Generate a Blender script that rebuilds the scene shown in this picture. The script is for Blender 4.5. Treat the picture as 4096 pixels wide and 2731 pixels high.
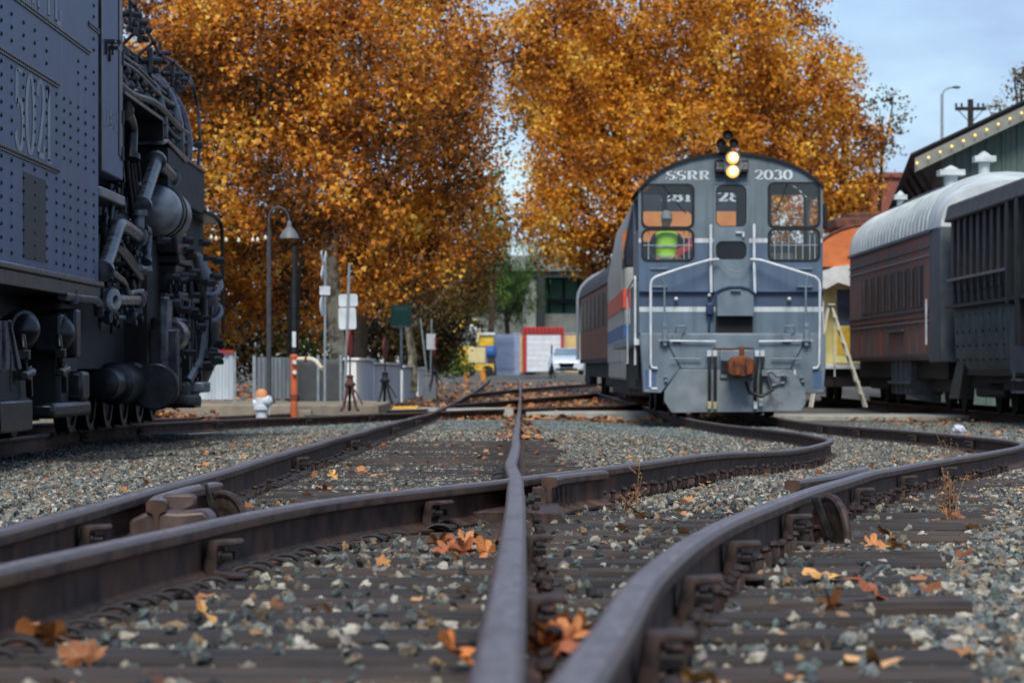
import bpy, bmesh, math, random
from mathutils import Vector, Matrix, noise
import numpy as np

for o in list(bpy.data.objects):
    bpy.data.objects.remove(o)
R = math.radians
SC = bpy.context.scene
COL = SC.collection

# ------------------------------------------------------------------ camera, world, sun, exposure
F, CX, YH, CZ = 12516.0, 2048.0, 1475.0, 0.8      # focal length and horizon in photo pixels, camera height
cd = bpy.data.cameras.new('camera')
cam = bpy.data.objects.new('camera', cd)
COL.objects.link(cam)
cam.location = (0, 0, CZ)
cam.rotation_euler = (R(90), 0, 0)
cd.sensor_width = 36
cd.lens = F / 4096 * 36
cd.shift_y = (YH - 1365.5) / 4096
cd.clip_start = 0.1
cd.clip_end = 3000
cd.dof.use_dof = True
cd.dof.focus_distance = 16.5
cd.dof.aperture_fstop = 7.0
SC.camera = cam

SUN_EL, SUN_AZ = 50.0, 181.0      # azimuth clockwise from +Y: behind the camera
w = bpy.data.worlds.new('World')
SC.world = w
w.use_nodes = True
nt = w.node_tree
nt.nodes.clear()
out = nt.nodes.new('ShaderNodeOutputWorld')
bg = nt.nodes.new('ShaderNodeBackground')
sky = nt.nodes.new('ShaderNodeTexSky')
sky.sky_type = 'NISHITA'
sky.sun_disc = False
sky.sun_elevation = R(SUN_EL)
sky.sun_rotation = R(SUN_AZ)
sky.air_density = 1.0
sky.dust_density = 0.2
sky.ozone_density = 3.0
tc = nt.nodes.new('ShaderNodeTexCoord')
mp = nt.nodes.new('ShaderNodeMapping')
mp.inputs['Scale'].default_value = (1.0, 1.0, 2.4)
n1 = nt.nodes.new('ShaderNodeTexNoise')
n1.inputs['Scale'].default_value = 11
n1.inputs['Detail'].default_value = 7
n1.inputs['Roughness'].default_value = 0.55
cr = nt.nodes.new('ShaderNodeValToRGB')
cr.color_ramp.elements[0].position = 0.40
cr.color_ramp.elements[0].color = (0.3, 0.3, 0.3, 1)
cr.color_ramp.elements[1].position = 0.62
cr.color_ramp.elements[1].color = (0.95, 0.95, 0.95, 1)
mx = nt.nodes.new('ShaderNodeMixRGB')
mx.inputs['Color2'].default_value = (3.1, 4.3, 6.4, 1)      # cloud veil, same units as the sky
lk = nt.links.new
lk(tc.outputs['Generated'], mp.inputs['Vector'])
lk(mp.outputs[0], n1.inputs['Vector'])
lk(n1.outputs['Fac'], cr.inputs['Fac'])
lk(cr.outputs['Color'], mx.inputs['Fac'])
lk(sky.outputs['Color'], mx.inputs['Color1'])
lk(mx.outputs['Color'], bg.inputs['Color'])
bg.inputs['Strength'].default_value = 0.10
lk(bg.outputs[0], out.inputs['Surface'])

sl = bpy.data.lights.new('sun', 'SUN')
sl.energy = 2.5
sl.angle = R(24)
sl.color = (1.0, 0.94, 0.84)
so = bpy.data.objects.new('sun', sl)
COL.objects.link(so)
az, el = R(SUN_AZ), R(SUN_EL)
d = Vector((math.sin(az) * math.cos(el), math.cos(az) * math.cos(el), math.sin(el)))
so.rotation_euler = d.to_track_quat('Z', 'Y').to_euler()
so.location = (20, -20, 40)
SC.render.engine = 'CYCLES'
SC.view_settings.view_transform = 'Standard'
SC.view_settings.look = 'None'
SC.view_settings.gamma = 1
SC.view_settings.use_curve_mapping = False
SC.view_settings.exposure = 0.45

rnd = random.Random(7)
def W(x, y, D):
    """photo pixel + distance along the view axis -> world point"""
    return Vector(((x - CX) * D / F, D, CZ + (YH - y) * D / F))

# ------------------------------------------------------------------ materials
MATS = {}
def lin(c):
    return tuple(((v / 255) / 12.92 if v / 255 <= 0.04045 else ((v / 255 + 0.055) / 1.055) ** 2.4) for v in c) + (1,)

def mat(name, c1, c2=None, scale=6.0, rough=0.6, metal=0.0, bump=0.0, bscale=None, c3=None, c3scale=1.5,
        stretch=(1, 1, 1), contrast=(0.35, 0.65), spec=0.5, c3range=(0.55, 0.75), coat=0.0, detail=5, rvar=0.12):
    """principled material: c1/c2 mixed by noise, c3 as large stains; colours are sRGB 0-255"""
    if name in MATS:
        return MATS[name]
    m = bpy.data.materials.new(name)
    m.use_nodes = True
    t = m.node_tree
    b = t.nodes['Principled BSDF']
    b.inputs['Roughness'].default_value = rough
    b.inputs['Metallic'].default_value = metal
    b.inputs['Specular IOR Level'].default_value = spec
    b.inputs['Coat Weight'].default_value = coat
    L = t.links.new
    c2 = c2 or c1
    co = t.nodes.new('ShaderNodeTexCoord')
    ma = t.nodes.new('ShaderNodeMapping')
    ma.inputs['Scale'].default_value = stretch
    L(co.outputs['Object'], ma.inputs['Vector'])
    nz = t.nodes.new('ShaderNodeTexNoise')
    nz.inputs['Scale'].default_value = scale
    nz.inputs['Detail'].default_value = detail
    L(ma.outputs[0], nz.inputs['Vector'])
    rp = t.nodes.new('ShaderNodeValToRGB')
    rp.color_ramp.elements[0].position = contrast[0]
    rp.color_ramp.elements[1].position = contrast[1]
    rp.color_ramp.elements[0].color = lin(c1)
    rp.color_ramp.elements[1].color = lin(c2)
    L(nz.outputs['Fac'], rp.inputs['Fac'])
    colr = rp.outputs['Color']
    if c3:
        n3 = t.nodes.new('ShaderNodeTexNoise')
        n3.inputs['Scale'].default_value = c3scale
        n3.inputs['Detail'].default_value = 6
        n3.inputs['Roughness'].default_value = 0.65
        L(ma.outputs[0], n3.inputs['Vector'])
        r3 = t.nodes.new('ShaderNodeMapRange')
        r3.inputs['From Min'].default_value = c3range[0]
        r3.inputs['From Max'].default_value = c3range[1]
        L(n3.outputs['Fac'], r3.inputs['Value'])
        mm = t.nodes.new('ShaderNodeMixRGB')
        mm.inputs['Color2'].default_value = lin(c3)
        L(r3.outputs[0], mm.inputs['Fac'])
        L(colr, mm.inputs['Color1'])
        colr = mm.outputs['Color']
    L(colr, b.inputs['Base Color'])
    rr = t.nodes.new('ShaderNodeMapRange')
    rr.inputs['To Min'].default_value = max(0.03, rough - rvar)
    rr.inputs['To Max'].default_value = min(1, rough + rvar)
    L(nz.outputs['Fac'], rr.inputs['Value'])
    L(rr.outputs[0], b.inputs['Roughness'])
    if bump:
        nb = t.nodes.new('ShaderNodeTexNoise')
        nb.inputs['Scale'].default_value = bscale or scale * 4
        nb.inputs['Detail'].default_value = 4
        L(ma.outputs[0], nb.inputs['Vector'])
        bp = t.nodes.new('ShaderNodeBump')
        bp.inputs['Strength'].default_value = 0.6
        bp.inputs['Distance'].default_value = bump
        L(nb.outputs['Fac'], bp.inputs['Height'])
        L(bp.outputs[0], b.inputs['Normal'])
    MATS[name] = m
    return m

def rand_mat(name, cols, rough=0.75, noise_scale=30, noise_amt=0.35, bump=0.003, trans=0.0, stain=None, pw=1.0):
    """colour per object / instance from a list of sRGB colours via Object Info random"""
    if name in MATS:
        return MATS[name]
    m = bpy.data.materials.new(name)
    m.use_nodes = True
    t = m.node_tree
    b = t.nodes['Principled BSDF']
    L = t.links.new
    b.inputs['Roughness'].default_value = rough
    oi = t.nodes.new('ShaderNodeObjectInfo')
    rp = t.nodes.new('ShaderNodeValToRGB')
    rp.color_ramp.interpolation = 'CONSTANT'
    e = rp.color_ramp.elements
    while len(e) < len(cols):
        e.new(0.5)
    for i, c in enumerate(cols):
        e[i].position = i / len(cols)
        e[i].color = lin(c)
    L(oi.outputs['Random'], rp.inputs['Fac'])
    co = t.nodes.new('ShaderNodeTexCoord')
    nz = t.nodes.new('ShaderNodeTexNoise')
    nz.inputs['Scale'].default_value = noise_scale
    L(co.outputs['Object'], nz.inputs['Vector'])
    mr = t.nodes.new('ShaderNodeMapRange')
    mr.inputs['From Min'].default_value = 0.3
    mr.inputs['From Max'].default_value = 0.7
    mr.inputs['To Min'].default_value = 1 - noise_amt
    mr.inputs['To Max'].default_value = 1 + noise_amt
    L(nz.outputs['Fac'], mr.inputs['Value'])
    mu = t.nodes.new('ShaderNodeVectorMath')
    mu.operation = 'SCALE'
    L(rp.outputs['Color'], mu.inputs[0])
    L(mr.outputs[0], mu.inputs['Scale'])
    colr = mu.outputs[0]
    L(colr, b.inputs['Base Color'])
    if bump:
        bp = t.nodes.new('ShaderNodeBump')
        bp.inputs['Distance'].default_value = bump
        L(nz.outputs['Fac'], bp.inputs['Height'])
        L(bp.outputs[0], b.inputs['Normal'])
    MATS[name] = m
    return m

def leaf_mat(name, cols, rough=0.6, transl=0.35, noise_scale=0.35):
    """foliage: per-leaf random colour (vertex attribute 'lr') shifted by a large noise so that clumps differ"""
    if name in MATS:
        return MATS[name]
    m = bpy.data.materials.new(name)
    m.use_nodes = True
    t = m.node_tree
    t.nodes.clear()
    L = t.links.new
    o = t.nodes.new('ShaderNodeOutputMaterial')
    at = t.nodes.new('ShaderNodeAttribute')
    at.attribute_name = 'lr'
    co = t.nodes.new('ShaderNodeTexCoord')
    nz = t.nodes.new('ShaderNodeTexNoise')
    nz.inputs['Scale'].default_value = noise_scale
    nz.inputs['Detail'].default_value = 3
    L(co.outputs['Object'], nz.inputs['Vector'])
    ms = t.nodes.new('ShaderNodeMapRange')
    ms.inputs['From Min'].default_value = 0.3
    ms.inputs['From Max'].default_value = 0.7
    ms.inputs['To Min'].default_value = -0.56
    ms.inputs['To Max'].default_value = 0.5
    L(nz.outputs['Fac'], ms.inputs['Value'])
    ad = t.nodes.new('ShaderNodeMath')
    ad.operation = 'ADD'
    L(at.outputs['Fac'], ad.inputs[0])
    L(ms.outputs[0], ad.inputs[1])
    rp = t.nodes.new('ShaderNodeValToRGB')
    e = rp.color_ramp.elements
    while len(e) < len(cols):
        e.new(0.5)
    for i, c in enumerate(cols):
        e[i].position = i / (len(cols) - 1)
        e[i].color = lin(c)
    L(ad.outputs[0], rp.inputs['Fac'])
    p = t.nodes.new('ShaderNodeBsdfPrincipled')
    p.inputs['Roughness'].default_value = rough
    p.inputs['Specular IOR Level'].default_value = 0.3
    tr = t.nodes.new('ShaderNodeBsdfTranslucent')
    L(rp.outputs[0], p.inputs['Base Color'])
    L(rp.outputs[0], tr.inputs['Color'])
    mxs = t.nodes.new('ShaderNodeMixShader')
    mxs.inputs[0].default_value = transl
    L(p.outputs[0], mxs.inputs[1])
    L(tr.outputs[0], mxs.inputs[2])
    L(mxs.outputs[0], o.inputs['Surface'])
    MATS[name] = m
    return m

def glass_mat(name, tint=(60, 70, 75), opacity=0.35):
    """thin pane: mostly see-through, mirror-like at grazing angles"""
    if name in MATS:
        return MATS[name]
    m = bpy.data.materials.new(name)
    m.use_nodes = True
    t = m.node_tree
    t.nodes.clear()
    L = t.links.new
    o = t.nodes.new('ShaderNodeOutputMaterial')
    tp = t.nodes.new('ShaderNodeBsdfTransparent')
    tp.inputs[0].default_value = (0.93, 0.95, 0.95, 1)
    df = t.nodes.new('ShaderNodeBsdfDiffuse')
    df.inputs[0].default_value = lin(tint)
    gl = t.nodes.new('ShaderNodeBsdfGlossy')
    gl.inputs['Roughness'].default_value = 0.05
    lw = t.nodes.new('ShaderNodeLayerWeight')
    lw.inputs['Blend'].default_value = .5
    pw_ = t.nodes.new('ShaderNodeMath')
    pw_.operation = 'POWER'
    pw_.inputs[1].default_value = 4
    L(lw.outputs['Facing'], pw_.inputs[0])
    fr = t.nodes.new('ShaderNodeMath')
    fr.operation = 'ADD'
    fr.inputs[1].default_value = .04
    L(pw_.outputs[0], fr.inputs[0])
    m1 = t.nodes.new('ShaderNodeMixShader')
    m1.inputs[0].default_value = opacity
    L(tp.outputs[0], m1.inputs[1])
    L(df.outputs[0], m1.inputs[2])
    m2 = t.nodes.new('ShaderNodeMixShader')
    L(fr.outputs[0], m2.inputs[0])
    L(m1.outputs[0], m2.inputs[1])
    L(gl.outputs[0], m2.inputs[2])
    L(m2.outputs[0], o.inputs['Surface'])
    MATS[name] = m
    return m

def emit_mat(name, c, s):
    if name in MATS:
        return MATS[name]
    m = bpy.data.materials.new(name)
    m.use_nodes = True
    b = m.node_tree.nodes['Principled BSDF']
    b.inputs['Base Color'].default_value = lin(c)
    b.inputs['Emission Color'].default_value = lin(c)
    b.inputs['Emission Strength'].default_value = s
    MATS[name] = m
    return m

# ------------------------------------------------------------------ mesh builder
def rounded(x0, z0, x1, z1, r, n=4):
    p = []
    for cx, cz, a0 in ((x1 - r, z1 - r, 0), (x0 + r, z1 - r, 90), (x0 + r, z0 + r, 180), (x1 - r, z0 + r, 270)):
        for i in range(n + 1):
            a = R(a0 + 90 * i / n)
            p.append((cx + r * math.cos(a), cz + r * math.sin(a)))
    return p

class MB:
    def __init__(s):
        s.v, s.f = [], []
    def add(s, vs, fs):
        o = len(s.v)
        s.v += [tuple(v) for v in vs]
        s.f += [tuple(i + o for i in f) for f in fs]
        return s
    def box(s, c, d, rot=None):
        hx, hy, hz = d[0] / 2, d[1] / 2, d[2] / 2
        vs = [Vector((x, y, z)) for x in (-hx, hx) for y in (-hy, hy) for z in (-hz, hz)]
        if rot is not None:
            vs = [rot @ v for v in vs]
        c = Vector(c)
        return s.add([v + c for v in vs], [(0, 1, 3, 2), (4, 6, 7, 5), (0, 4, 5, 1), (2, 3, 7, 6), (0, 2, 6, 4), (1, 5, 7, 3)])
    def bb(s, x0, x1, y0, y1, z0, z1):
        return s.box(((x0 + x1) / 2, (y0 + y1) / 2, (z0 + z1) / 2), (abs(x1 - x0), abs(y1 - y0), abs(z1 - z0)))
    def cyl(s, p0, p1, r0, r1=None, n=14, caps=True):
        r1 = r0 if r1 is None else r1
        p0, p1 = Vector(p0), Vector(p1)
        ax = (p1 - p0).normalized()
        u = ax.orthogonal().normalized()
        w_ = ax.cross(u)
        vs = []
        for p, r in ((p0, r0), (p1, r1)):
            for i in range(n):
                a = 2 * math.pi * i / n
                vs.append(p + (u * math.cos(a) + w_ * math.sin(a)) * r)
        fs = [(i, (i + 1) % n, n + (i + 1) % n, n + i) for i in range(n)]
        if caps:
            fs += [tuple(range(n))[::-1], tuple(range(n, 2 * n))]
        return s.add(vs, fs)
    def lathe(s, p, ax, prof, n=20):
        """prof: list of (distance along axis, radius)"""
        p, ax = Vector(p), Vector(ax).normalized()
        u = ax.orthogonal().normalized()
        w_ = ax.cross(u)
        vs, fs = [], []
        for t, r in prof:
            for i in range(n):
                a = 2 * math.pi * i / n
                vs.append(p + ax * t + (u * math.cos(a) + w_ * math.sin(a)) * max(r, 1e-4))
        m = len(prof)
        for k in range(m - 1):
            for i in range(n):
                fs.append((k * n + i, k * n + (i + 1) % n, (k + 1) * n + (i + 1) % n, (k + 1) * n + i))
        fs += [tuple(range(n))[::-1], tuple(range((m - 1) * n, m * n))]
        return s.add(vs, fs)
    def tube(s, pts, r, n=8, caps=True, rfun=None):
        pts = [Vector(p) for p in pts]
        m = len(pts)
        vs, fs = [], []
        t0 = (pts[1] - pts[0]).normalized()
        u = t0.orthogonal().normalized()
        for k in range(m):
            t = (pts[min(k + 1, m - 1)] - pts[max(k - 1, 0)]).normalized()
            u = (u - t * u.dot(t)).normalized()
            w_ = t.cross(u)
            rr = r if rfun is None else r * rfun(k / (m - 1))
            for i in range(n):
                a = 2 * math.pi * i / n
                vs.append(pts[k] + (u * math.cos(a) + w_ * math.sin(a)) * rr)
        for k in range(m - 1):
            for i in range(n):
                fs.append((k * n + i, k * n + (i + 1) % n, (k + 1) * n + (i + 1) % n, (k + 1) * n + i))
        if caps:
            fs += [tuple(range(n))[::-1], tuple(range((m - 1) * n, m * n))]
        return s.add(vs, fs)
    def prism(s, poly, y0, y1, fn=None):
        """poly in (x, z), extruded from y0 to y1; fn maps (x, y, z) -> point"""
        fn = fn or (lambda x, y, z: (x, y, z))
        n = len(poly)
        vs = [fn(x, y0, z) for x, z in poly] + [fn(x, y1, z) for x, z in poly]
        fs = [(i, (i + 1) % n, n + (i + 1) % n, n + i) for i in range(n)]
        fs += [tuple(range(n))[::-1], tuple(range(n, 2 * n))]
        return s.add(vs, fs)
    def sphere(s, c, r, n=12, sc=(1, 1, 1)):
        c = Vector(c)
        vs, fs = [], []
        m = n // 2 + 1
        for k in range(m + 1):
            th = math.pi * k / m
            for i in range(n):
                a = 2 * math.pi * i / n
                vs.append(c + Vector((math.sin(th) * math.cos(a) * sc[0], math.sin(th) * math.sin(a) * sc[1], math.cos(th) * sc[2])) * r)
        for k in range(m):
            for i in range(n):
                fs.append((k * n + i, (k + 1) * n + i, (k + 1) * n + (i + 1) % n, k * n + (i + 1) % n))
        return s.add(vs, fs)
    def plate(s, outer, holes, y0, y1):
        """plate in the x-z plane with holes, thickness from y0 (front) to y1"""
        bm = bmesh.new()
        for loop in [outer] + list(holes):
            vs = [bm.verts.new((x, y0, z)) for x, z in loop]
            for i in range(len(vs)):
                bm.edges.new((vs[i], vs[(i + 1) % len(vs)]))
        bmesh.ops.triangle_fill(bm, edges=bm.edges[:], use_beauty=True, normal=(0, -1, 0))
        bm.verts.index_update()
        bm.verts.ensure_lookup_table()
        vs = [v.co.copy() for v in bm.verts]
        fs = [[v.index for v in f.verts] for f in bm.faces]
        n = len(vs)
        side = [(e.verts[0].index, e.verts[1].index, e.verts[1].index + n, e.verts[0].index + n) for e in bm.edges if len(e.link_faces) == 1]
        bm.free()
        return s.add(vs + [Vector((v.x, y1, v.z)) for v in vs], fs + [[i + n for i in f][::-1] for f in fs] + side)
    def build(s, name, m, parent=None, smooth=True, bevel=0.0, loc=None, angle=35, seg=2, recalc=True):
        me = bpy.data.meshes.new(name)
        me.from_pydata(s.v, [], s.f)
        if recalc:
            bm = bmesh.new()
            bm.from_mesh(me)
            bmesh.ops.recalc_face_normals(bm, faces=bm.faces[:])
            bm.to_mesh(me)
            bm.free()
        if m:
            me.materials.append(m)
        o = bpy.data.objects.new(name, me)
        COL.objects.link(o)
        if smooth:
            me.shade_smooth()
            me.set_sharp_from_angle(angle=R(angle))
        if parent:
            o.parent = parent
        if loc:
            o.location = loc
        if bevel:
            bv = o.modifiers.new('bevel', 'BEVEL')
            bv.width = bevel
            bv.segments = seg
            bv.limit_method = 'ANGLE'
            bv.angle_limit = R(40)
        return o

def empty(name, loc=(0, 0, 0), rz=0.0):
    o = bpy.data.objects.new(name, None)
    COL.objects.link(o)
    o.location = loc
    o.rotation_euler = (0, 0, rz)
    o.empty_display_size = 0.2
    return o
def tag(o, label, cat, group=None):
    o['label'] = label
    o['category'] = cat
    if group:
        o['group'] = group
    return o
def kind(o, k, label=None):
    o['kind'] = k
    if label:
        o['label'] = label
    return o
def thing(name, label, cat, loc=(0, 0, 0), rz=0.0, group=None):
    return tag(empty(name, loc, rz), label, cat, group)
def link_copy(src, parent, loc=None, rot=None, scale=None):
    c = src.copy()
    COL.objects.link(c)
    c.parent = parent
    if loc is not None:
        c.location = loc
    if rot is not None:
        c.rotation_euler = rot
    if scale is not None:
        c.scale = scale
    return c
def spline(pts, n):
    """Catmull-Rom through points (any dimension), n samples per span"""
    P = np.array(pts, float)
    P = np.vstack([2 * P[0] - P[1], P, 2 * P[-1] - P[-2]])
    o = []
    for i in range(1, len(P) - 2):
        p0, p1, p2, p3 = P[i - 1], P[i], P[i + 1], P[i + 2]
        for k in range(n):
            t = k / n
            o.append(0.5 * ((2 * p1) + (-p0 + p2) * t + (2 * p0 - 5 * p1 + 4 * p2 - p3) * t * t + (-p0 + 3 * p1 - 3 * p2 + p3) * t ** 3))
    o.append(P[-2])
    return np.array(o)
def sm(a, b, x):
    t = min(1, max(0, (x - a) / (b - a)))
    return t * t * (3 - 2 * t)

# stroke lettering: glyphs as centre-line strokes in a 0..w x 0..1 box, thick uprights and thin curves
def arc(cx, cz, rx, rz, a0, a1, n=14):
    return [(cx + rx * math.cos(R(a0 + (a1 - a0) * i / n)), cz + rz * math.sin(R(a0 + (a1 - a0) * i / n))) for i in range(n + 1)]
GL = {
    '0': (0.62, [arc(.31, .5, .25, .47, 90, 450, 28)]),
    '1': (0.40, [[(.2, .02), (.2, .98)], [(.05, .8), (.2, .98)], [(.05, .02), (.35, .02)]]),
    '2': (0.60, [arc(.3, .74, .22, .24, 170, -40, 14) + [(.3, .3), (.1, .06)], [(.08, .05), (.52, .05), (.55, .2)]]),
    '3': (0.60, [arc(.28, .75, .2, .23, 160, -90, 14), arc(.28, .27, .23, .25, 90, -160, 14)]),
    '5': (0.60, [[(.12, .96), (.5, .96)], [(.12, .96), (.1, .55)], arc(.28, .31, .24, .29, 130, -160, 18)]),
    '8': (0.60, [arc(.3, .74, .19, .23, 0, 360, 20), arc(.3, .27, .23, .25, 0, 360, 20)]),
    'S': (0.60, [arc(.3, .74, .2, .23, 20, 270, 16)[:] + arc(.3, .27, .22, .24, 90, -160, 16), [(.5, .98), (.5, .76)], [(.09, .02), (.09, .26)]]),
    'R': (0.70, [[(.16, .02), (.16, .98)], [(.04, .98), (.36, .98)], arc(.36, .75, .2, .23, 90, -90, 12), [(.36, .52), (.16, .52)], [(.36, .52), (.58, .02)], [(.04, .02), (.28, .02)], [(.5, .02), (.7, .02)]]),
    'A': (0.70, [[(.1, .02), (.34, .98), (.6, .02)], [(.2, .35), (.5, .35)], [(0, .02), (.2, .02)], [(.48, .02), (.7, .02)]]),
    'T': (0.62, [[(.31, .02), (.31, .98)], [(.05, .75), (.05, .97), (.57, .97), (.57, .75)], [(.2, .02), (.42, .02)]]),
    'F': (0.58, [[(.16, .02), (.16, .98)], [(.04, .97), (.54, .97), (.54, .75)], [(.16, .5), (.4, .5)], [(.04, .02), (.3, .02)]]),
    'E': (0.60, [[(.16, .02), (.16, .98)], [(.04, .97), (.54, .97), (.54, .78)], [(.16, .5), (.42, .5)], [(.04, .03), (.55, .03), (.55, .22)]]),
    'N': (0.74, [[(.12, .02), (.12, .98), (.6, .02), (.6, .98)], [(0, .02), (.24, .02)], [(.48, .98), (.72, .98)]]),
    '&': (0.70, [[(.62, .02), (.2, .68)] + arc(.32, .8, .13, .17, 200, -60, 12) + [(.2, .45)] + arc(.28, .24, .2, .22, 120, 340, 12) + [(.62, .5)]]),
    '.': (0.24, [[(.1, .0), (.1, .12)]]),
    ' ': (0.4, []),
}
def lettering(text, height, wmax=0.14, wmin=0.05, sx=1.0, gap=0.1):
    """returns MB of flat letters lying in x-z plane, y=0 (front), thickness 4 mm, origin at the left baseline, plus width"""
    mb = MB()
    x0 = 0.0
    for ch in text:
        wd, strokes = GL[ch]
        for st in strokes:
            pts = [Vector(((x0 + p[0]) * height * sx, p[1] * height)) for p in st]
            m = len(pts)
            vs = []
            closed = (pts[0] - pts[-1]).length < 1e-4
            for k in range(m):
                a = pts[(k - 1) % (m - 1)] if closed else pts[max(k - 1, 0)]
                b = pts[(k + 1) % (m - 1)] if closed else pts[min(k + 1, m - 1)]
                t = (b - a).normalized()
                wd_ = (wmin + (wmax - wmin) * abs(t.y) ** 1.3) * height
                nrm = Vector((-t.y, t.x))
                for sgn in (-1, 1):
                    p = pts[k] + nrm * sgn * wd_ / 2
                    vs += [(p.x, 0, p.y)]
            fs = [(2 * k, 2 * k + 1, 2 * k + 3, 2 * k + 2) for k in range(m - 1)]
            mb.add(vs, fs)
        x0 += wd + gap
    return mb, (x0 - gap) * height * sx
# ------------------------------------------------------------------ rails: photo pixel (of the head's top) + distance
def from_px(l):
    return [tuple(W(x, y, D)) for x, y, D in l]
def zc(D):
    return float(np.interp(D, [0, 3.5, 8.7, 15.6, 25, 40, 51, 75, 100, 120, 150, 184, 260], [.45, .43, .36, .31, .245, .15, .07, .04, .05, .12, .30, .47, .7]))
def zl(D):
    return float(np.interp(D, [0, 3.5, 8.7, 15.6, 20, 26, 32, 45, 51, 75, 100, 120, 150, 184, 260], [.45, .43, .36, .28, .21, .14, .08, .0, .0, .0, .03, .12, .30, .47, .7]))
def zmix(X, D):
    t = sm(1.4, 3.0, abs(X + .7))
    return zc(D) * (1 - t) + zl(D) * t
GA = 1.44
r0 = [(-.03, 1.6), (-.02, 3.7), (-.005, 6.5), (.01, 10.4), (.012, 13.3), (.0, 15.5), (.004, 18), (.025, 22), (.03, 27), (.06, 34), (.08, 42.5), (.14, 58), (.27, 101), (.33, 136), (.3, 160)]
l2 = [(-1.43, 1.6), (-1.42, 4), (-1.40, 8.3), (-1.40, 11.3), (-1.40, 15.2), (-1.43, 22.3), (-1.42, 30.8), (-1.40, 40), (-1.38, 48), (-1.33, 60), (-1.25, 111), (-1.13, 136), (-1.15, 160)]
ra = [(-1.42, 1.5), (-1.22, 4.0), (-1.07, 6.5), (-.87, 9.25), (-.59, 11.24), (-.08, 13.2), (.15, 14.34), (.77, 17.14), (1.6, 22), (2.55, 27), (3.12, 30.8), (3.33, 33.5), (3.36, 38), (3.12, 44), (2.88, 50), (2.85, 55), (2.85, 70), (2.75, 100)]
r1 = [(-.12, 1.5), (.06, 3.6), (.15, 4.7), (.27, 6.2), (.48, 8.1), (.71, 9.65), (1.32, 13.06), (2.42, 18.84), (3.8, 24.6), (4.62, 28.3), (4.98, 31.2), (5.02, 35), (4.85, 40), (4.52, 46), (4.36, 52), (4.35, 70), (4.25, 100)]
st = [(-4.75, 14), (-4.7, 22), (-4.74, 29), (-5.0, 36), (-4.85, 42), (-4.1, 47.5), (-2.9, 52), (-1.38, 57), (.14, 61.5), (2.2, 67), (6.0, 75)]
st2 = [(-6.25, 14), (-6.2, 22), (-6.24, 29), (-6.45, 36), (-6.2, 43.2), (-5.2, 49.5), (-3.75, 54.6), (-2.2, 59), (-.7, 63.5)]
bk = [(-1.3, 66), (.15, 78), (3.2, 103), (5.5, 116)]
bk2 = [(-1.25, 96), (.27, 112), (2.6, 128), (7, 145)]
RAILS = {}
def rail3d(name, plan, zf, wav=0.0, seed=1):
    pts = spline(plan, 10)
    L = []
    for X, D in pts:
        z = zf(X, D)
        if wav:
            X += wav * noise.noise((D * .33, seed, 0)) * sm(8, 16, D)
            z += wav * .7 * noise.noise((D * .42, seed + 9, 0)) * sm(6, 14, D)
        L.append((X, D, z))
    RAILS[name] = np.array(L)
zst = lambda X, D: float(np.interp(D, [14, 29, 38, 45, 50, 57, 75], [.17, .155, .09, .06, .03, .03, .02]))
rail3d('centre_right', r0, zmix, .014, 3)
rail3d('centre_left', l2, zmix, .012, 5)
rail3d('curve_left', ra, zmix, .006, 7)
rail3d('curve_right', r1, zmix, .006, 11)
rail3d('steam_near', st, zst, .01, 13)
rail3d('steam_far', st2, zst, .01, 17)
rail3d('branch', bk, zmix)
rail3d('branch_far', bk2, zmix)
# right-hand track under the parked cars
rail3d('siding_left', [(9.0, 38), (9.0, 60), (8.9, 90)], zmix)
rail3d('siding_right', [(10.44, 38), (10.44, 60), (10.3, 90)], zmix)

ALLR = np.vstack(list(RAILS.values()))
def ground_z(X, D):
    """ground follows the rails, 0.2 m below their heads"""
    d2 = ((ALLR[:, 0] - X) ** 2 * 1.5 + (ALLR[:, 1] - D) ** 2) + 0.05
    wt = 1 / d2 ** 1.6
    z = float((wt * ALLR[:, 2]).sum() / wt.sum())
    return z - 0.205

# ground sheet out to the horizon
gd = [-30, -12, -5, 0] + list(np.arange(1, 24, .33)) + list(np.arange(24, 64, .8)) + list(np.arange(64, 130, 3.0)) + [132, 138, 145, 155, 170, 190, 220, 260, 320, 420, 600, 900, 1400]
GV, GF = [], []
gx = [-900, -300, -120, -60, -35, -22, -16, -12] + list(np.arange(-10, 12.01, .4)) + [13, 15, 18, 24, 35, 60, 120, 300, 900]
for D in gd:
    for X in gx:
        Dc = min(max(D, 1.6), 150)
        Xc = min(max(X, -8), 12)
        z = ground_z(Xc, Dc)
        if D > 150:
            z += min(D - 150, 50) * .004
        z += .012 * noise.noise((X * 1.3, D * .9, 2.0))
        GV.append((X, D, z))
nx = len(gx)
for i in range(len(gd) - 1):
    for j in range(nx - 1):
        GF.append((i * nx + j, i * nx + j + 1, (i + 1) * nx + j + 1, (i + 1) * nx + j))
gm = mat('gravel_ground', (52, 54, 54), (118, 116, 108), scale=34, rough=.9, bump=.012, bscale=45, c3=(96, 74, 52), c3scale=.35, c3range=(.5, .7))
g_ = MB()
g_.add(GV, GF)
ground = g_.build('ground', gm, recalc=False)
kind(ground, 'structure', 'grey gravel yard ground strewn with fallen leaves')

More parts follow.
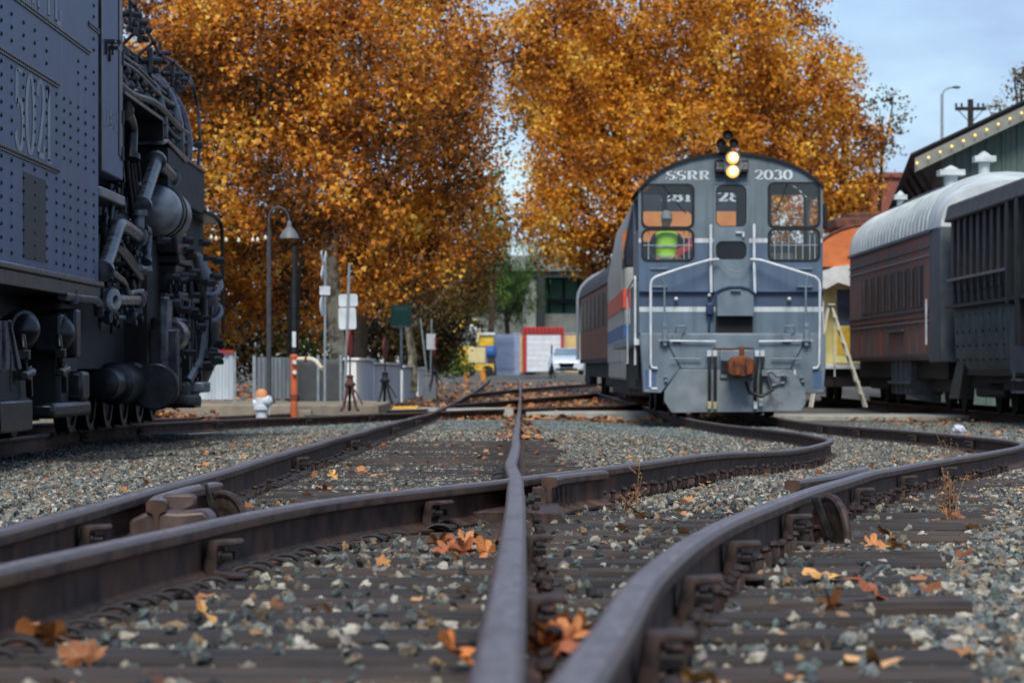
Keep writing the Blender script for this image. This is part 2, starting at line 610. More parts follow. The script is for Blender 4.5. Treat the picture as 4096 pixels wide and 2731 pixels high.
# rail cross-section (x across, z relative to the head's top)
def rail_prof():
    h = [(-.068, -.170), (.068, -.170), (.068, -.158), (.030, -.146), (.0095, -.132), (.0085, -.058), (.014, -.046), (.0345, -.038), (.0350, -.014), (.0320, -.005), (.024, -.0008), (.008, .0012)]
    return h + [(-x, z) for x, z in h[::-1] if x > 0][:-2] + []
PROF = [(.068, -.170), (.068, -.158), (.030, -.146), (.0095, -.132), (.0085, -.058), (.014, -.046), (.0345, -.038), (.0352, -.014), (.0322, -.005), (.024, -.0008), (.008, .0012)]
PROF = PROF + [(-x, z) for x, z in PROF[::-1]]
rust = mat('rail_rust', (46, 33, 28), (92, 68, 56), scale=7, rough=.8, bump=.0025, bscale=90, c3=(116, 78, 56), c3scale=2.2, stretch=(1, 1, 1), metal=.0, spec=.3)
worn = mat('rail_worn_head', (62, 48, 44), (100, 82, 76), scale=11, rough=.5, metal=.2, bump=.0012, bscale=110, c3=(92, 66, 54), c3scale=3, c3range=(.48, .7), rvar=.16)
band_m = mat('rail_running_band', (88, 76, 74), (132, 120, 118), scale=16, rough=.42, metal=.35, bump=.0008, bscale=130, c3=(84, 68, 62), c3scale=2.5, c3range=(.5, .68), stretch=(4, 1, 1), rvar=.15)
def sweep_rail(name, pts, prof=PROF, scale=1.0, cap=True):
    n = len(prof)
    m = len(pts)
    vs, fs, mi = [], [], []
    P = [Vector(p) for p in pts]
    for k in range(m):
        t = P[min(k + 1, m - 1)] - P[max(k - 1, 0)]
        t.z = 0
        t.normalize()
        nr = Vector((t.y, -t.x, 0))
        for x, z in prof:
            vs.append(P[k] + nr * x * scale + Vector((0, 0, z * scale)))
    for k in range(m - 1):
        for i in range(n):
            j = (i + 1) % n
            fs.append((k * n + i, k * n + j, (k + 1) * n + j, (k + 1) * n + i))
            top = min(prof[i][1], prof[j][1]) > -.016
            mi.append((2 if max(abs(prof[i][0]), abs(prof[j][0])) < .026 else 1) if top else 0)
    fs += [tuple(range(n))[::-1], tuple(range((m - 1) * n, m * n))]
    mi += [0, 0]
    me = bpy.data.meshes.new(name)
    me.from_pydata([tuple(v) for v in vs], [], fs)
    me.materials.append(rust)
    me.materials.append(worn)
    me.materials.append(band_m)
    me.polygons.foreach_set('material_index', mi)
    bm = bmesh.new()
    bm.from_mesh(me)
    bmesh.ops.recalc_face_normals(bm, faces=bm.faces[:])
    bm.to_mesh(me)
    bm.free()
    me.shade_smooth()
    me.set_sharp_from_angle(angle=R(50))
    o = bpy.data.objects.new(name, me)
    COL.objects.link(o)
    return o
def cut(name, d0, d1):
    a = RAILS[name]
    return a[(a[:, 1] >= d0) & (a[:, 1] <= d1)]
LBL = {
    'centre_right': 'straight worn rail running through the crossing towards the red framed shed',
    'centre_left': 'straight rail on the steam locomotive side of the centre track, with block and guard piece',
    'curve_left': 'rusty rail crossing the straight rail at the frog and bending to the lit locomotive',
    'curve_right': 'outer curved rail with bolted braces and half disc, bending to the lit locomotive',
    'steam_near': 'rail beside the dark gravel under the black steam locomotive wheels',
    'steam_far': 'rail of the steam locomotive track next to the leaf pile and hydrant',
    'branch': 'dark rail crossing the centre track behind the concrete path',
    'branch_far': 'farthest dark rail crossing the centre track before the yellow machine',
    'siding_left': 'rail under the dark parked cars beside the green shed, locomotive side',
    'siding_right': 'rail under the dark parked cars beside the green shed, shed side',
}
RO = {}
for n in RAILS:
    o = sweep_rail('rail', RAILS[n])
    tag(o, LBL[n], 'rail', 'running rails of the yard')
    RO[n] = o

def along(name, D):
    a = RAILS[name]
    X = float(np.interp(D, a[:, 1], a[:, 0]))
    Z = float(np.interp(D, a[:, 1], a[:, 2]))
    X2 = float(np.interp(D + .2, a[:, 1], a[:, 0]))
    ang = math.atan2(-(X2 - X), .2)       # rotation about z of the +Y direction
    return Vector((X, D, Z)), ang

# ------------------------------------------------------------------ ties
tiem = [mat('tie_wood_a', (40, 33, 30), (84, 70, 60), scale=3, rough=.85, bump=.006, bscale=14, stretch=(1, 14, 8), c3=(30, 27, 26), c3scale=.8),
        mat('tie_wood_b', (30, 27, 27), (64, 55, 50), scale=3, rough=.85, bump=.006, bscale=14, stretch=(1, 14, 8), c3=(78, 62, 50), c3scale=.8)]
TIES = []
def tie(x0, x1, D, z, rz, label, group, w_=.23):
    mb = MB()
    n = 9
    L = x1 - x0
    h = .17
    prof = [(-w_ / 2, -h), (w_ / 2, -h), (w_ / 2, -.012), (w_ / 2 - .014, 0), (.02, -.004), (0, -.012), (-.03, -.002), (-w_ / 2 + .012, 0), (-w_ / 2, -.014)]
    vs, fs = [], []
    m = len(prof)
    s = rnd.random() * 50
    for k in range(n):
        x = -L / 2 + L * k / (n - 1)
        for y, zz in prof:
            vs.append((x + .012 * noise.noise((y * 9, s, k)) * (k in (0, n - 1)) * 2, y + .008 * noise.noise((k * .7, s, zz * 5)), zz + .007 * noise.noise((k * .9, y * 8, s))))
    for k in range(n - 1):
        for i in range(m):
            fs.append((k * m + i, k * m + (i + 1) % m, (k + 1) * m + (i + 1) % m, (k + 1) * m + i))
    fs += [tuple(range(m))[::-1], tuple(range((n - 1) * m, n * m))]
    mb.add(vs, fs)
    o = mb.build('railroad_tie', rnd.choice(tiem), smooth=True, angle=30)
    o.location = ((x0 + x1) / 2, D, z)
    o.rotation_euler = (rnd.uniform(-.01, .01), rnd.uniform(-.006, .006), rz + rnd.uniform(-.012, .012))
    tag(o, label, 'railroad tie', group)
    TIES.append((x0, x1, D, z, rz))
    return o
D = 2.2
while D < 15.5:
    a, _ = along('centre_left', D)
    b, _ = along('curve_right', D)
    x1 = b.x + rnd.uniform(.42, .72)
    tie(-1.95 + rnd.uniform(-.15, .1), x1, D, (a.z + b.z) / 2 - .163, rnd.uniform(-.02, .02), 'long dark timber switch tie under the crossing rails', 'switch ties in the foreground', .23)
    D += .53 + rnd.uniform(-.05, .05)
while D < 54:
    a, _ = along('centre_left', D)
    b, _ = along('centre_right', D)
    tie(-1.98 + rnd.uniform(-.08, .08), .42 + rnd.uniform(-.1, .1), D, (a.z + b.z) / 2 - .169, 0, 'weathered brown timber tie of the straight centre track behind the frog', 'ties of the centre track')
    if D < 31:
        c, ang = along('curve_left', D)
        d_, _ = along('curve_right', D)
        x0 = max(c.x - .5, .62)
        tie(x0, d_.x + rnd.uniform(.35, .6), D, (c.z + d_.z) / 2 - .182, 0, 'dark timber tie half buried in gravel under the bending locomotive track', 'ties of the curved track')
    D += .53 + rnd.uniform(-.05, .05)
# ------------------------------------------------------------------ ballast stones: instanced over the bed, uncountable
stone_m = rand_mat('ballast_stone', [(74, 78, 76), (104, 106, 102), (134, 128, 116), (56, 58, 57), (92, 102, 97), (156, 148, 130), (80, 90, 88), (116, 106, 90), (42, 42, 41), (142, 114, 84), (110, 116, 114), (176, 170, 156), (66, 72, 74), (126, 122, 114), (88, 76, 62)], rough=.8, noise_scale=2.2, noise_amt=.3, bump=.002)
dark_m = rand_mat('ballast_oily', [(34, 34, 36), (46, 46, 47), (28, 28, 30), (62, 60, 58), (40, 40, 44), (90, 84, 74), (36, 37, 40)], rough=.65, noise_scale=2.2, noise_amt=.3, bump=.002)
teal_m = rand_mat('ballast_fine', [(96, 108, 104), (118, 126, 120), (84, 94, 92), (138, 138, 128), (104, 112, 110), (74, 82, 80)], rough=.85, noise_scale=2.2, noise_amt=.25, bump=.002)
def scatter_stones(name, region, density, r0, r1, seed, m, label, lift=0.0, step=.5, flat=.62):
    """region: function D -> list of (x0, x1) spans, over a D range"""
    d0, d1, spans = region
    vs, fs = [], []
    Ds = np.arange(d0, d1 + 1e-6, step)
    for a, b in zip(Ds[:-1], Ds[1:]):
        for x0, x1 in spans(a):
            nn = max(1, int((x1 - x0) / step))
            for k in range(nn):
                xa, xb = x0 + (x1 - x0) * k / nn, x0 + (x1 - x0) * (k + 1) / nn
                i = len(vs)
                for X, D in ((xa, a), (xb, a), (xb, b), (xa, b)):
                    z = ground_z(X, D) + lift + .012 * noise.noise((X * 1.3, D * .9, 2.0)) + .012 * noise.noise((X * 2.7, D * 2.1, 7.0))
                    vs.append((X, D, z))
                fs.append((i, i + 1, i + 2, i + 3))
    o = MB().add(vs, fs).build(name, m, recalc=False)
    kind(o, 'stuff', label)
    ng = bpy.data.node_groups.new(name, 'GeometryNodeTree')
    ng.interface.new_socket('Geometry', in_out='INPUT', socket_type='NodeSocketGeometry')
    ng.interface.new_socket('Geometry', in_out='OUTPUT', socket_type='NodeSocketGeometry')
    N = ng.nodes.new
    L = ng.links.new
    gi, go = N('NodeGroupInput'), N('NodeGroupOutput')
    dp = N('GeometryNodeDistributePointsOnFaces')
    dp.distribute_method = 'RANDOM'
    dp.inputs['Density'].default_value = density
    dp.inputs['Seed'].default_value = seed
    ico = N('GeometryNodeMeshIcoSphere')
    ico.inputs['Radius'].default_value = 1.0
    ico.inputs['Subdivisions'].default_value = 2
    sp = N('GeometryNodeSetPosition')
    nz = N('ShaderNodeTexNoise')
    nz.inputs['Scale'].default_value = 1.1
    nz.inputs['Detail'].default_value = 1.0
    pos = N('GeometryNodeInputPosition')
    L(pos.outputs[0], nz.inputs['Vector'])
    vsb = N('ShaderNodeVectorMath')
    vsb.operation = 'SUBTRACT'
    vsb.inputs[1].default_value = (.5, .5, .5)
    L(nz.outputs['Color'], vsb.inputs[0])
    vsc = N('ShaderNodeVectorMath')
    vsc.operation = 'SCALE'
    vsc.inputs['Scale'].default_value = 1.9
    L(vsb.outputs[0], vsc.inputs[0])
    L(ico.outputs['Mesh'], sp.inputs['Geometry'])
    L(vsc.outputs[0], sp.inputs['Offset'])
    smat = N('GeometryNodeSetMaterial')
    smat.inputs['Material'].default_value = m
    L(sp.outputs[0], smat.inputs['Geometry'])
    ip = N('GeometryNodeInstanceOnPoints')
    rv = N('FunctionNodeRandomValue')
    rv.data_type = 'FLOAT_VECTOR'
    rv.inputs['Min'].default_value = (0, 0, 0)
    rv.inputs['Max'].default_value = (6.28, 6.28, 6.28)
    rv.inputs['Seed'].default_value = seed + 5
    rs = N('FunctionNodeRandomValue')
    rs.data_type = 'FLOAT_VECTOR'
    rs.inputs['Min'].default_value = (r0, r0, r0 * flat)
    rs.inputs['Max'].default_value = (r1, r1, r1 * flat)
    rs.inputs['Seed'].default_value = seed + 9
    L(gi.outputs[0], dp.inputs['Mesh'])
    L(dp.outputs['Points'], ip.inputs['Points'])
    L(smat.outputs[0], ip.inputs['Instance'])
    e2r = N('FunctionNodeEulerToRotation')
    L(rv.outputs[0], e2r.inputs[0])
    L(e2r.outputs[0], ip.inputs['Rotation'])
    L(rs.outputs[0], ip.inputs['Scale'])
    jn = N('GeometryNodeJoinGeometry')
    L(ip.outputs[0], jn.inputs[0])
    L(jn.outputs[0], go.inputs[0])
    md = o.modifiers.new('stones', 'NODES')
    md.node_group = ng
    return o
half = lambda D: .185 * D + 1.0
scatter_stones('ballast_stones', (2.2, 17.2, lambda D: [(-half(D), half(D))]), 1150, .011, .036, 1, stone_m, 'grey and tan crushed stone ballast around the foreground rails', lift=.0025, step=.5)
scatter_stones('ballast_stones', (2.4, 15.4, lambda D: [(-half(D), min(half(D), along('curve_right', D)[0].x + .5))]), 48, .008, .022, 33, stone_m, 'loose ballast stones lying on the foreground ties', lift=.043, step=.5)
def mid_spans(D):
    h = half(D)
    if D < 24 or D > 47:
        return [(-h, h)]
    return [(-h * .0 - 1.6 - .5, h)] if D < 27 else [(-2.2, h)]
scatter_stones('ballast_stones', (17.2, 34.2, lambda D: [(-2.6 - .9 * (D > 30), half(D))]), 720, .014, .036, 2, stone_m, 'crushed stone ballast between the frog and the lit locomotive', lift=.006, step=1.0)
scatter_stones('ballast_stones', (17.2, 27.2, lambda D: [(-half(D), -2.6)]), 720, .016, .038, 21, stone_m, 'pale crushed stone ballast left of the centre track', lift=.012, step=1.0)
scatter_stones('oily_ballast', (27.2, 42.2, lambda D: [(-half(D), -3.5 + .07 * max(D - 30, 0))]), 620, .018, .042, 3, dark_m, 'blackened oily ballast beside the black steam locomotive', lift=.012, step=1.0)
scatter_stones('ballast_stones', (34.2, 43.2, lambda D: [(-3.4, half(D))]), 460, .02, .045, 4, stone_m, 'fine ballast in front of the lit locomotive', lift=.012, step=1.0)
scatter_stones('fine_gravel', (43.2, 55.2, lambda D: [(-4.2, half(D))]), 300, .022, .05, 5, teal_m, 'bluish fine gravel strip in front of the concrete path', lift=.012, step=1.5)

# ------------------------------------------------------------------ track fittings (children of the rail they are bolted to)
iron = mat('track_iron', (40, 31, 29), (82, 64, 57), scale=25, rough=.66, metal=.3, bump=.0015, bscale=150, c3=(96, 62, 46), c3scale=8)
irond = mat('track_iron_dark', (26, 24, 25), (52, 47, 46), scale=25, rough=.6, metal=.3, bump=.0015, bscale=150)
# spike master: shaft and domed square head
sp_ = MB()
sp_.box((0, 0, .02), (.016, .016, .05))
sp_.lathe((0, 0, .04), (0, 0, 1), [(0, .012), (.004, .019), (.012, .018), (.017, .008)], n=8)
spike_me = sp_.build('spike', iron).data
bpy.data.objects.remove(bpy.data.objects['spike'])
def put(me, name, parent, loc, rot=(0, 0, 0), scale=(1, 1, 1)):
    o = bpy.data.objects.new(name, me)
    COL.objects.link(o)
    o.parent = parent
    o.location = loc
    o.rotation_euler = rot
    o.scale = scale
    return o
def spikes(rail, d0, d1, pitch, side, lift=0.0):
    D = d0
    while D < d1:
        p, a = along(rail, D)
        off = side * .078
        q = p + Vector((math.cos(a) * off, math.sin(a) * off, -.163 + lift))
        put(spike_me, 'spike', RO[rail], q, (rnd.uniform(-.25, .25), rnd.uniform(-.2, .2), rnd.random() * 6), (1, 1, rnd.uniform(.8, 1.3)))
        D += pitch * rnd.uniform(.75, 1.25)
spikes('curve_left', 14.9, 28, .21, 1)
spikes('curve_right', 4.2, 25, .22, 1)
spikes('curve_right', 10, 22, .3, -1)
spikes('centre_right', 3.0, 13, .34, 1)
spikes('centre_left', 9, 30, .45, 1)
# rail anchors: curved ribs lying against the rail base
def rib_mesh():
    mb = MB()
    pts = []
    for i in range(9):
        a = math.pi * (.02 + .92 * i / 8)
        pts.append((.012 + .055 * (1 - math.cos(a)) * .9, .025 * math.sin(a * .5),   .034 * math.sin(a)))
    mb.tube(pts, .011, n=7)
    o = mb.build('rail_anchor', irond)
    me = o.data
    bpy.data.objects.remove(o)
    return me
rib_me = rib_mesh()
def ribs(rail, d0, d1, pitch, side):
    D = d0
    while D < d1:
        p, a = along(rail, D)
        q = p + Vector((math.cos(a) * side * .03, math.sin(a) * side * .03, -.160))
        put(rib_me, 'rail_anchor', RO[rail], q, (0, 0, a + (0 if side > 0 else math.pi) + rnd.uniform(-.2, .2)), (rnd.uniform(.8, 1.0), 1, rnd.uniform(.5, .85)))
        D += pitch * rnd.uniform(.8, 1.2) * (3 if rnd.random() < .07 else 1)
ribs('curve_left', 5.0, 12.6, .19, 1)
ribs('centre_left', 14.2, 15.6, .12, 1)
ribs('centre_left', 17.2, 20.5, .12, 1)
ribs('centre_left', 23, 28, .14, 1)
ribs('centre_left', 33, 44, .2, 1)
ribs('centre_right', 15.2, 22, .2, -1)
# rail braces: bolted bracket against the web
def brace_mesh():
    b = MB()
    b.prism([(.012, -.135), (.030, -.050), (.112, -.046), (.118, -.060), (.060, -.066), (.052, -.135), (.13, -.148), (.13, -.158), (.04, -.158)], -.055, .055)
    o = b.build('rail_brace', iron, bevel=.004)
    b2 = MB()
    for y in (-.028, .028):
        b2.lathe((.045, y, -.095), (1, 0, 0), [(0, .022), (.02, .022), (.021, .013), (.05, .013)], n=6)
    o2 = b2.build('bolt', irond)
    r = (o.data, o2.data)
    bpy.data.objects.remove(o)
    bpy.data.objects.remove(o2)
    return r
br_me, bolt_me = brace_mesh()
def brace(rail, D, side):
    p, a = along(rail, D)
    rz = a + (0 if side > 0 else math.pi)
    o = put(br_me, 'rail_brace', RO[rail], p, (0, 0, rz))
    m = o.modifiers.new('bevel', 'BEVEL')
    m.width = .004
    put(bolt_me, 'bolt', o, (0, 0, 0))
for D in (5.3, 7.05, 8.9, 10.9, 14.2, 17.5, 20.5):
    brace('curve_right', D, 1)
for D in (9.0, 12.2, 14.95):
    brace('curve_left', D, 1)
for D in (10.0, 20.2, 27, 36, 44):
    brace('centre_left', D, 1)
for D in (6.3, 9.3):
    brace('centre_right', D, 1)
for D in (36.2, 41, 46, 50.5, 53.5):
    brace('steam_near', D, 1)
for D in (34, 38, 42.3, 45.5):
    brace('curve_right', D, -1)
# guard rails beside the frog and the running rails
def guard(name, rail, d0, d1, side, label, off=.115, drop=0.0, flare=.05):
    pts = []
    for D in np.linspace(d0, d1, 26):
        p, a = along(rail, D)
        t = (D - d0) / (d1 - d0)
        fl = flare * (sm(.25, 0, t) if t < .25 else sm(.75, 1, t)) if True else 0
        fl = flare * (max(0, .25 - t) / .25 + max(0, t - .75) / .25)
        o = side * (off + fl)
        pts.append(p + Vector((math.cos(a) * o, math.sin(a) * o, drop)))
    r = sweep_rail(name, pts)
    r['label'] = label
    return r
g1 = guard('guard_rail', 'curve_left', 13.75, 15.0, 1, 'short guard rail end beside the frog', off=.10, flare=.03)
tag(g1, 'short guard rail end bolted beside the frog, above the ribbed fillers', 'guard rail', 'guard rails')
g2 = guard('guard_rail', 'curve_right', 13.6, 17.6, -1, 'guard rail lying behind the outer curved rail', off=.12, flare=.08)
tag(g2, 'guard rail lying along the inner side of the outer curved rail', 'guard rail', 'guard rails')
g3 = guard('guard_rail', 'centre_left', 10.9, 13.0, 1, '', off=.12, flare=.04)
tag(g3, 'purplish guard rail with a cast block and half disc beside the left straight rail', 'guard rail', 'guard rails')
# frog: wing rails, filler ribs and cast point
fp, fa = along('curve_left', 13.45)
frog = thing('frog', 'cast crossing frog where the straight and the curving rail meet', 'frog', (fp.x, fp.y, fp.z - .17))
m = MB()
m.prism([(-.26, .0), (.26, .0), (.22, .05), (.1, .06), (-.1, .06), (-.22, .05)], -.6, .55)
m.build('base_plate', iron, frog, bevel=.006)
for k in range(7):
    m = MB()
    x = .10 + .022 * k
    y = .18 + .13 * k
    m.prism([(x + .0, .03), (x + .075, .02), (x + .06, .125), (x + .01, .13)], y - .03, y + .03)
    m.build('filler_rib', iron, frog, bevel=.004)
for y in (-.42, -.2, .05, .3):
    for sx in (-1, 1):
        m = MB()
        m.lathe((sx * .085 + (y * .12 if sx > 0 else -.02), y, .085), (sx, 0, 0), [(0, .024), (.022, .024), (.023, .014), (.055, .014)], n=6)
        m.build('bolt', irond, frog)
# cast block and half disc at the left straight rail's guard rail
def half_disc(rail, D, side, off, rr, z0, name='half_disc'):
    p, a = along(rail, D)
    m = MB()
    pr = [(0, 0)] + [(rr * math.cos(R(t)), rr * math.sin(R(t))) for t in range(0, 181, 12)][:]
    n = len(pr) - 1
    poly = [(rr * math.cos(R(t)), rr * math.sin(R(t))) for t in range(0, 181, 12)]
    m.prism(poly, -.008, .008, lambda x, y, z: (y, x, z))
    rim = [(0, rr * math.cos(R(t)), rr * math.sin(R(t))) for t in range(0, 181, 10)]
    m.tube(rim, .016, n=8)
    o = m.build(name, iron)
    return o, p, a
for parent, rail, D, side, off, rr, z0 in ((g3, 'centre_left', 12.75, 1, .22, .12, -.16), (RO['curve_right'], 'curve_right', 11.55, 1, .13, .155, -.165)):
    o, p, a = half_disc(rail, D, side, off, rr, z0)
    o.parent = parent
    o.location = p + Vector((math.cos(a) * side * off, math.sin(a) * side * off, z0))
    o.rotation_euler = (0, 0, a + (.5 if rail == 'curve_right' else .9))
    arm = MB().box((0, 0, 0), (.03, .035, .17)).build('lever_arm', irond, parent, bevel=.006)
    arm.location = p + Vector((math.cos(a) * (off - .04), -.13, z0 + .09))
    arm.rotation_euler = (.2, -.35, a)
p, a = along('centre_left', 11.05)
blk = MB()
blk.prism([(.03, -.16), (.30, -.16), (.315, -.15), (.315, -.06), (.29, -.035), (.2, -.042), (.1, -.035), (.03, -.07)], -.14, .1)
b_ = blk.build('cast_block', worn, g3, bevel=.014, seg=3)
b_.location = p + Vector((.035, 0, 0))
b_.rotation_euler = (0, 0, a)
nb = MB()
nb.prism([(.15, -.15), (.20, -.15), (.19, -.05), (.235, -.03), (.238, .0), (.225, .012), (.13, .012), (.115, 0), (.118, -.03), (.16, -.05)], .1, .17)
n_ = nb.build('end_plate', worn, g3, bevel=.008)
n_.location = p + Vector((.035, 0, 0))
n_.rotation_euler = (0, 0, a)

# ------------------------------------------------------------------ fallen leaves
def leaf_shape(n_lobes=5):
    """lobed sycamore leaf in the x-y plane, unit size, curled"""
    r = []
    for i in range(-5, 6):
        a = 90 + i * 30
        rr = [1.0, .66, .9, .62, .78, .45][abs(i)]
        r.append((rr * math.cos(R(a)) * .95, rr * math.sin(R(a)) + .0))
    return r
LS = leaf_shape()
def leaf_outline(rr):
    o = []
    for i in range(-11, 12):
        a = i * 13.6
        lobe = max(math.cos(R((a - c) * 2.6)) ** 2 * w if abs(a - c) < 34 else 0 for c, w in ((0, 1.0), (-52, .92), (52, .92), (-104, .68), (104, .68)))
        r = .42 + .55 * lobe + (.07 if i % 2 else -.05) + rr.uniform(-.05, .05)
        if abs(a) > 135:
            r = .34
        o.append((r * math.sin(R(a)), r * math.cos(R(a))))
    return o
def leaf_mesh(seed, curl=.45):
    rr = random.Random(seed)
    vs, fs = [(0, -.1, 0)], []
    a1, a2 = rr.uniform(-curl, curl), rr.choice((-1, 1)) * rr.uniform(.1, .8) * curl
    ol = leaf_outline(rr)
    ph = rr.uniform(0, 6)
    for x, y in ol:
        for t in (.55, 1.0):
            X, Y = x * t, y * t
            z = a2 * (X * X + Y * Y) * .9 + a1 * X * Y + .16 * t * math.sin(5 * math.atan2(Y, X) + ph) + .05 * rr.uniform(-1, 1)
            vs.append((X, Y, z))
    k = len(ol)
    for i in range(k - 1):
        a, b, c, d = 1 + 2 * i, 2 + 2 * i, 4 + 2 * i, 3 + 2 * i
        fs += [(0, a, d), (a, b, c, d)]
    m = MB().add(vs, fs)
    m.tube([(0, -.05, .01), (.02, -.5, .05), (.08, -.85, .18)], .02, n=5)
    o = m.build('fallen_leaf', None, recalc=False, smooth=True, angle=60)
    me = o.data
    bpy.data.objects.remove(o)
    return me
leafm = rand_mat('dry_leaf', [(196, 128, 66), (172, 92, 42), (206, 150, 92), (150, 76, 36), (186, 112, 50), (120, 64, 36), (214, 164, 104)], rough=.62, noise_scale=3.0, noise_amt=.4, bump=.0)
LM = []
for i in range(7):
    me = leaf_mesh(i + 3, .38 + .14 * (i % 3))
    me.materials.append(leafm)
    LM.append(me)
leafm2 = {}
def leaf_colour(c1, c2):
    k = (c1, c2)
    if k not in leafm2:
        leafm2[k] = mat('leaf_%d' % len(leafm2), c1, c2, scale=14, rough=.6, c3=tuple(int(v * .55) for v in c1), c3scale=9, c3range=(.55, .7))
    return leafm2[k]
def top_z(X, D):
    z = ground_z(X, D) + .035
    for x0, x1, d_, zz, rz in TIES:
        if abs(D - d_) < .13 and x0 < X < x1:
            z = max(z, zz + .008)
    return z
def fallen(px, py, D, size, label, cols, rot=None, up=0.0, idx=None, group=None):
    """photo pixel of the leaf's centre and distance; rests on the ground there"""
    X = (px - CX) * D / F
    z = top_z(X, D)
    i = idx if idx is not None else rnd.randrange(len(LM))
    me = LM[i].copy()
    me.materials.clear()
    me.materials.append(leaf_colour(*cols))
    o = bpy.data.objects.new('fallen_leaf', me)
    COL.objects.link(o)
    o.location = (X, D, z + size * (.12 + up * .45))
    o.rotation_euler = rot or (rnd.uniform(.1, .6), rnd.uniform(-.4, .4), rnd.random() * 6.28)
    o.scale = (size, size, size)
    tag(o, label, 'leaf', group)
    return o
TAN, ORG, RED, BRN = ((206, 146, 76), (222, 172, 104)), ((180, 106, 54), (204, 140, 86)), ((148, 78, 44), (178, 106, 66)), ((120, 72, 38), (160, 100, 54))
def dpx(py, lift=.15):
    """distance at which the ground shows at this photo row"""
    D = 10.0
    for _ in range(30):
        D = F * (CZ - zc(D) + lift) / (py - YH)
        D = min(max(D, 2.5), 60)
    return D
fallen(1925, 1868, 16.0, .062, 'large pale tan leaf standing upright behind the frog', TAN, (1.15, .1, .3), 1.0, 0)
fallen(1712, 1895, 15.6, .045, 'orange brown leaf standing upright between the straight rails', ORG, (1.2, -.2, -.4), 1.0, 1)
fallen(2180, 1872, 15.6, .055, 'tan leaf lying against the straight rail beside the frog', TAN, (.35, .2, 1.2), .3, 2)
fallen(2305, 1845, 16.6, .05, 'pointed tan leaf poking up behind the curving rail', TAN, (.9, .3, -.6), .8, 3)
fallen(1450, 1785, 20.8, .05, 'orange leaf propped against the ribs of the left straight rail', ORG, (.9, 0, .5), .8, 4)
fallen(1330, 1815, 19.0, .045, 'tan leaf upright on the ribs by the left straight rail', TAN, (1.2, .4, .2), 1, 5)
fallen(1300, 1868, 17.2, .06, 'orange leaf lying flat on stones by the left straight rail', ORG, (.2, .1, 2.2), .2, 6)
fallen(1070, 1978, 12.6, .05, 'tan leaf on the stones near the guard rail half disc', TAN, (.25, .1, .7), .2, 0)
fallen(1085, 1955, 13.1, .032, 'small rust red leaf near the guard rail half disc', RED, (.5, .3, 2.7), .4, 1)
fallen(1590, 1880, 16.4, .04, 'flat bright orange leaf on a tie between the straight rails', ((230, 120, 30), (235, 140, 50)), (.12, 0, 1.5), .1, 2)
for i, (dx, dy, dd) in enumerate(((-120, 10, 0), (-60, -20, .1), (0, 0, -.05), (60, -15, .1), (110, 10, 0), (-20, 40, -.25), (70, 45, -.25), (-90, 45, -.2))):
    fallen(1875 + dx, 2100 + dy, 10.6 + dd, .058, 'rust orange leaf in the crumpled pile under the frog rails', (ORG, RED)[i % 2], (rnd.uniform(.4, 1.2), rnd.uniform(-.5, .5), rnd.random() * 6), .6, i % 7, 'leaf pile under the frog')
for i, (dx, dy, dd) in enumerate(((-130, 60, 0), (-60, 10, .1), (0, -60, .25), (70, -20, .1), (-20, 80, -.15), (50, 70, -.1), (110, -80, .35), (-90, 120, -.25), (10, 140, -.3))):
    fallen(2230 + dx * .7, 2470 + dy * .8, 6.35 + dd, .055, 'brown orange leaf in the heap wedged between the straight and the outer curved rail', (ORG, BRN, RED)[i % 3], (rnd.uniform(.5, 1.3), rnd.uniform(-.6, .6), rnd.random() * 6), .9, i % 7, 'leaf heap between the foreground rails')
fallen(3480, 2240, 7.9, .075, 'curled red brown leaf on a tie outside the outer curved rail', RED, (.6, .4, .8), .7, 3)
fallen(3290, 2180, 8.9, .07, 'tan leaf lying flat across a tie outside the outer curved rail', TAN, (.15, .1, .3), .2, 4)
fallen(3500, 2545, 5.95, .075, 'broad peach tan leaf lying flat near the tie ends', ((216, 160, 108), (224, 176, 122)), (.12, .06, 2.0), .2, 5)
fallen(3330, 2290, 7.6, .05, 'dark orange leaf edge on among grey stones by the red leaf', BRN, (1.1, .3, 2.2), .8, 6)
fallen(2815, 2560, 5.6, .06, 'tan orange leaf beside the foot of the outer curved rail', TAN, (.35, .3, 1.9), .3, 0)
fallen(2815, 2680, 4.95, .05, 'crumpled peach leaf on the lowest tie by the outer curved rail', TAN, (.8, .2, .4), .6, 1)
fallen(1830, 2520, 5.85, .062, 'curled bright orange leaf against the straight rail ribs', ((214, 120, 50), (226, 144, 84)), (.5, .5, .9), .5, 2)
fallen(200, 2430, 6.5, .08, 'long curled orange brown leaf against the base of the near left rail', ORG, (.5, .5, 2.1), .6, 3)
fallen(330, 2500, 6.1, .06, 'dark brown leaf tucked under the long curled leaf', BRN, (.7, -.2, .4), .4, 4)
fallen(820, 2330, 7.2, .05, 'small tan leaf caught on the ribs of the near left rail', TAN, (.9, .4, 1.1), 1.0, 5)
fallen(3500, 2040, 10.9, .05, 'orange leaf pieces below the half disc on the outer curved rail', ORG, (.7, .1, .2), .5, 6)
fallen(3560, 2030, 11.2, .06, 'brown leaf pile by the half disc on the outer curved rail', BRN, (.6, .3, 1.3), .5, 0)
fallen(3590, 2080, 10.6, .045, 'tan leaf with holes in front of the half disc', TAN, (.5, .2, 2.3), .4, 1)
fallen(3760, 1795, 24.5, .09, 'orange leaf behind the dry weed between the right rails', ORG, (.9, .3, .4), .6, 2)
fallen(3590, 1775, 26, .07, 'pale brown leaf standing between the right rails', TAN, (1.0, .3, 1.4), .8, 3)
fallen(3820, 1935, 13.5, .07, 'brown curled leaf at the foot of the dry weed', BRN, (.6, .1, .4), .5, 4)
fallen(490, 1990, 15.2, .04, 'small red brown leaf on grey stones behind the left rail', RED, (.4, .1, .4), .4, 5)
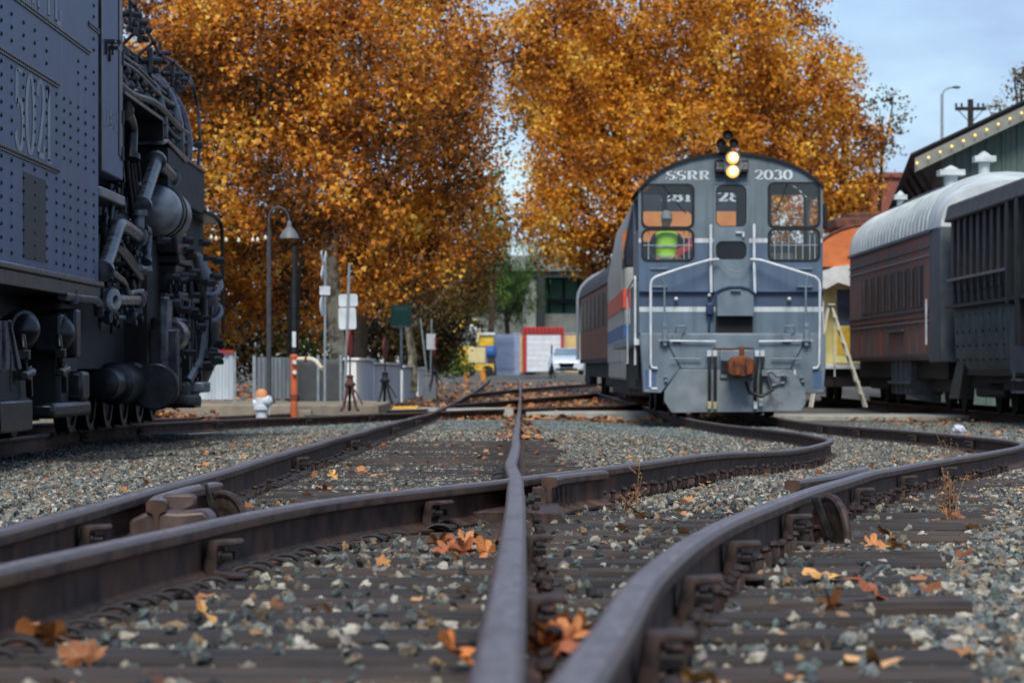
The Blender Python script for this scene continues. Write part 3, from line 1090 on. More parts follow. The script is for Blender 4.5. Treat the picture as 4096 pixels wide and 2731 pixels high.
# small leaf litter, uncountable
def litter(name, n, region, size, cols, seed, label, lift=.03):
    rr = random.Random(seed)
    vs, fs, lr = [], [], []
    for _ in range(n):
        X, D, zz = region(rr)
        s = size * rr.uniform(.6, 1.3)
        e = Matrix.Rotation(rr.random() * 6.28, 3, 'Z') @ Matrix.Rotation(rr.uniform(-.7, .7), 3, 'X') @ Matrix.Rotation(rr.uniform(-.5, .5), 3, 'Y')
        z = (zz if zz is not None else ground_z(X, D)) + lift + s * .25
        i = len(vs)
        vs.append((X, D, z))
        for x, y in LS:
            p = e @ Vector((x * s, y * s, .25 * s * (x * x + y * y) * rr.uniform(.2, 1.4)))
            vs.append((X + p.x, D + p.y, z + p.z))
        for k in range(len(LS) - 1):
            fs.append((i, i + 1 + k, i + 2 + k))
        lr += [rr.random()] * (len(LS) + 1)
    o = MB().add(vs, fs).build(name, leaf_mat('litter_' + name, cols, transl=.1, noise_scale=.8), recalc=False, smooth=False)
    at = o.data.attributes.new('lr', 'FLOAT', 'POINT')
    at.data.foreach_set('value', lr)
    kind(o, 'stuff', label)
    return o
LIT = [(104, 66, 44), (150, 94, 56), (182, 124, 76), (204, 156, 106), (172, 112, 68)]
litter('leaf_litter', 1500, lambda r: (lambda D: (r.uniform(-half(D), half(D)), D, None))(3 + 50 * r.random() ** .6), .035, LIT, 5, 'small dry leaves scattered over the ballast')
litter('leaf_litter', 5500, lambda r: (lambda D: (r.uniform(-6 - (D - 55) * .1, 5), D, None))(56 + 95 * r.random() ** 1.4), .10, LIT, 6, 'orange carpet of fallen leaves beyond the concrete path', .02)
litter('leaf_litter', 900, lambda r: (lambda t: (-7.0 + 2.2 * t + r.gauss(0, .12), 50.5 + r.gauss(0, .35), ground_z(-6, 50) + abs(r.gauss(.12, .1)) * (1 - abs(t - .55) * 1.2)))(r.random()), .07, LIT, 8, 'drift of orange leaves piled against the low concrete ledge')
litter('leaf_litter', 700, lambda r: (lambda D: (along('centre_right', D)[0].x + r.choice((-1, 1)) * abs(r.gauss(.12, .08)), D, None))(r.uniform(34, 90)), .05, LIT, 9, 'leaves gathered along the straight rail towards the concrete path')
litter('leaf_litter', 500, lambda r: (lambda D: (r.uniform(6.3, 8.6), D, None))(r.uniform(42, 66)), .05, LIT, 10, 'leaves lying along the parked dark cars')
# ------------------------------------------------------------------ black steam locomotive and its tender (left)
steel = mat('tender_blue_black', (54, 66, 97), (78, 92, 124), scale=2.2, rough=.5, metal=.0, bump=.006, bscale=1.6, stretch=(1, 3.0, .35), c3=(92, 104, 132), c3scale=1.6, c3range=(.58, .78))
steel2 = mat('engine_black_steel', (15, 16, 20), (32, 35, 42), scale=6, rough=.34, metal=.3, bump=.004, bscale=20, c3=(58, 61, 68), c3scale=2.5)
steel3 = mat('engine_sooty', (10, 11, 12), (22, 23, 25), scale=6, rough=.65, bump=.004, bscale=20)
steel4 = mat('engine_grey_jacket', (86, 92, 100), (128, 134, 142), scale=5, rough=.38, metal=.3, c3=(64, 60, 56), c3scale=2.5)
pipe_m = mat('engine_pipe', (40, 44, 54), (74, 81, 94), scale=8, rough=.28, metal=.3, c3=(40, 40, 44), c3scale=5)
letter_grey = mat('faded_white_paint', (128, 134, 144), (158, 162, 168), scale=9, rough=.7, c3=(84, 92, 112), c3scale=6, stretch=(1, 3, .5))
XW = -3.97
def SX(x, y, X):
    """photo pixel on the plane X = const -> world point"""
    D = X * F / (x - CX)
    return Vector((X, D, CZ + (YH - y) * D / F))
ST0 = Vector((-5.49, 24.0, .155))
tender = thing('steam_tender', 'blue black riveted tender lettered 5021 behind the steam locomotive', 'tender', ST0)
def lt(p):
    return Vector(p) - ST0
def tp(mb, name, m, parent=None, **k):
    """parts given in world coordinates, stored relative to the thing's base"""
    mb.v = [tuple(Vector(v) - ST0) for v in mb.v]
    return mb.build(name, m, parent or tender, **k)
m = MB()
m.prism([(20.0, 1.60), (30.04, 1.60), (30.04, 5.6), (20.0, 5.6)], XW, -7.0, lambda x, y, z: (y, x, z))
side = tp(m, 'side_sheet', steel, bevel=.015)
m = MB().bb(-7.02, XW + .05, 20, 30.08, 1.585, 1.635)
tp(m, 'sill_ledge', pipe_m, bevel=.012)
m = MB().bb(-7.0, XW + .012, 20, 30.06, 1.46, 1.584)
tp(m, 'sill', steel2, bevel=.01)
for z, d0, d1 in ((3.76, 20, 29.35), (3.27, 20, 27.32), (2.52, 20, 27.32), (4.03, 29.3, 30.03)):
    m = MB().bb(XW - .01, XW + .016, d0, d1, z - .022, z + .022)
    for D_ in np.arange(d0 + .06, d1, .105):
        m.lathe((XW + .014, D_, z), (1, 0, 0), [(0, .014), (.008, .011), (.012, .004)], n=6)
    tp(m, 'seam_strip', steel2)
cols = [23.75, 24.3, 24.8, 25.4, 26.0, 26.66, 27.24, 27.7, 28.1, 28.6, 29.1, 29.66]
tops = [5.2, 5.2, 3.72, 3.72, 3.72, 3.72, 3.22, 3.22, 3.22, 3.72, 3.72, 5.2]
for i, D_ in enumerate(cols):
    m = MB()
    z = 1.72
    while z < tops[i]:
        if not any(abs(z - s) < .045 for s in (3.76, 3.27, 2.52)):
            m.lathe((XW - .004, D_ + rnd.uniform(-.006, .006), z), (1, 0, 0), [(0, .021), (.010, .019), (.018, .012), (.022, .004)], n=8)
        z += .105
    tp(m, 'rivet_row', steel2)
def letters_on_wall(text, D0, z0, h, width, parent, m_, name, x=XW, wmax=.16, wmin=.05):
    mb, wd = lettering(text, h, wmax, wmin)
    k = width / wd
    mb.v = [tuple(Vector((x + .004, D0 + v[0] * k, z0 + v[2])) - ST0) for v in mb.v]
    return mb.build(name, m_, parent, smooth=False, recalc=False)
letters_on_wall('5021', 24.98, 2.56, .67, 1.98, side, letter_grey, 'lettering', wmax=.19, wmin=.06)
letters_on_wall('SANTA FE', 23.9, 3.80, .62, 3.6, side, letter_grey, 'lettering', wmax=.17, wmin=.05)
m = MB().bb(XW - .01, XW + .005, 25.42, 26.62, 1.70, 2.40)
tp(m, 'dark_patch', mat('scorched_patch', (26, 26, 28), (44, 44, 48), scale=2, stretch=(1, 4, .4), rough=.6), side)
# tender underframe: dark mass, trucks, brake gear
tp(MB().bb(-6.6, -4.5, 20, 30.2, .75, 1.46), 'underframe', steel3)
tp(MB().bb(-6.9, -4.15, 28.75, 29.9, .42, 1.46), 'truck_frame', steel3, bevel=.05)
tp(MB().bb(-4.5, -4.05, 20, 26.3, .35, .85), 'truck_frame', steel3, bevel=.06)
tp(MB().bb(-4.35, -4.02, 29.3, 29.8, .5, .78).bb(-4.4, -4.02, 27.5, 29.9, .36, .5), 'equaliser', steel2, bevel=.04)
def dome(c, r, ax, prof, name, mm, parent):
    m = MB().lathe(c, ax, [(t * r, k * r) for t, k in prof], n=24)
    return tp(m, name, mm, parent)
cap = [(-1.2, .75), (-.6, .8), (-.55, .97), (.0, 1.0), (.12, .97), (.18, .82), (.55, .62), (.75, .35), (.8, .1)]
for px in (95, 240):
    c = SX(px, 1318 + (px > 100) * 14, -4.08)
    dome(c, .165, (.75, -.66, 0), cap, 'brake_cylinder', steel2, tender)
    a = SX(px - 6, 1340, -3.98)
    m = MB().tube([a, a + Vector((.02, -.05, -.10)), a + Vector((.02, -.02, -.22)), a + Vector((.0, .1, -.30))], .028, n=8)
    m.box(a + Vector((.02, -.02, -.16)), (.09, .1, .08))
    m.box(a + Vector((0, .1, -.32)), (.1, .14, .09))
    m.cyl(a + Vector((.03, -.12, -.33)), a + Vector((.03, .34, -.30)), .035)
    m.box(a + Vector((0, .36, -.38)), (.05, .07, .26), Matrix.Rotation(.25, 3, 'X'))
    tp(m, 'brake_rigging', steel2, bevel=.008)
m = MB()
a, b, c_, d_ = (SX(0, 1285, -3.9), SX(45, 1282, -3.9), SX(88, 1475, -3.9), SX(-10, 1475, -3.9))
nv = Vector((-.08, 0, 0))
m.add([a, b, c_, d_, a + nv, b + nv, c_ + nv, d_ + nv], [(0, 1, 2, 3), (7, 6, 5, 4), (0, 4, 5, 1), (1, 5, 6, 2), (2, 6, 7, 3), (3, 7, 4, 0)])
for t in (.25, .75):
    q0, q1 = a.lerp(b, t), d_.lerp(c_, t)
    m.tube([q0 + Vector((.01, 0, 0)), q1 + Vector((.01, 0, 0))], .012, n=6)
tp(m, 'sand_chute', pipe_m)
m = MB()
a = SX(38, 1410, -3.87)
for k in range(7):
    m.tube([a + Vector((.01, .012 * math.cos(t), -.045 * k + .026 * math.sin(t))) for t in np.linspace(0, 6.28, 9)], .006, n=5)
tp(m, 'chain', steel2)
tp(MB().bb(-4.3, -3.92, 24.0, 25.6, .3, .55), 'step_box', steel2, bevel=.02)
m = MB()
m.tube([SX(248, 1180, -4.0), SX(300, 1188, -4.0), SX(370, 1195, -4.0), SX(393, 1215, -4.0), SX(396, 1260, -4.0)], .05, n=10)
m.cyl(SX(285, 1165, -4.0), SX(287, 1212, -4.0), .06)
tp(m, 'steam_heat_pipe', pipe_m)
m = MB().bb(-4.3, -4.05, 28.1, 28.5, .95, 1.3).bb(-4.2, -3.98, 28.6, 28.9, .9, 1.35)
tp(m, 'bracket', steel2, bevel=.03)
def wheel(X, D, z0, r, parent, base, spoke=True):
    mb = MB().lathe((X - .07, D, z0 + r), (1, 0, 0), [(0, r * .5), (0, r + .03), (.03, r + .03), (.035, r), (.135, r), (.14, r * .86), (.11, r * .82), (.1, r * .32), (.15, r * .26), (.15, .01)], n=28)
    mb.v = [tuple(Vector(v) - base) for v in mb.v]
    return mb.build('wheel', steel2, parent)
for D_ in (21.5, 23.2, 24.9, 27.6, 29.4):
    wheel(-4.74, D_, .155, .45, tender, ST0)
    wheel(-6.24, D_, .155, .45, tender, ST0)

# ---- engine
EN0 = Vector((-5.49, 31.0, .13))
eng = thing('steam_locomotive', 'black steam locomotive with pipes, running board and curved front handrail', 'locomotive', EN0)
def ep(mb, name, m, parent=None, **k):
    mb.v = [tuple(Vector(v) - EN0) for v in mb.v]
    return mb.build(name, m, parent or eng, **k)
cabw = ep(MB().bb(-7.0, XW, 30.12, 31.92, 2.72, 5.6), 'cab_side', steel, bevel=.012)
ep(MB().bb(XW - .02, XW + .012, 31.55, 31.75, 2.95, 5.4).bb(XW - .02, XW + .02, 30.12, 30.2, 2.72, 5.5), 'door_frame', steel2, bevel=.006)
for z in (2.98, 3.35, 3.95):
    ep(MB().cyl((XW + .015, 31.78, z - .07), (XW + .015, 31.78, z + .07), .018, n=8), 'hinge', steel2)
for D_, z in ((30.5, 3.98), (30.75, 3.94), (30.95, 4.02), (30.6, 4.55)):
    ep(MB().bb(XW, XW + .1, D_, D_ + .12, z, z + .03).bb(XW, XW + .03, D_, D_ + .03, z - .12, z), 'latch', steel2)
mb, wd = lettering('A.T.& S.F.', .19, .17, .05)
mb.v = [tuple(Vector((XW + .004, 30.32 + v[0] * 1.28 / wd, 3.17 + v[2])) - EN0) for v in mb.v]
mb.build('lettering', letter_grey, cabw, smooth=False, recalc=False)
ep(MB().bb(XW - .25, XW + .015, 30.15, 32.0, 2.46, 2.56), 'cab_apron', steel4, bevel=.015)
# boiler with bands
prof = [(0, 1.16), (3.2, 1.16), (3.25, 1.12), (6.0, 1.08), (7.6, 1.06), (7.62, 1.12), (7.8, 1.12), (7.82, 1.06), (9.9, 1.05), (9.92, 1.10), (10.35, 1.10), (10.45, 1.02), (10.6, .75), (10.72, .3), (10.75, .02)]
ep(MB().lathe((-5.49, 32.0, 3.75), (0, 1, 0), prof, n=56), 'boiler', steel2, angle=30)
for t in (.9, 2.0, 3.2, 4.6, 6.0, 8.7):
    ep(MB().lathe((-5.49, 32.0 + t, 3.75), (0, 1, 0), [(0, 1.1), (0, 1.185), (.09, 1.185), (.09, 1.1)], n=56), 'boiler_band', pipe_m)
ep(MB().bb(-6.5, -4.45, 30.1, 42.2, .8, 3.3), 'firebox_and_frame', steel3)
# pipes lying along the boiler's visible flank
def flank(D_, deg, r=1.2):
    return Vector((-5.49 + r * math.cos(R(deg)), D_, 3.75 + r * math.sin(R(deg))))
for deg, r, rr in ((22, 1.22, .03), (28, 1.22, .022), (32, 1.22, .026), (40, 1.21, .02), (47, 1.23, .034), (8, 1.24, .04), (2, 1.22, .02), (58, 1.21, .022)):
    ep(MB().tube([flank(32 + t, deg + 2.5 * math.sin(t * 1.1 + deg), r) for t in np.arange(0, 9.4, .45)], rr, n=9), 'boiler_pipe', pipe_m if rr > .04 else steel2)
for D_ in np.arange(33.0, 40, .8):
    m = MB()
    for deg in (-5, 3, 12, 20, 30, 40):
        m.lathe(flank(D_, deg, 1.13), (math.cos(R(deg)), 0, math.sin(R(deg))), [(0, .07), (.06, .07), (.1, .045), (.12, .01)], n=9)
    ep(m, 'staybolt_row', steel2)
# vertical hoops at the smokebox
for D_, rr in ((38.6, .05), (40.3, .075), (41.6, .05)):
    ep(MB().tube([flank(D_, a, 1.2) for a in range(-30, 92, 8)], rr, n=10), 'hoop_pipe', pipe_m)
# running boards with a hanging valance and a dark sheet painted as shade
def along_y(poly, x0, x1):
    return MB().prism(poly, x0, x1, lambda x, y, z: (y, x, z))
ep(along_y([(31.95, 3.60), (35.45, 3.60), (35.45, 3.64), (31.95, 3.64)], -4.6, XW + .02), 'running_board', steel2, bevel=.008)
ep(along_y([(31.95, 3.0), (35.3, 2.75), (35.42, 3.2), (35.42, 3.6), (31.95, 3.6)], -4.35, -4.3), 'valance_and_shade', steel3)  # dark sheet standing in for the shade under the near board
ep(along_y([(35.42, 3.60), (35.46, 3.60), (35.5, 3.35), (35.46, 3.35)], -4.6, XW + .02), 'step_riser', steel2)
ep(along_y([(35.4, 3.33), (36.0, 3.40), (38.0, 3.30), (38.2, 3.33), (40.5, 3.32), (40.5, 3.36), (38.2, 3.37), (36.0, 3.44), (35.4, 3.37)], -4.6, XW + .02), 'running_board', pipe_m, bevel=.008)
ep(along_y([(36.2, 2.80), (40.48, 2.80), (40.48, 3.32), (36.2, 3.36)], -4.5, XW - .01), 'valance_and_shade', steel3)
ep(along_y([(40.4, 2.80), (42.5, 2.78), (42.5, 2.83), (40.4, 2.85)], -6.9, XW + .02), 'front_deck', steel2, bevel=.008)
# front handrail with stanchions
hr = [SX(470, -40, -4.42), SX(535, 20, -4.42), SX(575, 100, -4.42), SX(615, 170, -4.42), SX(640, 215, -4.42), SX(690, 247, -4.42), SX(745, 298, -4.42), SX(772, 345, -4.3), SX(790, 430, -4.25), SX(798, 520, -4.2), SX(797, 590, -4.2), SX(792, 665, -4.2)]
ep(MB().tube([tuple(p) for p in spline([tuple(p) for p in hr], 5)], .022, n=9), 'handrail', steel2)
for i in (1, 2, 3, 4, 5, 6):
    p = hr[i]
    q = Vector((-5.49, p.y - .3, 3.75)) + (Vector((p.x, p.y, p.z)) - Vector((-5.49, p.y, 3.75))).normalized() * 1.02
    ep(MB().cyl(p, q, .022, n=8).sphere(p, .042, 8), 'stanchion', steel2)
p = SX(797, 580, -4.2)
ep(MB().box(p + Vector((-.15, .02, 0)), (.34, .06, .05)).box(p, (.1, .08, .09)), 'rail_bracket', steel2, bevel=.01)
ep(MB().tube([SX(821, 848, -3.95), SX(850, 858, -3.95), SX(878, 886, -3.95), SX(888, 915, -3.93), SX(890, 1000, -3.93), SX(892, 1180, -3.93), SX(893, 1335, -3.93)], .026, n=9), 'front_grab_rail', steel3)
# valve gear at the top, injector and clack valves
rr_ = random.Random(4)
for px, py, w_ in ((560, 120, .16), (600, 245, .18), (640, 215, .12), (690, 300, .14), (710, 320, .16), (545, 90, .14), (520, 60, .12)):
    a = SX(px, py, -4.45)
    m = MB()
    w_ *= .62
    m.cyl(a + Vector((-.12, -.12, 0)), a + Vector((.1, .2, .02)), w_ * .45, n=10)
    m.cyl(a + Vector((0, 0, -.16)), a + Vector((0, 0, .16)), w_ * .35, n=10)
    m.box(a + Vector((.05, .1, -.1)), (w_, w_, w_ * .7))
    ep(m, 'valve', steel2, bevel=.01)
for k, (px, py) in enumerate(((672, 360), (712, 420))):
    m = MB()
    for j in range(14):
        a = SX(px + j * 1.2, py + j * 13, -4.36)
        m.tube([a + Vector((.012 * math.cos(t), .02 * math.cos(t), .03 * math.sin(t))) for t in np.linspace(0, 6.28, 8)], .007, n=5)
    ep(m, 'chain', steel3)
# plumbing below the cab and running board
def pipe(pts, r, X, name='pipe', mm=None, flange=True):
    P = [SX(x, y, X) for x, y in pts]
    m = MB().tube([tuple(p) for p in (spline([tuple(q) for q in P], 4) if len(P) > 2 else P)], r, n=12)
    if flange:
        for q0, q1 in ((P[0], P[1]), (P[-1], P[-2])):
            dirv = (q1 - q0).normalized()
            m.cyl(q0, q0 + dirv * .06, r * 1.5, n=12)
    return ep(m, name, mm or pipe_m)
pipe([(494, 440), (512, 470), (524, 517), (523, 590), (521, 640)], .07, -4.0, mm=steel2)
pipe([(626, 640), (606, 700), (585, 765), (565, 825)], .075, -3.95)
pipe([(628, 645), (655, 675), (690, 712)], .07, -4.0, mm=pipe_m)
pipe([(412, 1085), (440, 1005), (465, 925), (478, 902), (500, 908), (553, 948)], .072, -3.95)
pipe([(555, 840), (555, 880), (554, 945)], .06, -3.96)
pipe([(572, 915), (590, 920), (594, 945), (590, 1000), (584, 1050)], .04, -3.97)
pipe([(450, 1201), (500, 1201), (553, 1201)], .058, -3.95)
ep(MB().lathe(SX(450, 1201, -3.9), (.86, -.5, 0), [(-.08, .07), (-.04, .115), (.02, .115), (.04, .09), (.04, .05), (-.04, .04)], n=24), 'hose_coupling', steel4)
pipe([(505, 1160), (520, 1175), (530, 1170), (568, 1165)], .03, -3.94, flange=False)
pipe([(430, 1075), (460, 1100), (495, 1130), (505, 1165)], .035, -3.96, flange=False)
for dx in (0, 14, 27):
    pipe([(458 + dx, 985), (500 + dx, 1035), (560 + dx * .3, 1115)], .024, -4.0, flange=False, mm=steel2)
for x0, x1 in ((505, 530), (520, 545), (532, 556), (548, 562)):
    pipe([(x0, 640), (x0 + 8, 720), (x1, 850)], .028, -4.02, flange=False, mm=steel2)
for k in range(90):
    px, py = rr_.uniform(402, 565), rr_.uniform(735, 1290)
    a = SX(px, py, -4.06 - rr_.random() * .15)
    m = MB()
    t = rr_.random()
    s = rr_.uniform(.035, .07)
    if t < .4:
        m.cyl(a, a + Vector((rr_.uniform(.02, .12), rr_.uniform(-.1, .25), 0)), s, n=6)
        m.cyl(a + Vector((0, 0, -.1)), a + Vector((0, 0, .1)), s * .55, n=8)
    elif t < .7:
        m.box(a, (s * 2, s * 3, s * 2))
        m.cyl(a + Vector((s, 0, 0)), a + Vector((s + .07, -.02, 0)), s * .5, n=6)
    else:
        m.cyl(a + Vector((0, 0, -.2)), a + Vector((.02, .03, .22)), s * .4, n=8)
        m.box(a + Vector((0, 0, .1)), (s * 1.8, s * 1.8, s))
    ep(m, 'fitting', rr_.choice([steel2, steel2, pipe_m]), bevel=.006)
# air reservoir
ep(MB().lathe((-4.1, 35.7, 2.62), (0, 1, 0), [(0, .02), (.03, .14), (.1, .24), (.2, .285), (.32, .295), (1.5, .295), (1.6, .2), (1.62, .02)], n=36), 'air_reservoir', steel4)
for D_ in (36.15, 36.5):
    ep(MB().lathe((-4.1, D_, 2.62), (0, 1, 0), [(0, .29), (0, .315), (.06, .315), (.06, .29)], n=36), 'reservoir_strap', steel2)
# running gear
for D_ in (33.2, 34.7, 36.2, 37.7, 39.3, 40.8):
    wheel(-4.74, D_, .12, .5, eng, EN0)
    wheel(-6.24, D_, .12, .5, eng, EN0)
ep(MB().lathe((-4.34, 33.2, .64), (0, 1, 0), [(0, .1), (.02, .17), (.7, .17), (.72, .21), (.8, .21), (.82, .23), (2.0, .23), (2.02, .2), (2.2, .2), (2.22, .25), (2.3, .25), (2.32, .2), (2.7, .27), (2.85, .27), (2.86, .2)], n=32), 'steam_cylinder', steel2)
ep(MB().bb(-4.1, -3.78, 35.35, 35.6, .5, 1.25).lathe((-4.02, 35.2, .6), (0, 1, 0), [(0, .2), (.0, .27), (.1, .27), (.1, .2)], n=28), 'cylinder_head', steel2, bevel=.02)
ep(along_y([(35.3, .7), (35.6, .7), (35.75, 1.62), (35.35, 1.62)], -3.98, -3.88), 'lever', pipe_m, bevel=.02)
ep(MB().lathe(SX(690, 1340, -3.95), (0, 1, 0), [(-.25, .17), (.0, .19), (.1, .19), (.14, .12), (.3, .12)], n=20), 'crank_boss', pipe_m)
ep(MB().bb(-4.2, -3.9, 36.4, 37.6, 1.1, 1.4), 'crosshead', steel2, bevel=.03)
for px in (705, 742, 790):
    a, b = SX(px, 1180 if px < 780 else 1240, -4.0), SX(px + 4, 1560, -4.0)
    ep(MB().box((a + b) / 2, (.1, .16, (a - b).length)), 'hanger', steel2 if px > 720 else steel3, bevel=.01)
ep(MB().tube([SX(770, 1020, -3.96), SX(800, 1180, -3.96), (SX(805, 1330, -3.96)), SX(790, 1450, -3.96), SX(745, 1530, -3.96)], .07, n=8), 'curved_link', steel2)
ep(MB().bb(-4.3, -3.9, 38.4, 39.3, .32, .46), 'pedestal', steel2, bevel=.02)
a = SX(796, 1548, -3.9)
ep(MB().box(a, (.2, .9, .13)), 'step_block', steel4, bevel=.02)
a = SX(738, 1600, -3.95)
ep(MB().box(a, (.25, 1.6, .13)).box(a + Vector((0, 0, .12)), (.12, .45, .2)), 'sand_pipe_shoe', steel3, bevel=.04)
# steam chest and brackets above the gear
ep(MB().bb(-4.5, -3.95, 37.2, 39.6, 2.05, 2.16).bb(-4.45, -4.0, 37.3, 39.4, 1.72, 2.05).bb(-4.5, -3.95, 37.2, 39.6, 1.62, 1.72), 'steam_chest', steel2, bevel=.02)
ep(MB().bb(-4.3, -3.95, 37.0, 38.0, 2.16, 2.45).bb(-4.2, -3.98, 38.1, 38.6, 2.16, 2.4).bb(-4.2, -4.0, 37.2, 37.6, 2.45, 2.62), 'valve_cover', steel2, bevel=.03)
# rounded front: cast pilot shield
ep(MB().lathe((-4.75, 42.0, .4), (0, 0, 1), [(0, .3), (.02, .52), (.2, .66), (.45, .77), (.8, .82), (1.3, .81), (1.6, .76), (1.9, .62), (2.1, .4), (2.2, .1)], n=44), 'pilot_shield', steel2)
for r_, z in ((.84, 1.55), (.84, 1.9), (.80, .95)):
    ep(MB().tube([(-4.75 + r_ * math.cos(t), 42.0 + r_ * math.sin(t), z + .12 * math.sin(3 * t)) for t in np.linspace(-2.2, .8, 24)], .035, n=8), 'shield_pipe', pipe_m)
ep(MB().bb(-6.9, -4.2, 36.0, 42.6, .62, 2.8), 'front_frame', steel3)
for px, y0, y1, w_ in ((660, 1250, 1500, .05), (676, 1120, 1470, .04), (720, 1150, 1420, .05), (756, 1080, 1540, .06), (772, 1300, 1520, .05), (815, 1150, 1420, .06), (836, 1240, 1470, .05)):
    a, b = SX(px, y0, -3.98), SX(px + 3, y1, -3.98)
    ep(MB().tube([a, (a + b) / 2 + Vector((.02, .04, 0)), b], w_ * .6, n=7).box(a, (.1, .14, .1)).box(b, (.1, .16, .08)), 'gear_rod', rr_.choice([steel2, pipe_m]))
for k in range(44):
    a = SX(rr_.uniform(640, 870), rr_.uniform(960, 1480), -3.95)
    ep(MB().cyl(a, a + Vector((.1, .05, 0)), rr_.uniform(.03, .06), n=6).box(a, (.06, .2, .08)), 'fitting', steel2)
# ------------------------------------------------------------------ grey-blue switcher locomotive facing the camera
LZ = zl(51.5)
SW0 = Vector((3.60, 51.5, LZ))
sw = thing('switcher_locomotive', 'grey and blue switcher locomotive with lit twin headlight and white stripes', 'locomotive', SW0)
def A(zx, zy):
    """pixel of the enlarged study of the locomotive front -> local (x, z) in metres"""
    return ((2250 + zx * .797 - 2922) / 243.0, (1667 - (500 + zy * .797)) / 243.0)
def AR(x0, y0, x1, y1, r=.0):
    a, b = A(x0, y1), A(x1, y0)
    return rounded(a[0], a[1], b[0], b[1], r) if r else [a, (b[0], a[1]), b, (a[0], b[1])]
def abox(mb, x0, y0, x1, y1, d0, d1):
    a, b = A(x0, y1), A(x1, y0)
    return mb.bb(a[0], b[0], d0, d1, a[1], b[1])
gry = mat('loco_grey_paint', (98, 112, 122), (120, 134, 143), scale=3, rough=.45, c3=(82, 86, 90), c3scale=1.2, stretch=(1, 1, .5), bump=.002, bscale=30)
blu = mat('loco_blue_paint', (66, 88, 122), (84, 106, 138), scale=3, rough=.42, c3=(96, 108, 124), c3scale=1.4, stretch=(1, 1, .5))
nav = mat('loco_navy_paint', (40, 54, 88), (52, 66, 100), scale=3, rough=.4)
wht = mat('white_paint', (196, 202, 206), (224, 228, 230), scale=6, rough=.5, c3=(150, 150, 148), c3scale=3)
blk = mat('black_rubber', (14, 15, 17), (28, 29, 31), scale=8, rough=.55)
drk = mat('loco_underframe', (16, 15, 15), (38, 34, 32), scale=4, rough=.8, bump=.004, bscale=12)
rusty = mat('coupler_rust', (66, 38, 26), (128, 68, 34), scale=9, rough=.8, bump=.004, bscale=30, c3=(40, 30, 26), c3scale=4)
glass = glass_mat('cab_glass', (40, 48, 52), .05)
glassd = glass_mat('dark_glass', (26, 30, 30), .72)
top = [A(*p) for p in ((380, 325), (430, 272), (500, 222), (570, 186), (640, 163), (720, 146), (800, 137), (850, 135), (900, 137), (980, 148), (1060, 166), (1140, 192), (1200, 222), (1260, 262), (1305, 305))]
xl, xr = A(385, 0)[0], A(1305, 0)[0]
holes = [AR(400, 298, 655, 510, .1), AR(400, 525, 655, 676, .1), AR(768, 300, 922, 508, .1), AR(768, 580, 922, 672, .1), AR(1035, 290, 1287, 508, .1), AR(1035, 523, 1287, 676, .1)]
zsplit = A(0, 590)[1]
front = MB().plate([(xl, A(0, 592)[1]), (xr, A(0, 592)[1])] + [(x, z) for x, z in top[::-1]], [], 0, .04) if False else None
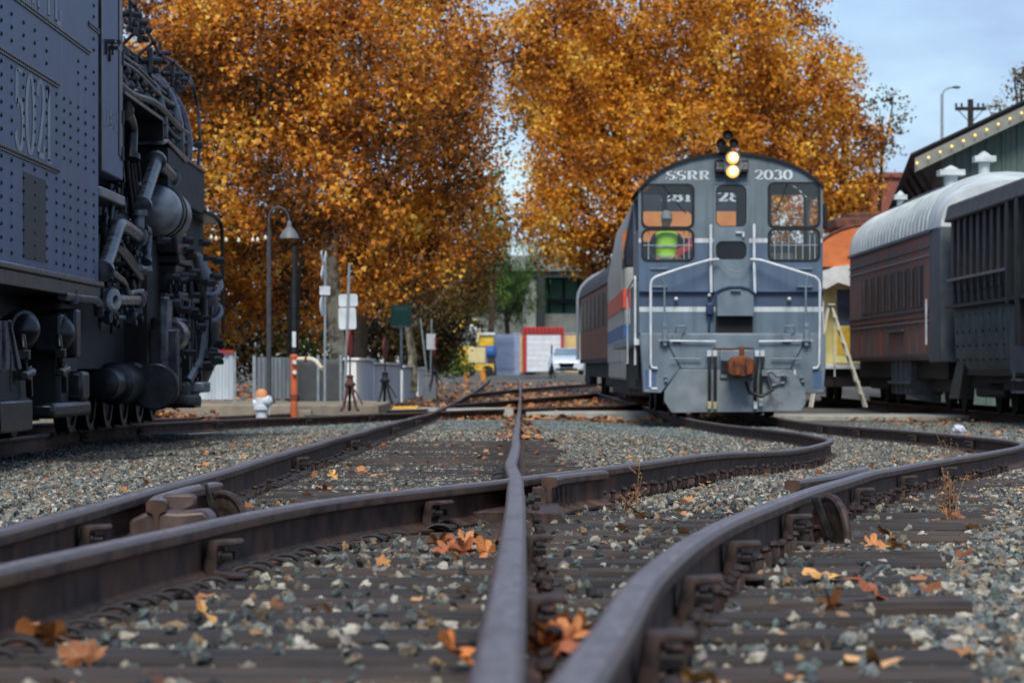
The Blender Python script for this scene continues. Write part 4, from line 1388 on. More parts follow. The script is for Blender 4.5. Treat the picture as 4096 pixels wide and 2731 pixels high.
# front sheet in paint bands (one sheet of steel, painted): grey, white line, blue, navy, white line, blue-grey
def band_mat():
    m = bpy.data.materials.new('loco_front_bands')
    m.use_nodes = True
    t = m.node_tree
    b = t.nodes['Principled BSDF']
    b.inputs['Roughness'].default_value = .45
    co = t.nodes.new('ShaderNodeTexCoord')
    sx = t.nodes.new('ShaderNodeSeparateXYZ')
    t.links.new(co.outputs['Object'], sx.inputs[0])
    mr = t.nodes.new('ShaderNodeMapRange')
    z0, z1 = A(0, 1040)[1], A(0, 135)[1]
    mr.inputs['From Min'].default_value = z0
    mr.inputs['From Max'].default_value = z1
    t.links.new(sx.outputs['Z'], mr.inputs['Value'])
    rp = t.nodes.new('ShaderNodeValToRGB')
    rp.color_ramp.interpolation = 'CONSTANT'
    stops = [(1040, (100, 117, 132)), (935, (204, 210, 212)), (910, (70, 86, 110)), (835, (86, 106, 128)), (590, (204, 210, 212)), (568, (108, 121, 128))]
    e = rp.color_ramp.elements
    while len(e) < len(stops):
        e.new(.5)
    for i, (yy, c) in enumerate(stops):
        e[i].position = (A(0, yy)[1] - z0) / (z1 - z0)
        e[i].color = lin(c)
    t.links.new(mr.outputs[0], rp.inputs['Fac'])
    nz = t.nodes.new('ShaderNodeTexNoise')
    nz.inputs['Scale'].default_value = 2.2
    nz.inputs['Detail'].default_value = 7
    t.links.new(co.outputs['Object'], nz.inputs['Vector'])
    m2 = t.nodes.new('ShaderNodeMapRange')
    m2.inputs['From Min'].default_value = .3
    m2.inputs['From Max'].default_value = .7
    m2.inputs['To Min'].default_value = .82
    m2.inputs['To Max'].default_value = 1.12
    t.links.new(nz.outputs['Fac'], m2.inputs['Value'])
    vm = t.nodes.new('ShaderNodeVectorMath')
    vm.operation = 'SCALE'
    t.links.new(rp.outputs[0], vm.inputs[0])
    t.links.new(m2.outputs[0], vm.inputs['Scale'])
    mp_ = t.nodes.new('ShaderNodeMapping')
    mp_.inputs['Scale'].default_value = (7, 7, .7)
    t.links.new(co.outputs['Object'], mp_.inputs[0])
    ng_ = t.nodes.new('ShaderNodeTexNoise')
    ng_.inputs['Scale'].default_value = 1.3
    ng_.inputs['Detail'].default_value = 6
    t.links.new(mp_.outputs[0], ng_.inputs['Vector'])
    mg_ = t.nodes.new('ShaderNodeMapRange')
    mg_.inputs['From Min'].default_value = .5
    mg_.inputs['From Max'].default_value = .78
    mg_.inputs['To Max'].default_value = .55
    t.links.new(ng_.outputs['Fac'], mg_.inputs['Value'])
    mm_ = t.nodes.new('ShaderNodeMixRGB')
    mm_.inputs['Color2'].default_value = lin((74, 72, 68))
    t.links.new(mg_.outputs[0], mm_.inputs['Fac'])
    t.links.new(vm.outputs[0], mm_.inputs['Color1'])
    t.links.new(mm_.outputs[0], b.inputs['Base Color'])
    return m
bands = band_mat()
outer = [(xl, A(0, 1040)[1]), (xr, A(0, 1040)[1])] + top[::-1]
fs_ = MB().plate(outer, holes, 0, .05).build('cab_front', bands, sw, smooth=False)
# window gaskets, bars and panes
def ring(poly_o, grow, y0, y1):
    cx = sum(p[0] for p in poly_o) / len(poly_o)
    cz = sum(p[1] for p in poly_o) / len(poly_o)
    hx = max(abs(p[0] - cx) for p in poly_o)
    hz = max(abs(p[1] - cz) for p in poly_o)
    o_ = [(cx + (p[0] - cx) * (1 + grow / hx), cz + (p[1] - cz) * (1 + grow / hz)) for p in poly_o]
    i_ = [(cx + (p[0] - cx) * (1 - grow * .6 / hx), cz + (p[1] - cz) * (1 - grow * .6 / hz)) for p in poly_o]
    return MB().plate(o_, [i_], y0, y1)
for i, h in enumerate(holes):
    wf = ring(h, .022, -.012, .03).build('window_frame', blk, sw)
    cz = sum(p[1] for p in h) / len(h)
    MB().prism(h, .024, .028).build('pane', glassd if i == 3 else glass, wf, smooth=False)
    if i in (1, 5):
        xs = [p[0] for p in h]
        zs = [p[1] for p in h]
        for t in (.12, .26, .40, .54, .68, .82, .92):
            if i == 1 and .2 < t < .7:
                continue
            x = min(xs) + (max(xs) - min(xs)) * t
            MB().cyl((x, .05, min(zs)), (x, .05, max(zs)), .008, n=6).build('window_bar', wht, wf)
        MB().cyl((min(xs), .05, cz), (max(xs), .05, cz), .007, n=6).build('window_bar', wht, wf)
    if i in (0, 4):
        xs = [p[0] for p in h]
        x = min(xs) + (max(xs) - min(xs)) * .5
        m = MB().cyl((x - .1, -.02, max(p[1] for p in h) + .01), (x + (.3 if i == 0 else -.3), -.02, min(p[1] for p in h) + .22), .008, n=6)
        m.build('wiper', blk, wf)
# cab shell: roof, sides with windows, rear wall, floor
rx = [(x * 1.012, z + .012) for x, z in top]
roof = MB()
n_ = len(rx)
vs = [(x, -.05, z) for x, z in rx] + [(x, 2.6, z) for x, z in rx] + [(x, -.05, z - .05) for x, z in rx] + [(x, 2.6, z - .05) for x, z in rx]
fs = []
for i in range(n_ - 1):
    fs += [(i, i + 1, n_ + i + 1, n_ + i), (2 * n_ + i, 3 * n_ + i, 3 * n_ + i + 1, 2 * n_ + i + 1), (i, 2 * n_ + i, 2 * n_ + i + 1, i + 1), (n_ + i, n_ + i + 1, 3 * n_ + i + 1, 3 * n_ + i)]
roof.add(vs, fs).build('cab_roof', drk, sw)
MB().add([(x * .985, .06, z - .07) for x, z in rx] + [(x * .985, 2.49, z - .07) for x, z in rx], [(i, i + 1, n_ + i + 1, n_ + i) for i in range(n_ - 1)]).build('ceiling_bounce_liner', mat('bounce_liner_pale', (170, 172, 166), rough=.7), sw)  # pale liner added to throw light back into the dark cab
cside = mat('loco_cab_inner', (96, 104, 100), (112, 120, 114), scale=3, rough=.6)
for sgn, x in ((-1, xl), (1, xr)):
    pl = MB().plate([(.05, A(0, 1040)[1]), (2.58, A(0, 1040)[1]), (2.58, A(0, 325)[1]), (.05, A(0, 325)[1])], [rounded(.5, A(0, 520)[1], 2.2, A(0, 345)[1], .08)], 0, .04)
    pl.v = [(x - sgn * (y - .001), xx, z) for xx, y, z in pl.v]
    pl.build('cab_side', gry, sw, smooth=False)
rear = MB().plate([(xl + .04, A(0, 1040)[1]), (xr - .04, A(0, 1040)[1])] + [(x * .98, z - .06) for x, z in top[::-1]], [AR(405, 305, 535, 560, .06), AR(562, 305, 690, 560, .06), AR(760, 295, 925, 500, .06), AR(1020, 305, 1090, 560, .06), AR(1112, 305, 1280, 560, .05)], 2.5, 2.56)
rear.build('cab_rear_wall', cside, sw, smooth=False)
MB().bb(xl + .05, xr - .05, .06, 2.5, 1.5, 1.58).build('cab_floor', drk, sw)
MB().bb(.45, 1.15, 1.2, 1.9, 1.58, 2.75).build('control_stand', mat('control_stand', (138, 150, 142), (168, 178, 168), rough=.6), sw, bevel=.03)
# long hood behind the cab
hood = MB().prism([(-.92, 1.4), (.92, 1.4), (.92, 2.9), (.75, 3.06), (-.75, 3.06), (-.92, 2.9)], 2.6, 12.9)
hood.build('hood', gry, sw, bevel=.03)
MB().bb(-1.5, 1.5, .0, 13.4, 1.2, 1.36).build('deck', gry, sw, bevel=.02)
MB().bb(-1.25, 1.25, 1.0, 13, .42, 1.2).build('underframe', drk, sw)
for y in (1.5, 3.8, 9.3, 11.6):
    for s in (-1, 1):
        m = MB().lathe((s * .75 - .07 * 1, y, .5), (1, 0, 0), [(0, .2), (0, .52), (.03, .52), (.035, .5), (.14, .5), (.14, .35), (.1, .2)], n=24)
        m.build('wheel', drk, sw)
# door: grey sheet between the grab rails
d_out = AR(760, 296, 930, 835)
MB().plate(d_out, [holes[2], holes[3]], -.022, -.002).build('door', gry, sw, smooth=False)
for (x0, y0, x1, y1) in ((868, 533, 905, 541), (900, 536, 910, 560)):
    m = MB()
    abox(m, x0, y0, x1, y1, -.07, -.03)
    m.build('door_handle', wht, sw)
m = MB()
abox(m, 756, 293, 762, 835, -.035, .0)
abox(m, 928, 293, 934, 835, -.035, .0)
abox(m, 756, 288, 934, 295, -.035, .0)
m.build('door_frame', gry, sw)
# ledge under the blue band
m = MB()
abox(m, 383, 829, 762, 838, -.07, .0)
abox(m, 930, 829, 1308, 838, -.07, .0)
m.build('ledge', nav, sw, bevel=.008)
# rounded box and hopper in the middle
bx = [A(768, 958), A(952, 958), A(952, 835), A(925, 820), A(890, 812), A(830, 812), A(795, 820), A(768, 835)]
MB().prism(bx, -.34, -.002).build('sand_box', gry, sw, bevel=.012)
m = MB()
pts = [A(755, 843), A(795, 822), A(830, 813), A(890, 813), A(925, 822), A(955, 845)]
m.tube([(x, -.36, z) for x, z in pts], .02, n=7)
m.build('box_rim', nav, sw)
m = MB()
abox(m, 835, 826, 885, 834, -.40, -.34)
m.build('box_handle', gry, sw)
m = MB()
abox(m, 768, 960, 950, 1040, -.16, -.002)
m.build('recess_box', drk, sw)
m = MB()
abox(m, 768, 1038, 950, 1046, -.2, -.0)
m.build('recess_sill', blk, sw)
# lower pilot beam and plates
beam = MB().prism([A(*p) for p in ((385, 1042), (1310, 1042), (1310, 1200), (1300, 1340), (1210, 1345), (1140, 1222), (585, 1218), (490, 1342), (402, 1338), (395, 1200))], -.32, .1)
beam.build('pilot_beam', gry, sw, bevel=.015)
MB().prism([A(*p) for p in ((520, 1050), (1200, 1050), (1200, 1090), (1130, 1222), (590, 1220), (520, 1090))], -.36, -.321).build('buffer_plate', gry, sw, bevel=.008)
MB().prism([A(*p) for p in ((580, 1222), (1138, 1224), (1206, 1330), (1210, 1390), (1185, 1432), (540, 1440), (502, 1380), (505, 1330))], -.42, -.37).build('plow', mat('plow_grey', (104, 114, 120), (134, 142, 148), scale=2.5, rough=.5, c3=(74, 70, 66), c3scale=2, c3range=(.56, .75)), sw, bevel=.012)
m = MB()
for x0, x1 in ((470, 530), (1190, 1245)):
    abox(m, x0 - 40, 1225, x0 - 30, 1320, -.335, -.322)
    abox(m, x0 - 40, 1312, x1 - 60, 1322, -.335, -.322)
m.build('step_edge', wht, sw)
# side step wells
for s, x0, x1 in ((-1, 402, 470), (1, 1240, 1298)):
    m = MB()
    abox(m, x0 + 6, 1225, x1 - 6, 1318, -.324, -.3)
    m.build('step_well', blu, sw)
# roof horns and headlight
hz = A(815, 110)
m = MB()
for (zx, zy, yy, rr) in ((818, 62, -.55, .085), (785, 98, -.4, .075), (850, 98, -.4, .075)):
    c = A(zx, zy)
    m.lathe((c[0], yy + .55, c[1]), (0, -1, 0), [(0, .03), (.3, .035), (.45, .05), (.55, rr), (.56, rr), (.5, .04)], n=16)
abox(m, 790, 108, 845, 140, -.1, .3)
m.build('horn_cluster', blk, sw, smooth=True)
hb = MB().prism(AR(805, 140, 892, 268, .16), -.2, 0).build('headlight_housing', gry, sw, bevel=.01)
for zy in (167, 235):
    c = A(848, zy)
    MB().lathe((c[0], -.18, c[1]), (0, -1, 0), [(0, .12), (.06, .125), (.08, .115), (.03, .11)], n=24).build('headlight_rim', gry, hb)
    hl = MB().lathe((c[0], -.2, c[1]), (0, -1, 0), [(0, .105), (.02, .1), (.03, .07), (.031, .01)], n=24).build('headlight', emit_mat('lit_lens', (255, 176, 66), .9), hb)
    MB().lathe((c[0] + .012, -.232, c[1] + .012), (0, -1, 0), [(0, .068), (.006, .05), (.01, .01)], n=20).build('bulb', emit_mat('lit_bulb', (255, 232, 180), 5.0), hl)
for x0, x1 in ((762, 806), (886, 928)):
    nb_ = MB()
    abox(nb_, x0, 176, x1, 238, -.16, 0)
    nbo = nb_.build('number_board', blk, sw, bevel=.012)
    mb, wd = lettering('2030', .11, .2, .12)
    a = A(x0 + 5, 222)
    kx = (A(x1 - 5, 0)[0] - a[0]) / wd
    mb.v = [(a[0] + v[0] * kx, -.163, a[1] + v[2]) for v in mb.v]
    mb.build('lettering', mat('dim_number', (150, 150, 146), rough=.6), nbo, smooth=False, recalc=False)
    b_ = MB()
    abox(b_, x0 + 4, 240, x1 - 4, 256, -.1, 0)
    b_.build('number_board_bracket', blk, nbo)
def front_text(txt, x0, y0, x1, y1):
    h = A(0, y0)[1] - A(0, y1)[1]
    mb, wd = lettering(txt, h, .2, .085, gap=.07)
    a = A(x0, y1)
    kx = (A(x1, 0)[0] - a[0]) / wd
    mb.v = [(a[0] + v[0] * kx, -.004, a[1] + v[2]) for v in mb.v]
    mb.build('lettering', wht, fs_, smooth=False, recalc=False)
front_text('SSRR', 518, 228, 738, 272)
front_text('2030', 962, 224, 1152, 271)
# white grab rails and handrails
def rail_(pts, r=.021, y=-.12, name='handrail', mm=wht):
    P = [(*A(p[0], p[1]), (p[2] if len(p) > 2 else y)) for p in pts]
    m = MB().tube([(x, yy, z) for x, z, yy in P], r, n=8)
    return m.build(name, mm, sw)
rail_([(741, 498), (741, 600), (741, 700), (743, 838)], .024)
rail_([(958, 495), (958, 600), (958, 700), (962, 842)], .024)
rail_([(780, 673, -.12), (735, 676, -.2), (600, 715, -.3), (490, 752, -.36), (462, 762, -.36), (443, 778, -.36), (437, 800, -.36), (437, 1000, -.36), (437, 1195, -.36), (444, 1214, -.36), (470, 1218, -.36)])
rail_([(940, 673, -.12), (985, 676, -.2), (1110, 715, -.3), (1225, 752, -.36), (1255, 762, -.36), (1274, 778, -.36), (1280, 800, -.36), (1280, 1000, -.36), (1277, 1195, -.36), (1268, 1214, -.36), (1245, 1218, -.36)])
rail_([(492, 755, -.36), (505, 800, -.36), (506, 1000, -.36)], .017, mm=gry)
rail_([(1222, 755, -.36), (1210, 800, -.36), (1210, 1000, -.36)], .017, mm=gry)
for x0, x1 in ((560, 610), (1105, 1155)):
    rail_([(x0, 1040, -.36), (x0 + 4, 1008, -.4), (x1 - 6, 1008, -.4), (x1, 1020, -.38), (x1 - 15, 1050, -.36)], .016, name='lift_bar', mm=gry)
    m = MB()
    abox(m, x0 - 15, 1045, x1 - 20, 1085, -.42, -.33)
    m.build('lift_bracket', gry, sw, bevel=.01)
rail_([(480, 1080, -.42), (600, 1082, -.42), (760, 1084, -.42)], .015, name='uncoupling_lever', mm=wht)
rail_([(975, 1084, -.42), (1100, 1082, -.42), (1240, 1080, -.42)], .015, name='uncoupling_lever', mm=wht)
rail_([(530, 1168, -.42), (685, 1172, -.42)], .013, name='grab_iron', mm=gry)
rail_([(1035, 1170, -.42), (1185, 1170, -.42)], .013, name='grab_iron', mm=gry)
rail_([(780, 672, -.12), (800, 700, -.13), (830, 728, -.14), (870, 738, -.14), (905, 728, -.14), (930, 705, -.13), (945, 672, -.12)], .008, name='safety_chain', mm=gry)
for zx in (505, 1210):
    m = MB()
    abox(m, zx - 10, 995, zx + 14, 1015, -.44, -.33)
    abox(m, zx - 8, 1020, zx + 12, 1105, -.42, -.33)
    abox(m, zx - 22, 1075, zx + 26, 1085, -.44, -.33)
    m.build('rail_socket', gry, sw, bevel=.006)
for zx, zy in ((568, 870), (1135, 870), (735, 852), (510, 1262), (512, 1282), (1190, 1265), (1195, 1285)):
    c = A(zx, zy)
    MB().lathe((c[0], -.05 if zy < 900 else -.32, c[1]), (0, -1, 0), [(0, .03), (.04, .03), (.05, .02), (.06, .005)], n=10).build('lamp_stud', wht if zy < 900 else gry, sw)
m = MB()
abox(m, 718, 890, 755, 950, -.12, 0)
abox(m, 728, 950, 740, 1035, -.08, 0)
m.build('valve_box', nav, sw, bevel=.02)
for x0, x1 in ((440, 525), (1165, 1252)):
    m = MB()
    abox(m, x0, 712, x1, 722, -.03, 0)
    abox(m, x0 + 8, 802, x1, 812, -.05, 0)
    m.build('louvre_lip', gry, sw)
# coupler, draft gear, hoses
m = MB()
abox(m, 780, 1125, 948, 1270, -.46, -.3)
m.build('coupler_pocket', gry, sw, bevel=.02)
m = MB()
abox(m, 785, 1180, 830, 1235, -.5, -.46)
m.build('pocket_opening', blk, sw)
cx_, cz_ = A(880, 1212)
cp = MB().prism([(cx_ - .22, cz_ - .12), (cx_ - .10, cz_ - .17), (cx_ + .16, cz_ - .16), (cx_ + .21, cz_ - .05), (cx_ + .2, cz_ + .12), (cx_ + .05, cz_ + .19), (cx_ - .14, cz_ + .17), (cx_ - .22, cz_ + .08)], -.95, -.45).build('coupler', rusty, sw, bevel=.03)
m = MB()
m.bb(cx_ - .13, cx_ - .02, -1.0, -.9, cz_ - .14, cz_ + .12).bb(cx_ + .05, cx_ + .17, -1.02, -.9, cz_ - .13, cz_ + .14)
m.build('knuckle', rusty, cp, bevel=.02)
m = MB().cyl((cx_, -.8, cz_ + .17), (cx_, -.8, cz_ + .33), .04).tube([(cx_ - .45, -.6, cz_ + .3), (cx_ - .15, -.75, cz_ + .29), (cx_, -.8, cz_ + .31), (cx_ + .2, -.7, cz_ + .3)], .018, n=6)
m.build('uncoupling_pin', rusty, cp)
for zx, zl_ in ((727, 1400), (755, 1402), (965, 1400), (992, 1385)):
    c0, c1 = A(zx, 1140), A(zx + (0 if zx < 900 else -10), zl_)
    h = MB().tube([(c0[0], -.44, c0[1]), (c0[0], -.5, c0[1] - .15), (c1[0], -.52, (c0[1] + c1[1]) / 2), (c1[0], -.5, c1[1] + .05)], .026, n=8).build('air_hose', blk, sw)
    MB().cyl((c0[0], -.45, c0[1] - .06), (c0[0], -.45, c0[1] + .04), .04, n=8).build('hose_nut', wht, h)
    MB().box((c1[0], -.5, c1[1]), (.06, .05, .13)).build('hose_coupling', mat('brass_fitting', (150, 140, 90), (180, 172, 130), rough=.5) if zx < 900 else wht, h, bevel=.01)
c0 = A(1000, 1240)
m = MB().tube([(c0[0] - .3, -.5, c0[1] - .15), (c0[0] - .25, -.6, c0[1] - .32), (c0[0] - .05, -.62, c0[1] - .38), (c0[0] + .12, -.58, c0[1] - .28), (c0[0] + .05, -.5, c0[1] - .05)], .03, n=8)
m.build('air_hose', blk, sw)
m = MB().tube([(c0[0] - .05, -.5, c0[1] - .02), (c0[0] + .12, -.55, c0[1] + .02), (c0[0] + .2, -.55, c0[1] - .06), (c0[0] + .32, -.52, c0[1] - .03)], .03, n=8)
m.box((c0[0] + .32, -.5, c0[1] - .03), (.12, .08, .06))
m.box((c0[0] + .0, -.5, c0[1] + .0), (.09, .1, .1))
m.build('angle_cock', gry, sw)
m = MB().tube([(c0[0] + .1, -.46, c0[1] - .22), (c0[0] + .25, -.46, c0[1] - .17), (c0[0] + .33, -.46, c0[1] - .16)], .022, n=8)
m.build('grab_iron', gry, sw)
# mirror and side step rails
m = MB()
abox(m, 1308, 388, 1328, 520, -.02, .1)
m.build('mirror', blk, sw, bevel=.02)
def side_rail(pts, r=.02):
    return MB().tube(pts, r, n=7).build('handrail', wht, sw)
xs_ = xl - .06
side_rail([(xs_, .25, A(0, 1200)[1]), (xs_, .22, A(0, 1000)[1]), (xs_, .22, A(0, 770)[1]), (xs_ - .0, .3, A(0, 755)[1]), (xs_, .6, A(0, 760)[1]), (xs_, 3.4, A(0, 795)[1]), (xs_, 3.6, A(0, 830)[1]), (xs_, 3.6, A(0, 1190)[1]), (xs_, 3.9, A(0, 1190)[1])])
MB().bb(xl - .03, xl + .02, .5, 3.3, A(0, 1090)[1], A(0, 790)[1]).build('side_panel', gry, sw, bevel=.01)
MB().bb(xl - .08, xl + .05, .15, .35, A(0, 1100)[1], A(0, 1070)[1]).build('step_lamp', wht, sw)
MB().bb(xl - .05, xl + .3, .5, 3.0, .5, .62).bb(xl, xl + .3, .6, .8, .62, 1.2).build('side_steps', drk, sw)

# ------------------------------------------------------------------ person with a rolled red flag, standing in the cab
PX = A(525, 0)[0]
PB = SW0 + Vector((PX, .25, 1.58))
vest = mat('lime_vest', (176, 244, 30), (192, 252, 48), scale=8, rough=.6)
skin = mat('skin', (176, 128, 104), (190, 142, 116), rough=.55)
jean = mat('dark_trousers', (30, 34, 44), (44, 48, 58), rough=.8)
person = thing('person', 'person in lime vest and pale cap holding a rolled red flag in the cab', 'person', PB)
def limb(mb, pts, rs, n=12):
    mb.tube(pts, 1.0, n=n, rfun=lambda t: float(np.interp(t, np.linspace(0, 1, len(rs)), rs)))
    return mb
def skin_body(name, verts, edges, radii, mm, parent, root=0):
    me = bpy.data.meshes.new(name)
    me.from_pydata(verts, edges, [])
    o = bpy.data.objects.new(name, me)
    COL.objects.link(o)
    o.parent = parent
    md = o.modifiers.new('skin', 'SKIN')
    for i, r in enumerate(radii):
        sv = me.skin_vertices[0].data[i] if me.skin_vertices else None
        if sv:
            sv.radius = (r, r * .8) if i in (0, 1, 2) else (r, r)
            sv.use_root = (i == root)
    ss = o.modifiers.new('sub', 'SUBSURF')
    ss.levels = 2
    ss.render_levels = 2
    me.materials.append(mm)
    return o
bm_ = MB()
V = [(0, 0, .92), (0, 0, 1.15), (0, 0, 1.40), (0, 0, 1.50), (.10, 0, .88), (.11, .02, .48), (.11, .05, .08), (.11, -.1, .04), (-.10, 0, .88), (-.11, .02, .48), (-.11, .05, .08), (-.11, -.1, .04), (.19, 0, 1.40), (.28, .0, 1.14), (.22, -.12, 1.05), (-.19, 0, 1.40), (-.29, .0, 1.12), (-.16, -.12, 1.02), (0, -.01, 1.58)]
E_ = [(0, 1), (1, 2), (2, 3), (0, 4), (4, 5), (5, 6), (6, 7), (0, 8), (8, 9), (9, 10), (10, 11), (2, 12), (12, 13), (13, 14), (2, 15), (15, 16), (16, 17), (3, 18)]
Rr = [.16, .15, .17, .06, .095, .065, .05, .045, .095, .065, .05, .045, .07, .05, .038, .07, .05, .038, .055]
me = bpy.data.meshes.new('body')
me.from_pydata(V, E_, [])
body = bpy.data.objects.new('body', me)
COL.objects.link(body)
body.parent = person
bmx = bmesh.new()
bmx.from_mesh(me)
ly = bmx.verts.layers.skin.verify()
bmx.verts.ensure_lookup_table()
for i, r in enumerate(Rr):
    bmx.verts[i][ly].radius = (r, r * .78) if i < 3 else (r, r)
    bmx.verts[i][ly].use_root = (i == 0)
bmx.to_mesh(me)
bmx.free()
body.modifiers.new('skin', 'SKIN')
sb_ = body.modifiers.new('sub', 'SUBSURF')
sb_.levels = sb_.render_levels = 2
me.materials.append(jean)
def head_mesh():
    m = MB()
    m.lathe((0, 0, 1.56), (0, 0, 1), [(0, .035), (.02, .06), (.06, .075), (.12, .086), (.17, .084), (.22, .06), (.25, .02)], n=18)
    m.lathe((0, -.075, 1.66), (0, -1, -.1), [(0, .02), (.02, .014), (.035, .004)], n=8)
    for s in (-1, 1):
        m.sphere((s * .085, 0, 1.67), .022, 8, (.5, 1, 1.4))
    return m
hd = head_mesh().build('head', skin, person)
for s in (-1, 1):
    MB().sphere((s * .032, -.078, 1.69), .011, 8).build('eye', blk, hd)
MB().box((0, -.077, 1.615), (.045, .01, .01)).build('mouth', mat('lips', (130, 70, 62)), hd)
capm = mat('grey_cap', (140, 148, 150), (170, 176, 178), rough=.7)
MB().lathe((0, 0, 1.70), (0, 0, 1), [(0, .093), (.05, .097), (.1, .085), (.13, .05), (.14, .01)], n=20).prism([(-.08, 1.70), (.08, 1.70), (.08, 1.712), (-.08, 1.712)], -.17, -.05).build('cap', capm, person)
vm_ = MB().lathe((0, 0, .88), (0, 0, 1), [(0, .20), (.15, .19), (.3, .20), (.45, .215), (.55, .215), (.59, .17), (.62, .08)], n=24)
vm_.v = [(math.copysign(abs(x / .215) ** .75 * .215, x) * .9, y * .78, z) for x, y, z in vm_.v]
vm_.build('vest', vest, person)
refl = mat('reflective_tape', (196, 200, 190), rough=.4)
for z in (1.05, 1.22):
    tb = MB().lathe((0, 0, z), (0, 0, 1), [(0, .2), (0, .218), (.04, .22), (.04, .2)], n=24)
    tb.v = [(math.copysign(abs(x / .215) ** .75 * .215, x) * .905, y * .8, zz) for x, y, zz in tb.v]
    tb.build('vest_tape', refl, person)
def hand(c, dirv, parent):
    m = MB().sphere(c, .042, 10, (1, .6, 1.1))
    d0 = Vector(dirv).normalized()
    sidev = d0.cross(Vector((0, 0, 1))).normalized()
    for k in range(4):
        b = Vector(c) + d0 * .03 + Vector((0, 0, .03 - .02 * k))
        m.tube([b, b + d0 * .035 + sidev * .01, b + d0 * .045 + sidev * .04, b + d0 * .02 + sidev * .055], .0095, n=6)
    b = Vector(c) + Vector((0, 0, .045))
    m.tube([b, b + d0 * .03 + Vector((0, 0, .02)), b + d0 * .05 + sidev * .02 + Vector((0, 0, .012))], .011, n=6)
    return m.build('hand', skin, parent)
hand((.20, -.15, 1.04), (-.3, -1, 0), person)
hand((-.14, -.15, 1.01), (.3, -1, 0), person)
FB = PB + Vector((-.02, -.175, .98))
flag = thing('signal_flag', 'rolled red flag on a wooden stick held across the lime vest', 'flag', FB)
MB().tube([(-.14, 0, -.12), (.1, 0, .06), (.46, 0, .33)], .011, n=7).build('stick', mat('pale_wood', (190, 166, 120), (206, 184, 142)), flag)
MB().prism([(.14, .08), (.22, .07), (.34, .16), (.44, .20), (.50, .36), (.42, .40), (.34, .30), (.20, .22)], -.02, .02).build('flag_cloth', mat('flag_red', (188, 34, 40), (214, 52, 54), scale=9, rough=.7), flag, bevel=.02)

# ------------------------------------------------------------------ striped locomotive coupled behind the switcher
F0 = Vector((3.95, 66.5, 0.0))
amt = thing('striped_locomotive', 'white locomotive with red and blue stripes and dark nose behind the switcher', 'locomotive', F0, R(-.5))
silver = mat('striped_loco_silver', (150, 150, 144), (176, 176, 168), scale=3, rough=.5, c3=(126, 120, 108), c3scale=1.5, stretch=(1, 1, .4))
nose = MB().prism([(-1.55, .55), (1.55, .55), (1.55, 3.3), (1.35, 4.35), (.9, 4.72), (-.9, 4.72), (-1.35, 4.35), (-1.55, 3.3)], 0, 15.5).build('body', silver, amt, bevel=.06)
black_top = mat('striped_loco_black', (22, 25, 34), (36, 40, 52), scale=3, rough=.4)
MB().prism([(-1.57, 2.95), (1.57, 2.95), (1.57, 3.32), (1.37, 4.37), (.91, 4.74), (-.91, 4.74), (-1.37, 4.37), (-1.57, 3.32)], -.02, 1.9).build('nose_top', black_top, amt, bevel=.05)
red_s = mat('stripe_red', (206, 66, 36), (222, 84, 48), rough=.45)
blu_s = mat('stripe_blue', (44, 84, 140), (60, 100, 152), rough=.45)
for z0, z1, mm, nm in ((2.1, 2.5, red_s, 'red_stripe'), (1.45, 1.75, blu_s, 'blue_stripe')):
    MB().bb(-1.582, 1.582, -.008, 15.4, z0, z1).build(nm, mm, nose)
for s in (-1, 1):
    MB().prism(rounded(s * .68 - .55, 3.5, s * .68 + .55, 4.14, .12), -.03, -.018).build('windscreen', mat('warm_reflection_glass', (206, 120, 50), (222, 146, 76), rough=.15, scale=2), amt, smooth=False)  # orange is a warm reflection put into the pane colour
mb, wd = lettering('281', .20, .2, .14)
for x0 in (-.80, .42):
    m = MB()
    m.v = [(x0 + v[0] * .66 / wd, -.026, 4.36 + v[2]) for v in mb.v]
    m.f = list(mb.f)
    m.build('lettering', wht, nose, smooth=False, recalc=False)
MB().prism(rounded(-.3, 1.9, .3, 2.8, .1), -.03, 0).build('nose_door', silver, amt)
sw_m = mat('side_window', (206, 120, 54), (180, 96, 40), rough=.2, scale=2)  # warm reflection painted into the opaque side glass
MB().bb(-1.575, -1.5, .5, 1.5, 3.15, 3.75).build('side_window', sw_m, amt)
for y in np.arange(2.2, 15, 1.15):
    MB().bb(-1.572, -1.54, y, y + .95, .95, 3.2).build('side_door', silver, nose, bevel=.01)
MB().bb(-1.45, 1.45, .2, 15.3, .2, .56).build('fuel_tank', drk, amt, bevel=.05)
for y in (2, 4.6, 10.6, 13.2):
    for s in (-1, 1):
        MB().lathe((s * .75 - .07, y, .5), (1, 0, 0), [(0, .2), (0, .52), (.03, .52), (.035, .5), (.14, .5), (.14, .35), (.1, .2)], n=20).build('wheel', drk, amt)

# ------------------------------------------------------------------ brown passenger car behind, on the curve
B0 = Vector((4.12, 84.5, 0.0))
brown = thing('brown_passenger_car', 'brown passenger car with dark arched roof behind the striped locomotive', 'passenger car', B0, R(1.0))
bwood = mat('brown_car_paint', (120, 70, 50), (146, 90, 66), scale=4, rough=.6, c3=(76, 46, 38), c3scale=1.4)
MB().bb(-1.45, 1.45, 0, 21, 1.05, 3.15).build('body', bwood, brown, bevel=.02)
arch = [(-1.5, 3.15)] + [(1.5 * math.cos(R(a)), 3.15 + 1.0 * math.sin(R(a))) for a in range(180, -1, -12)]
MB().prism(arch, -.05, 21.1).build('roof', mat('brown_car_roof', (44, 42, 42), (62, 60, 60), rough=.7), brown)
hoop = MB().tube([(1.53 * math.cos(R(a)), 21.1, 3.15 + 1.02 * math.sin(R(a))) for a in range(180, -1, -12)], .06, n=6)
hoop.tube([(-1.53, 21.1, 3.15), (-1.53, 21.1, 1.1)], .06, n=6)
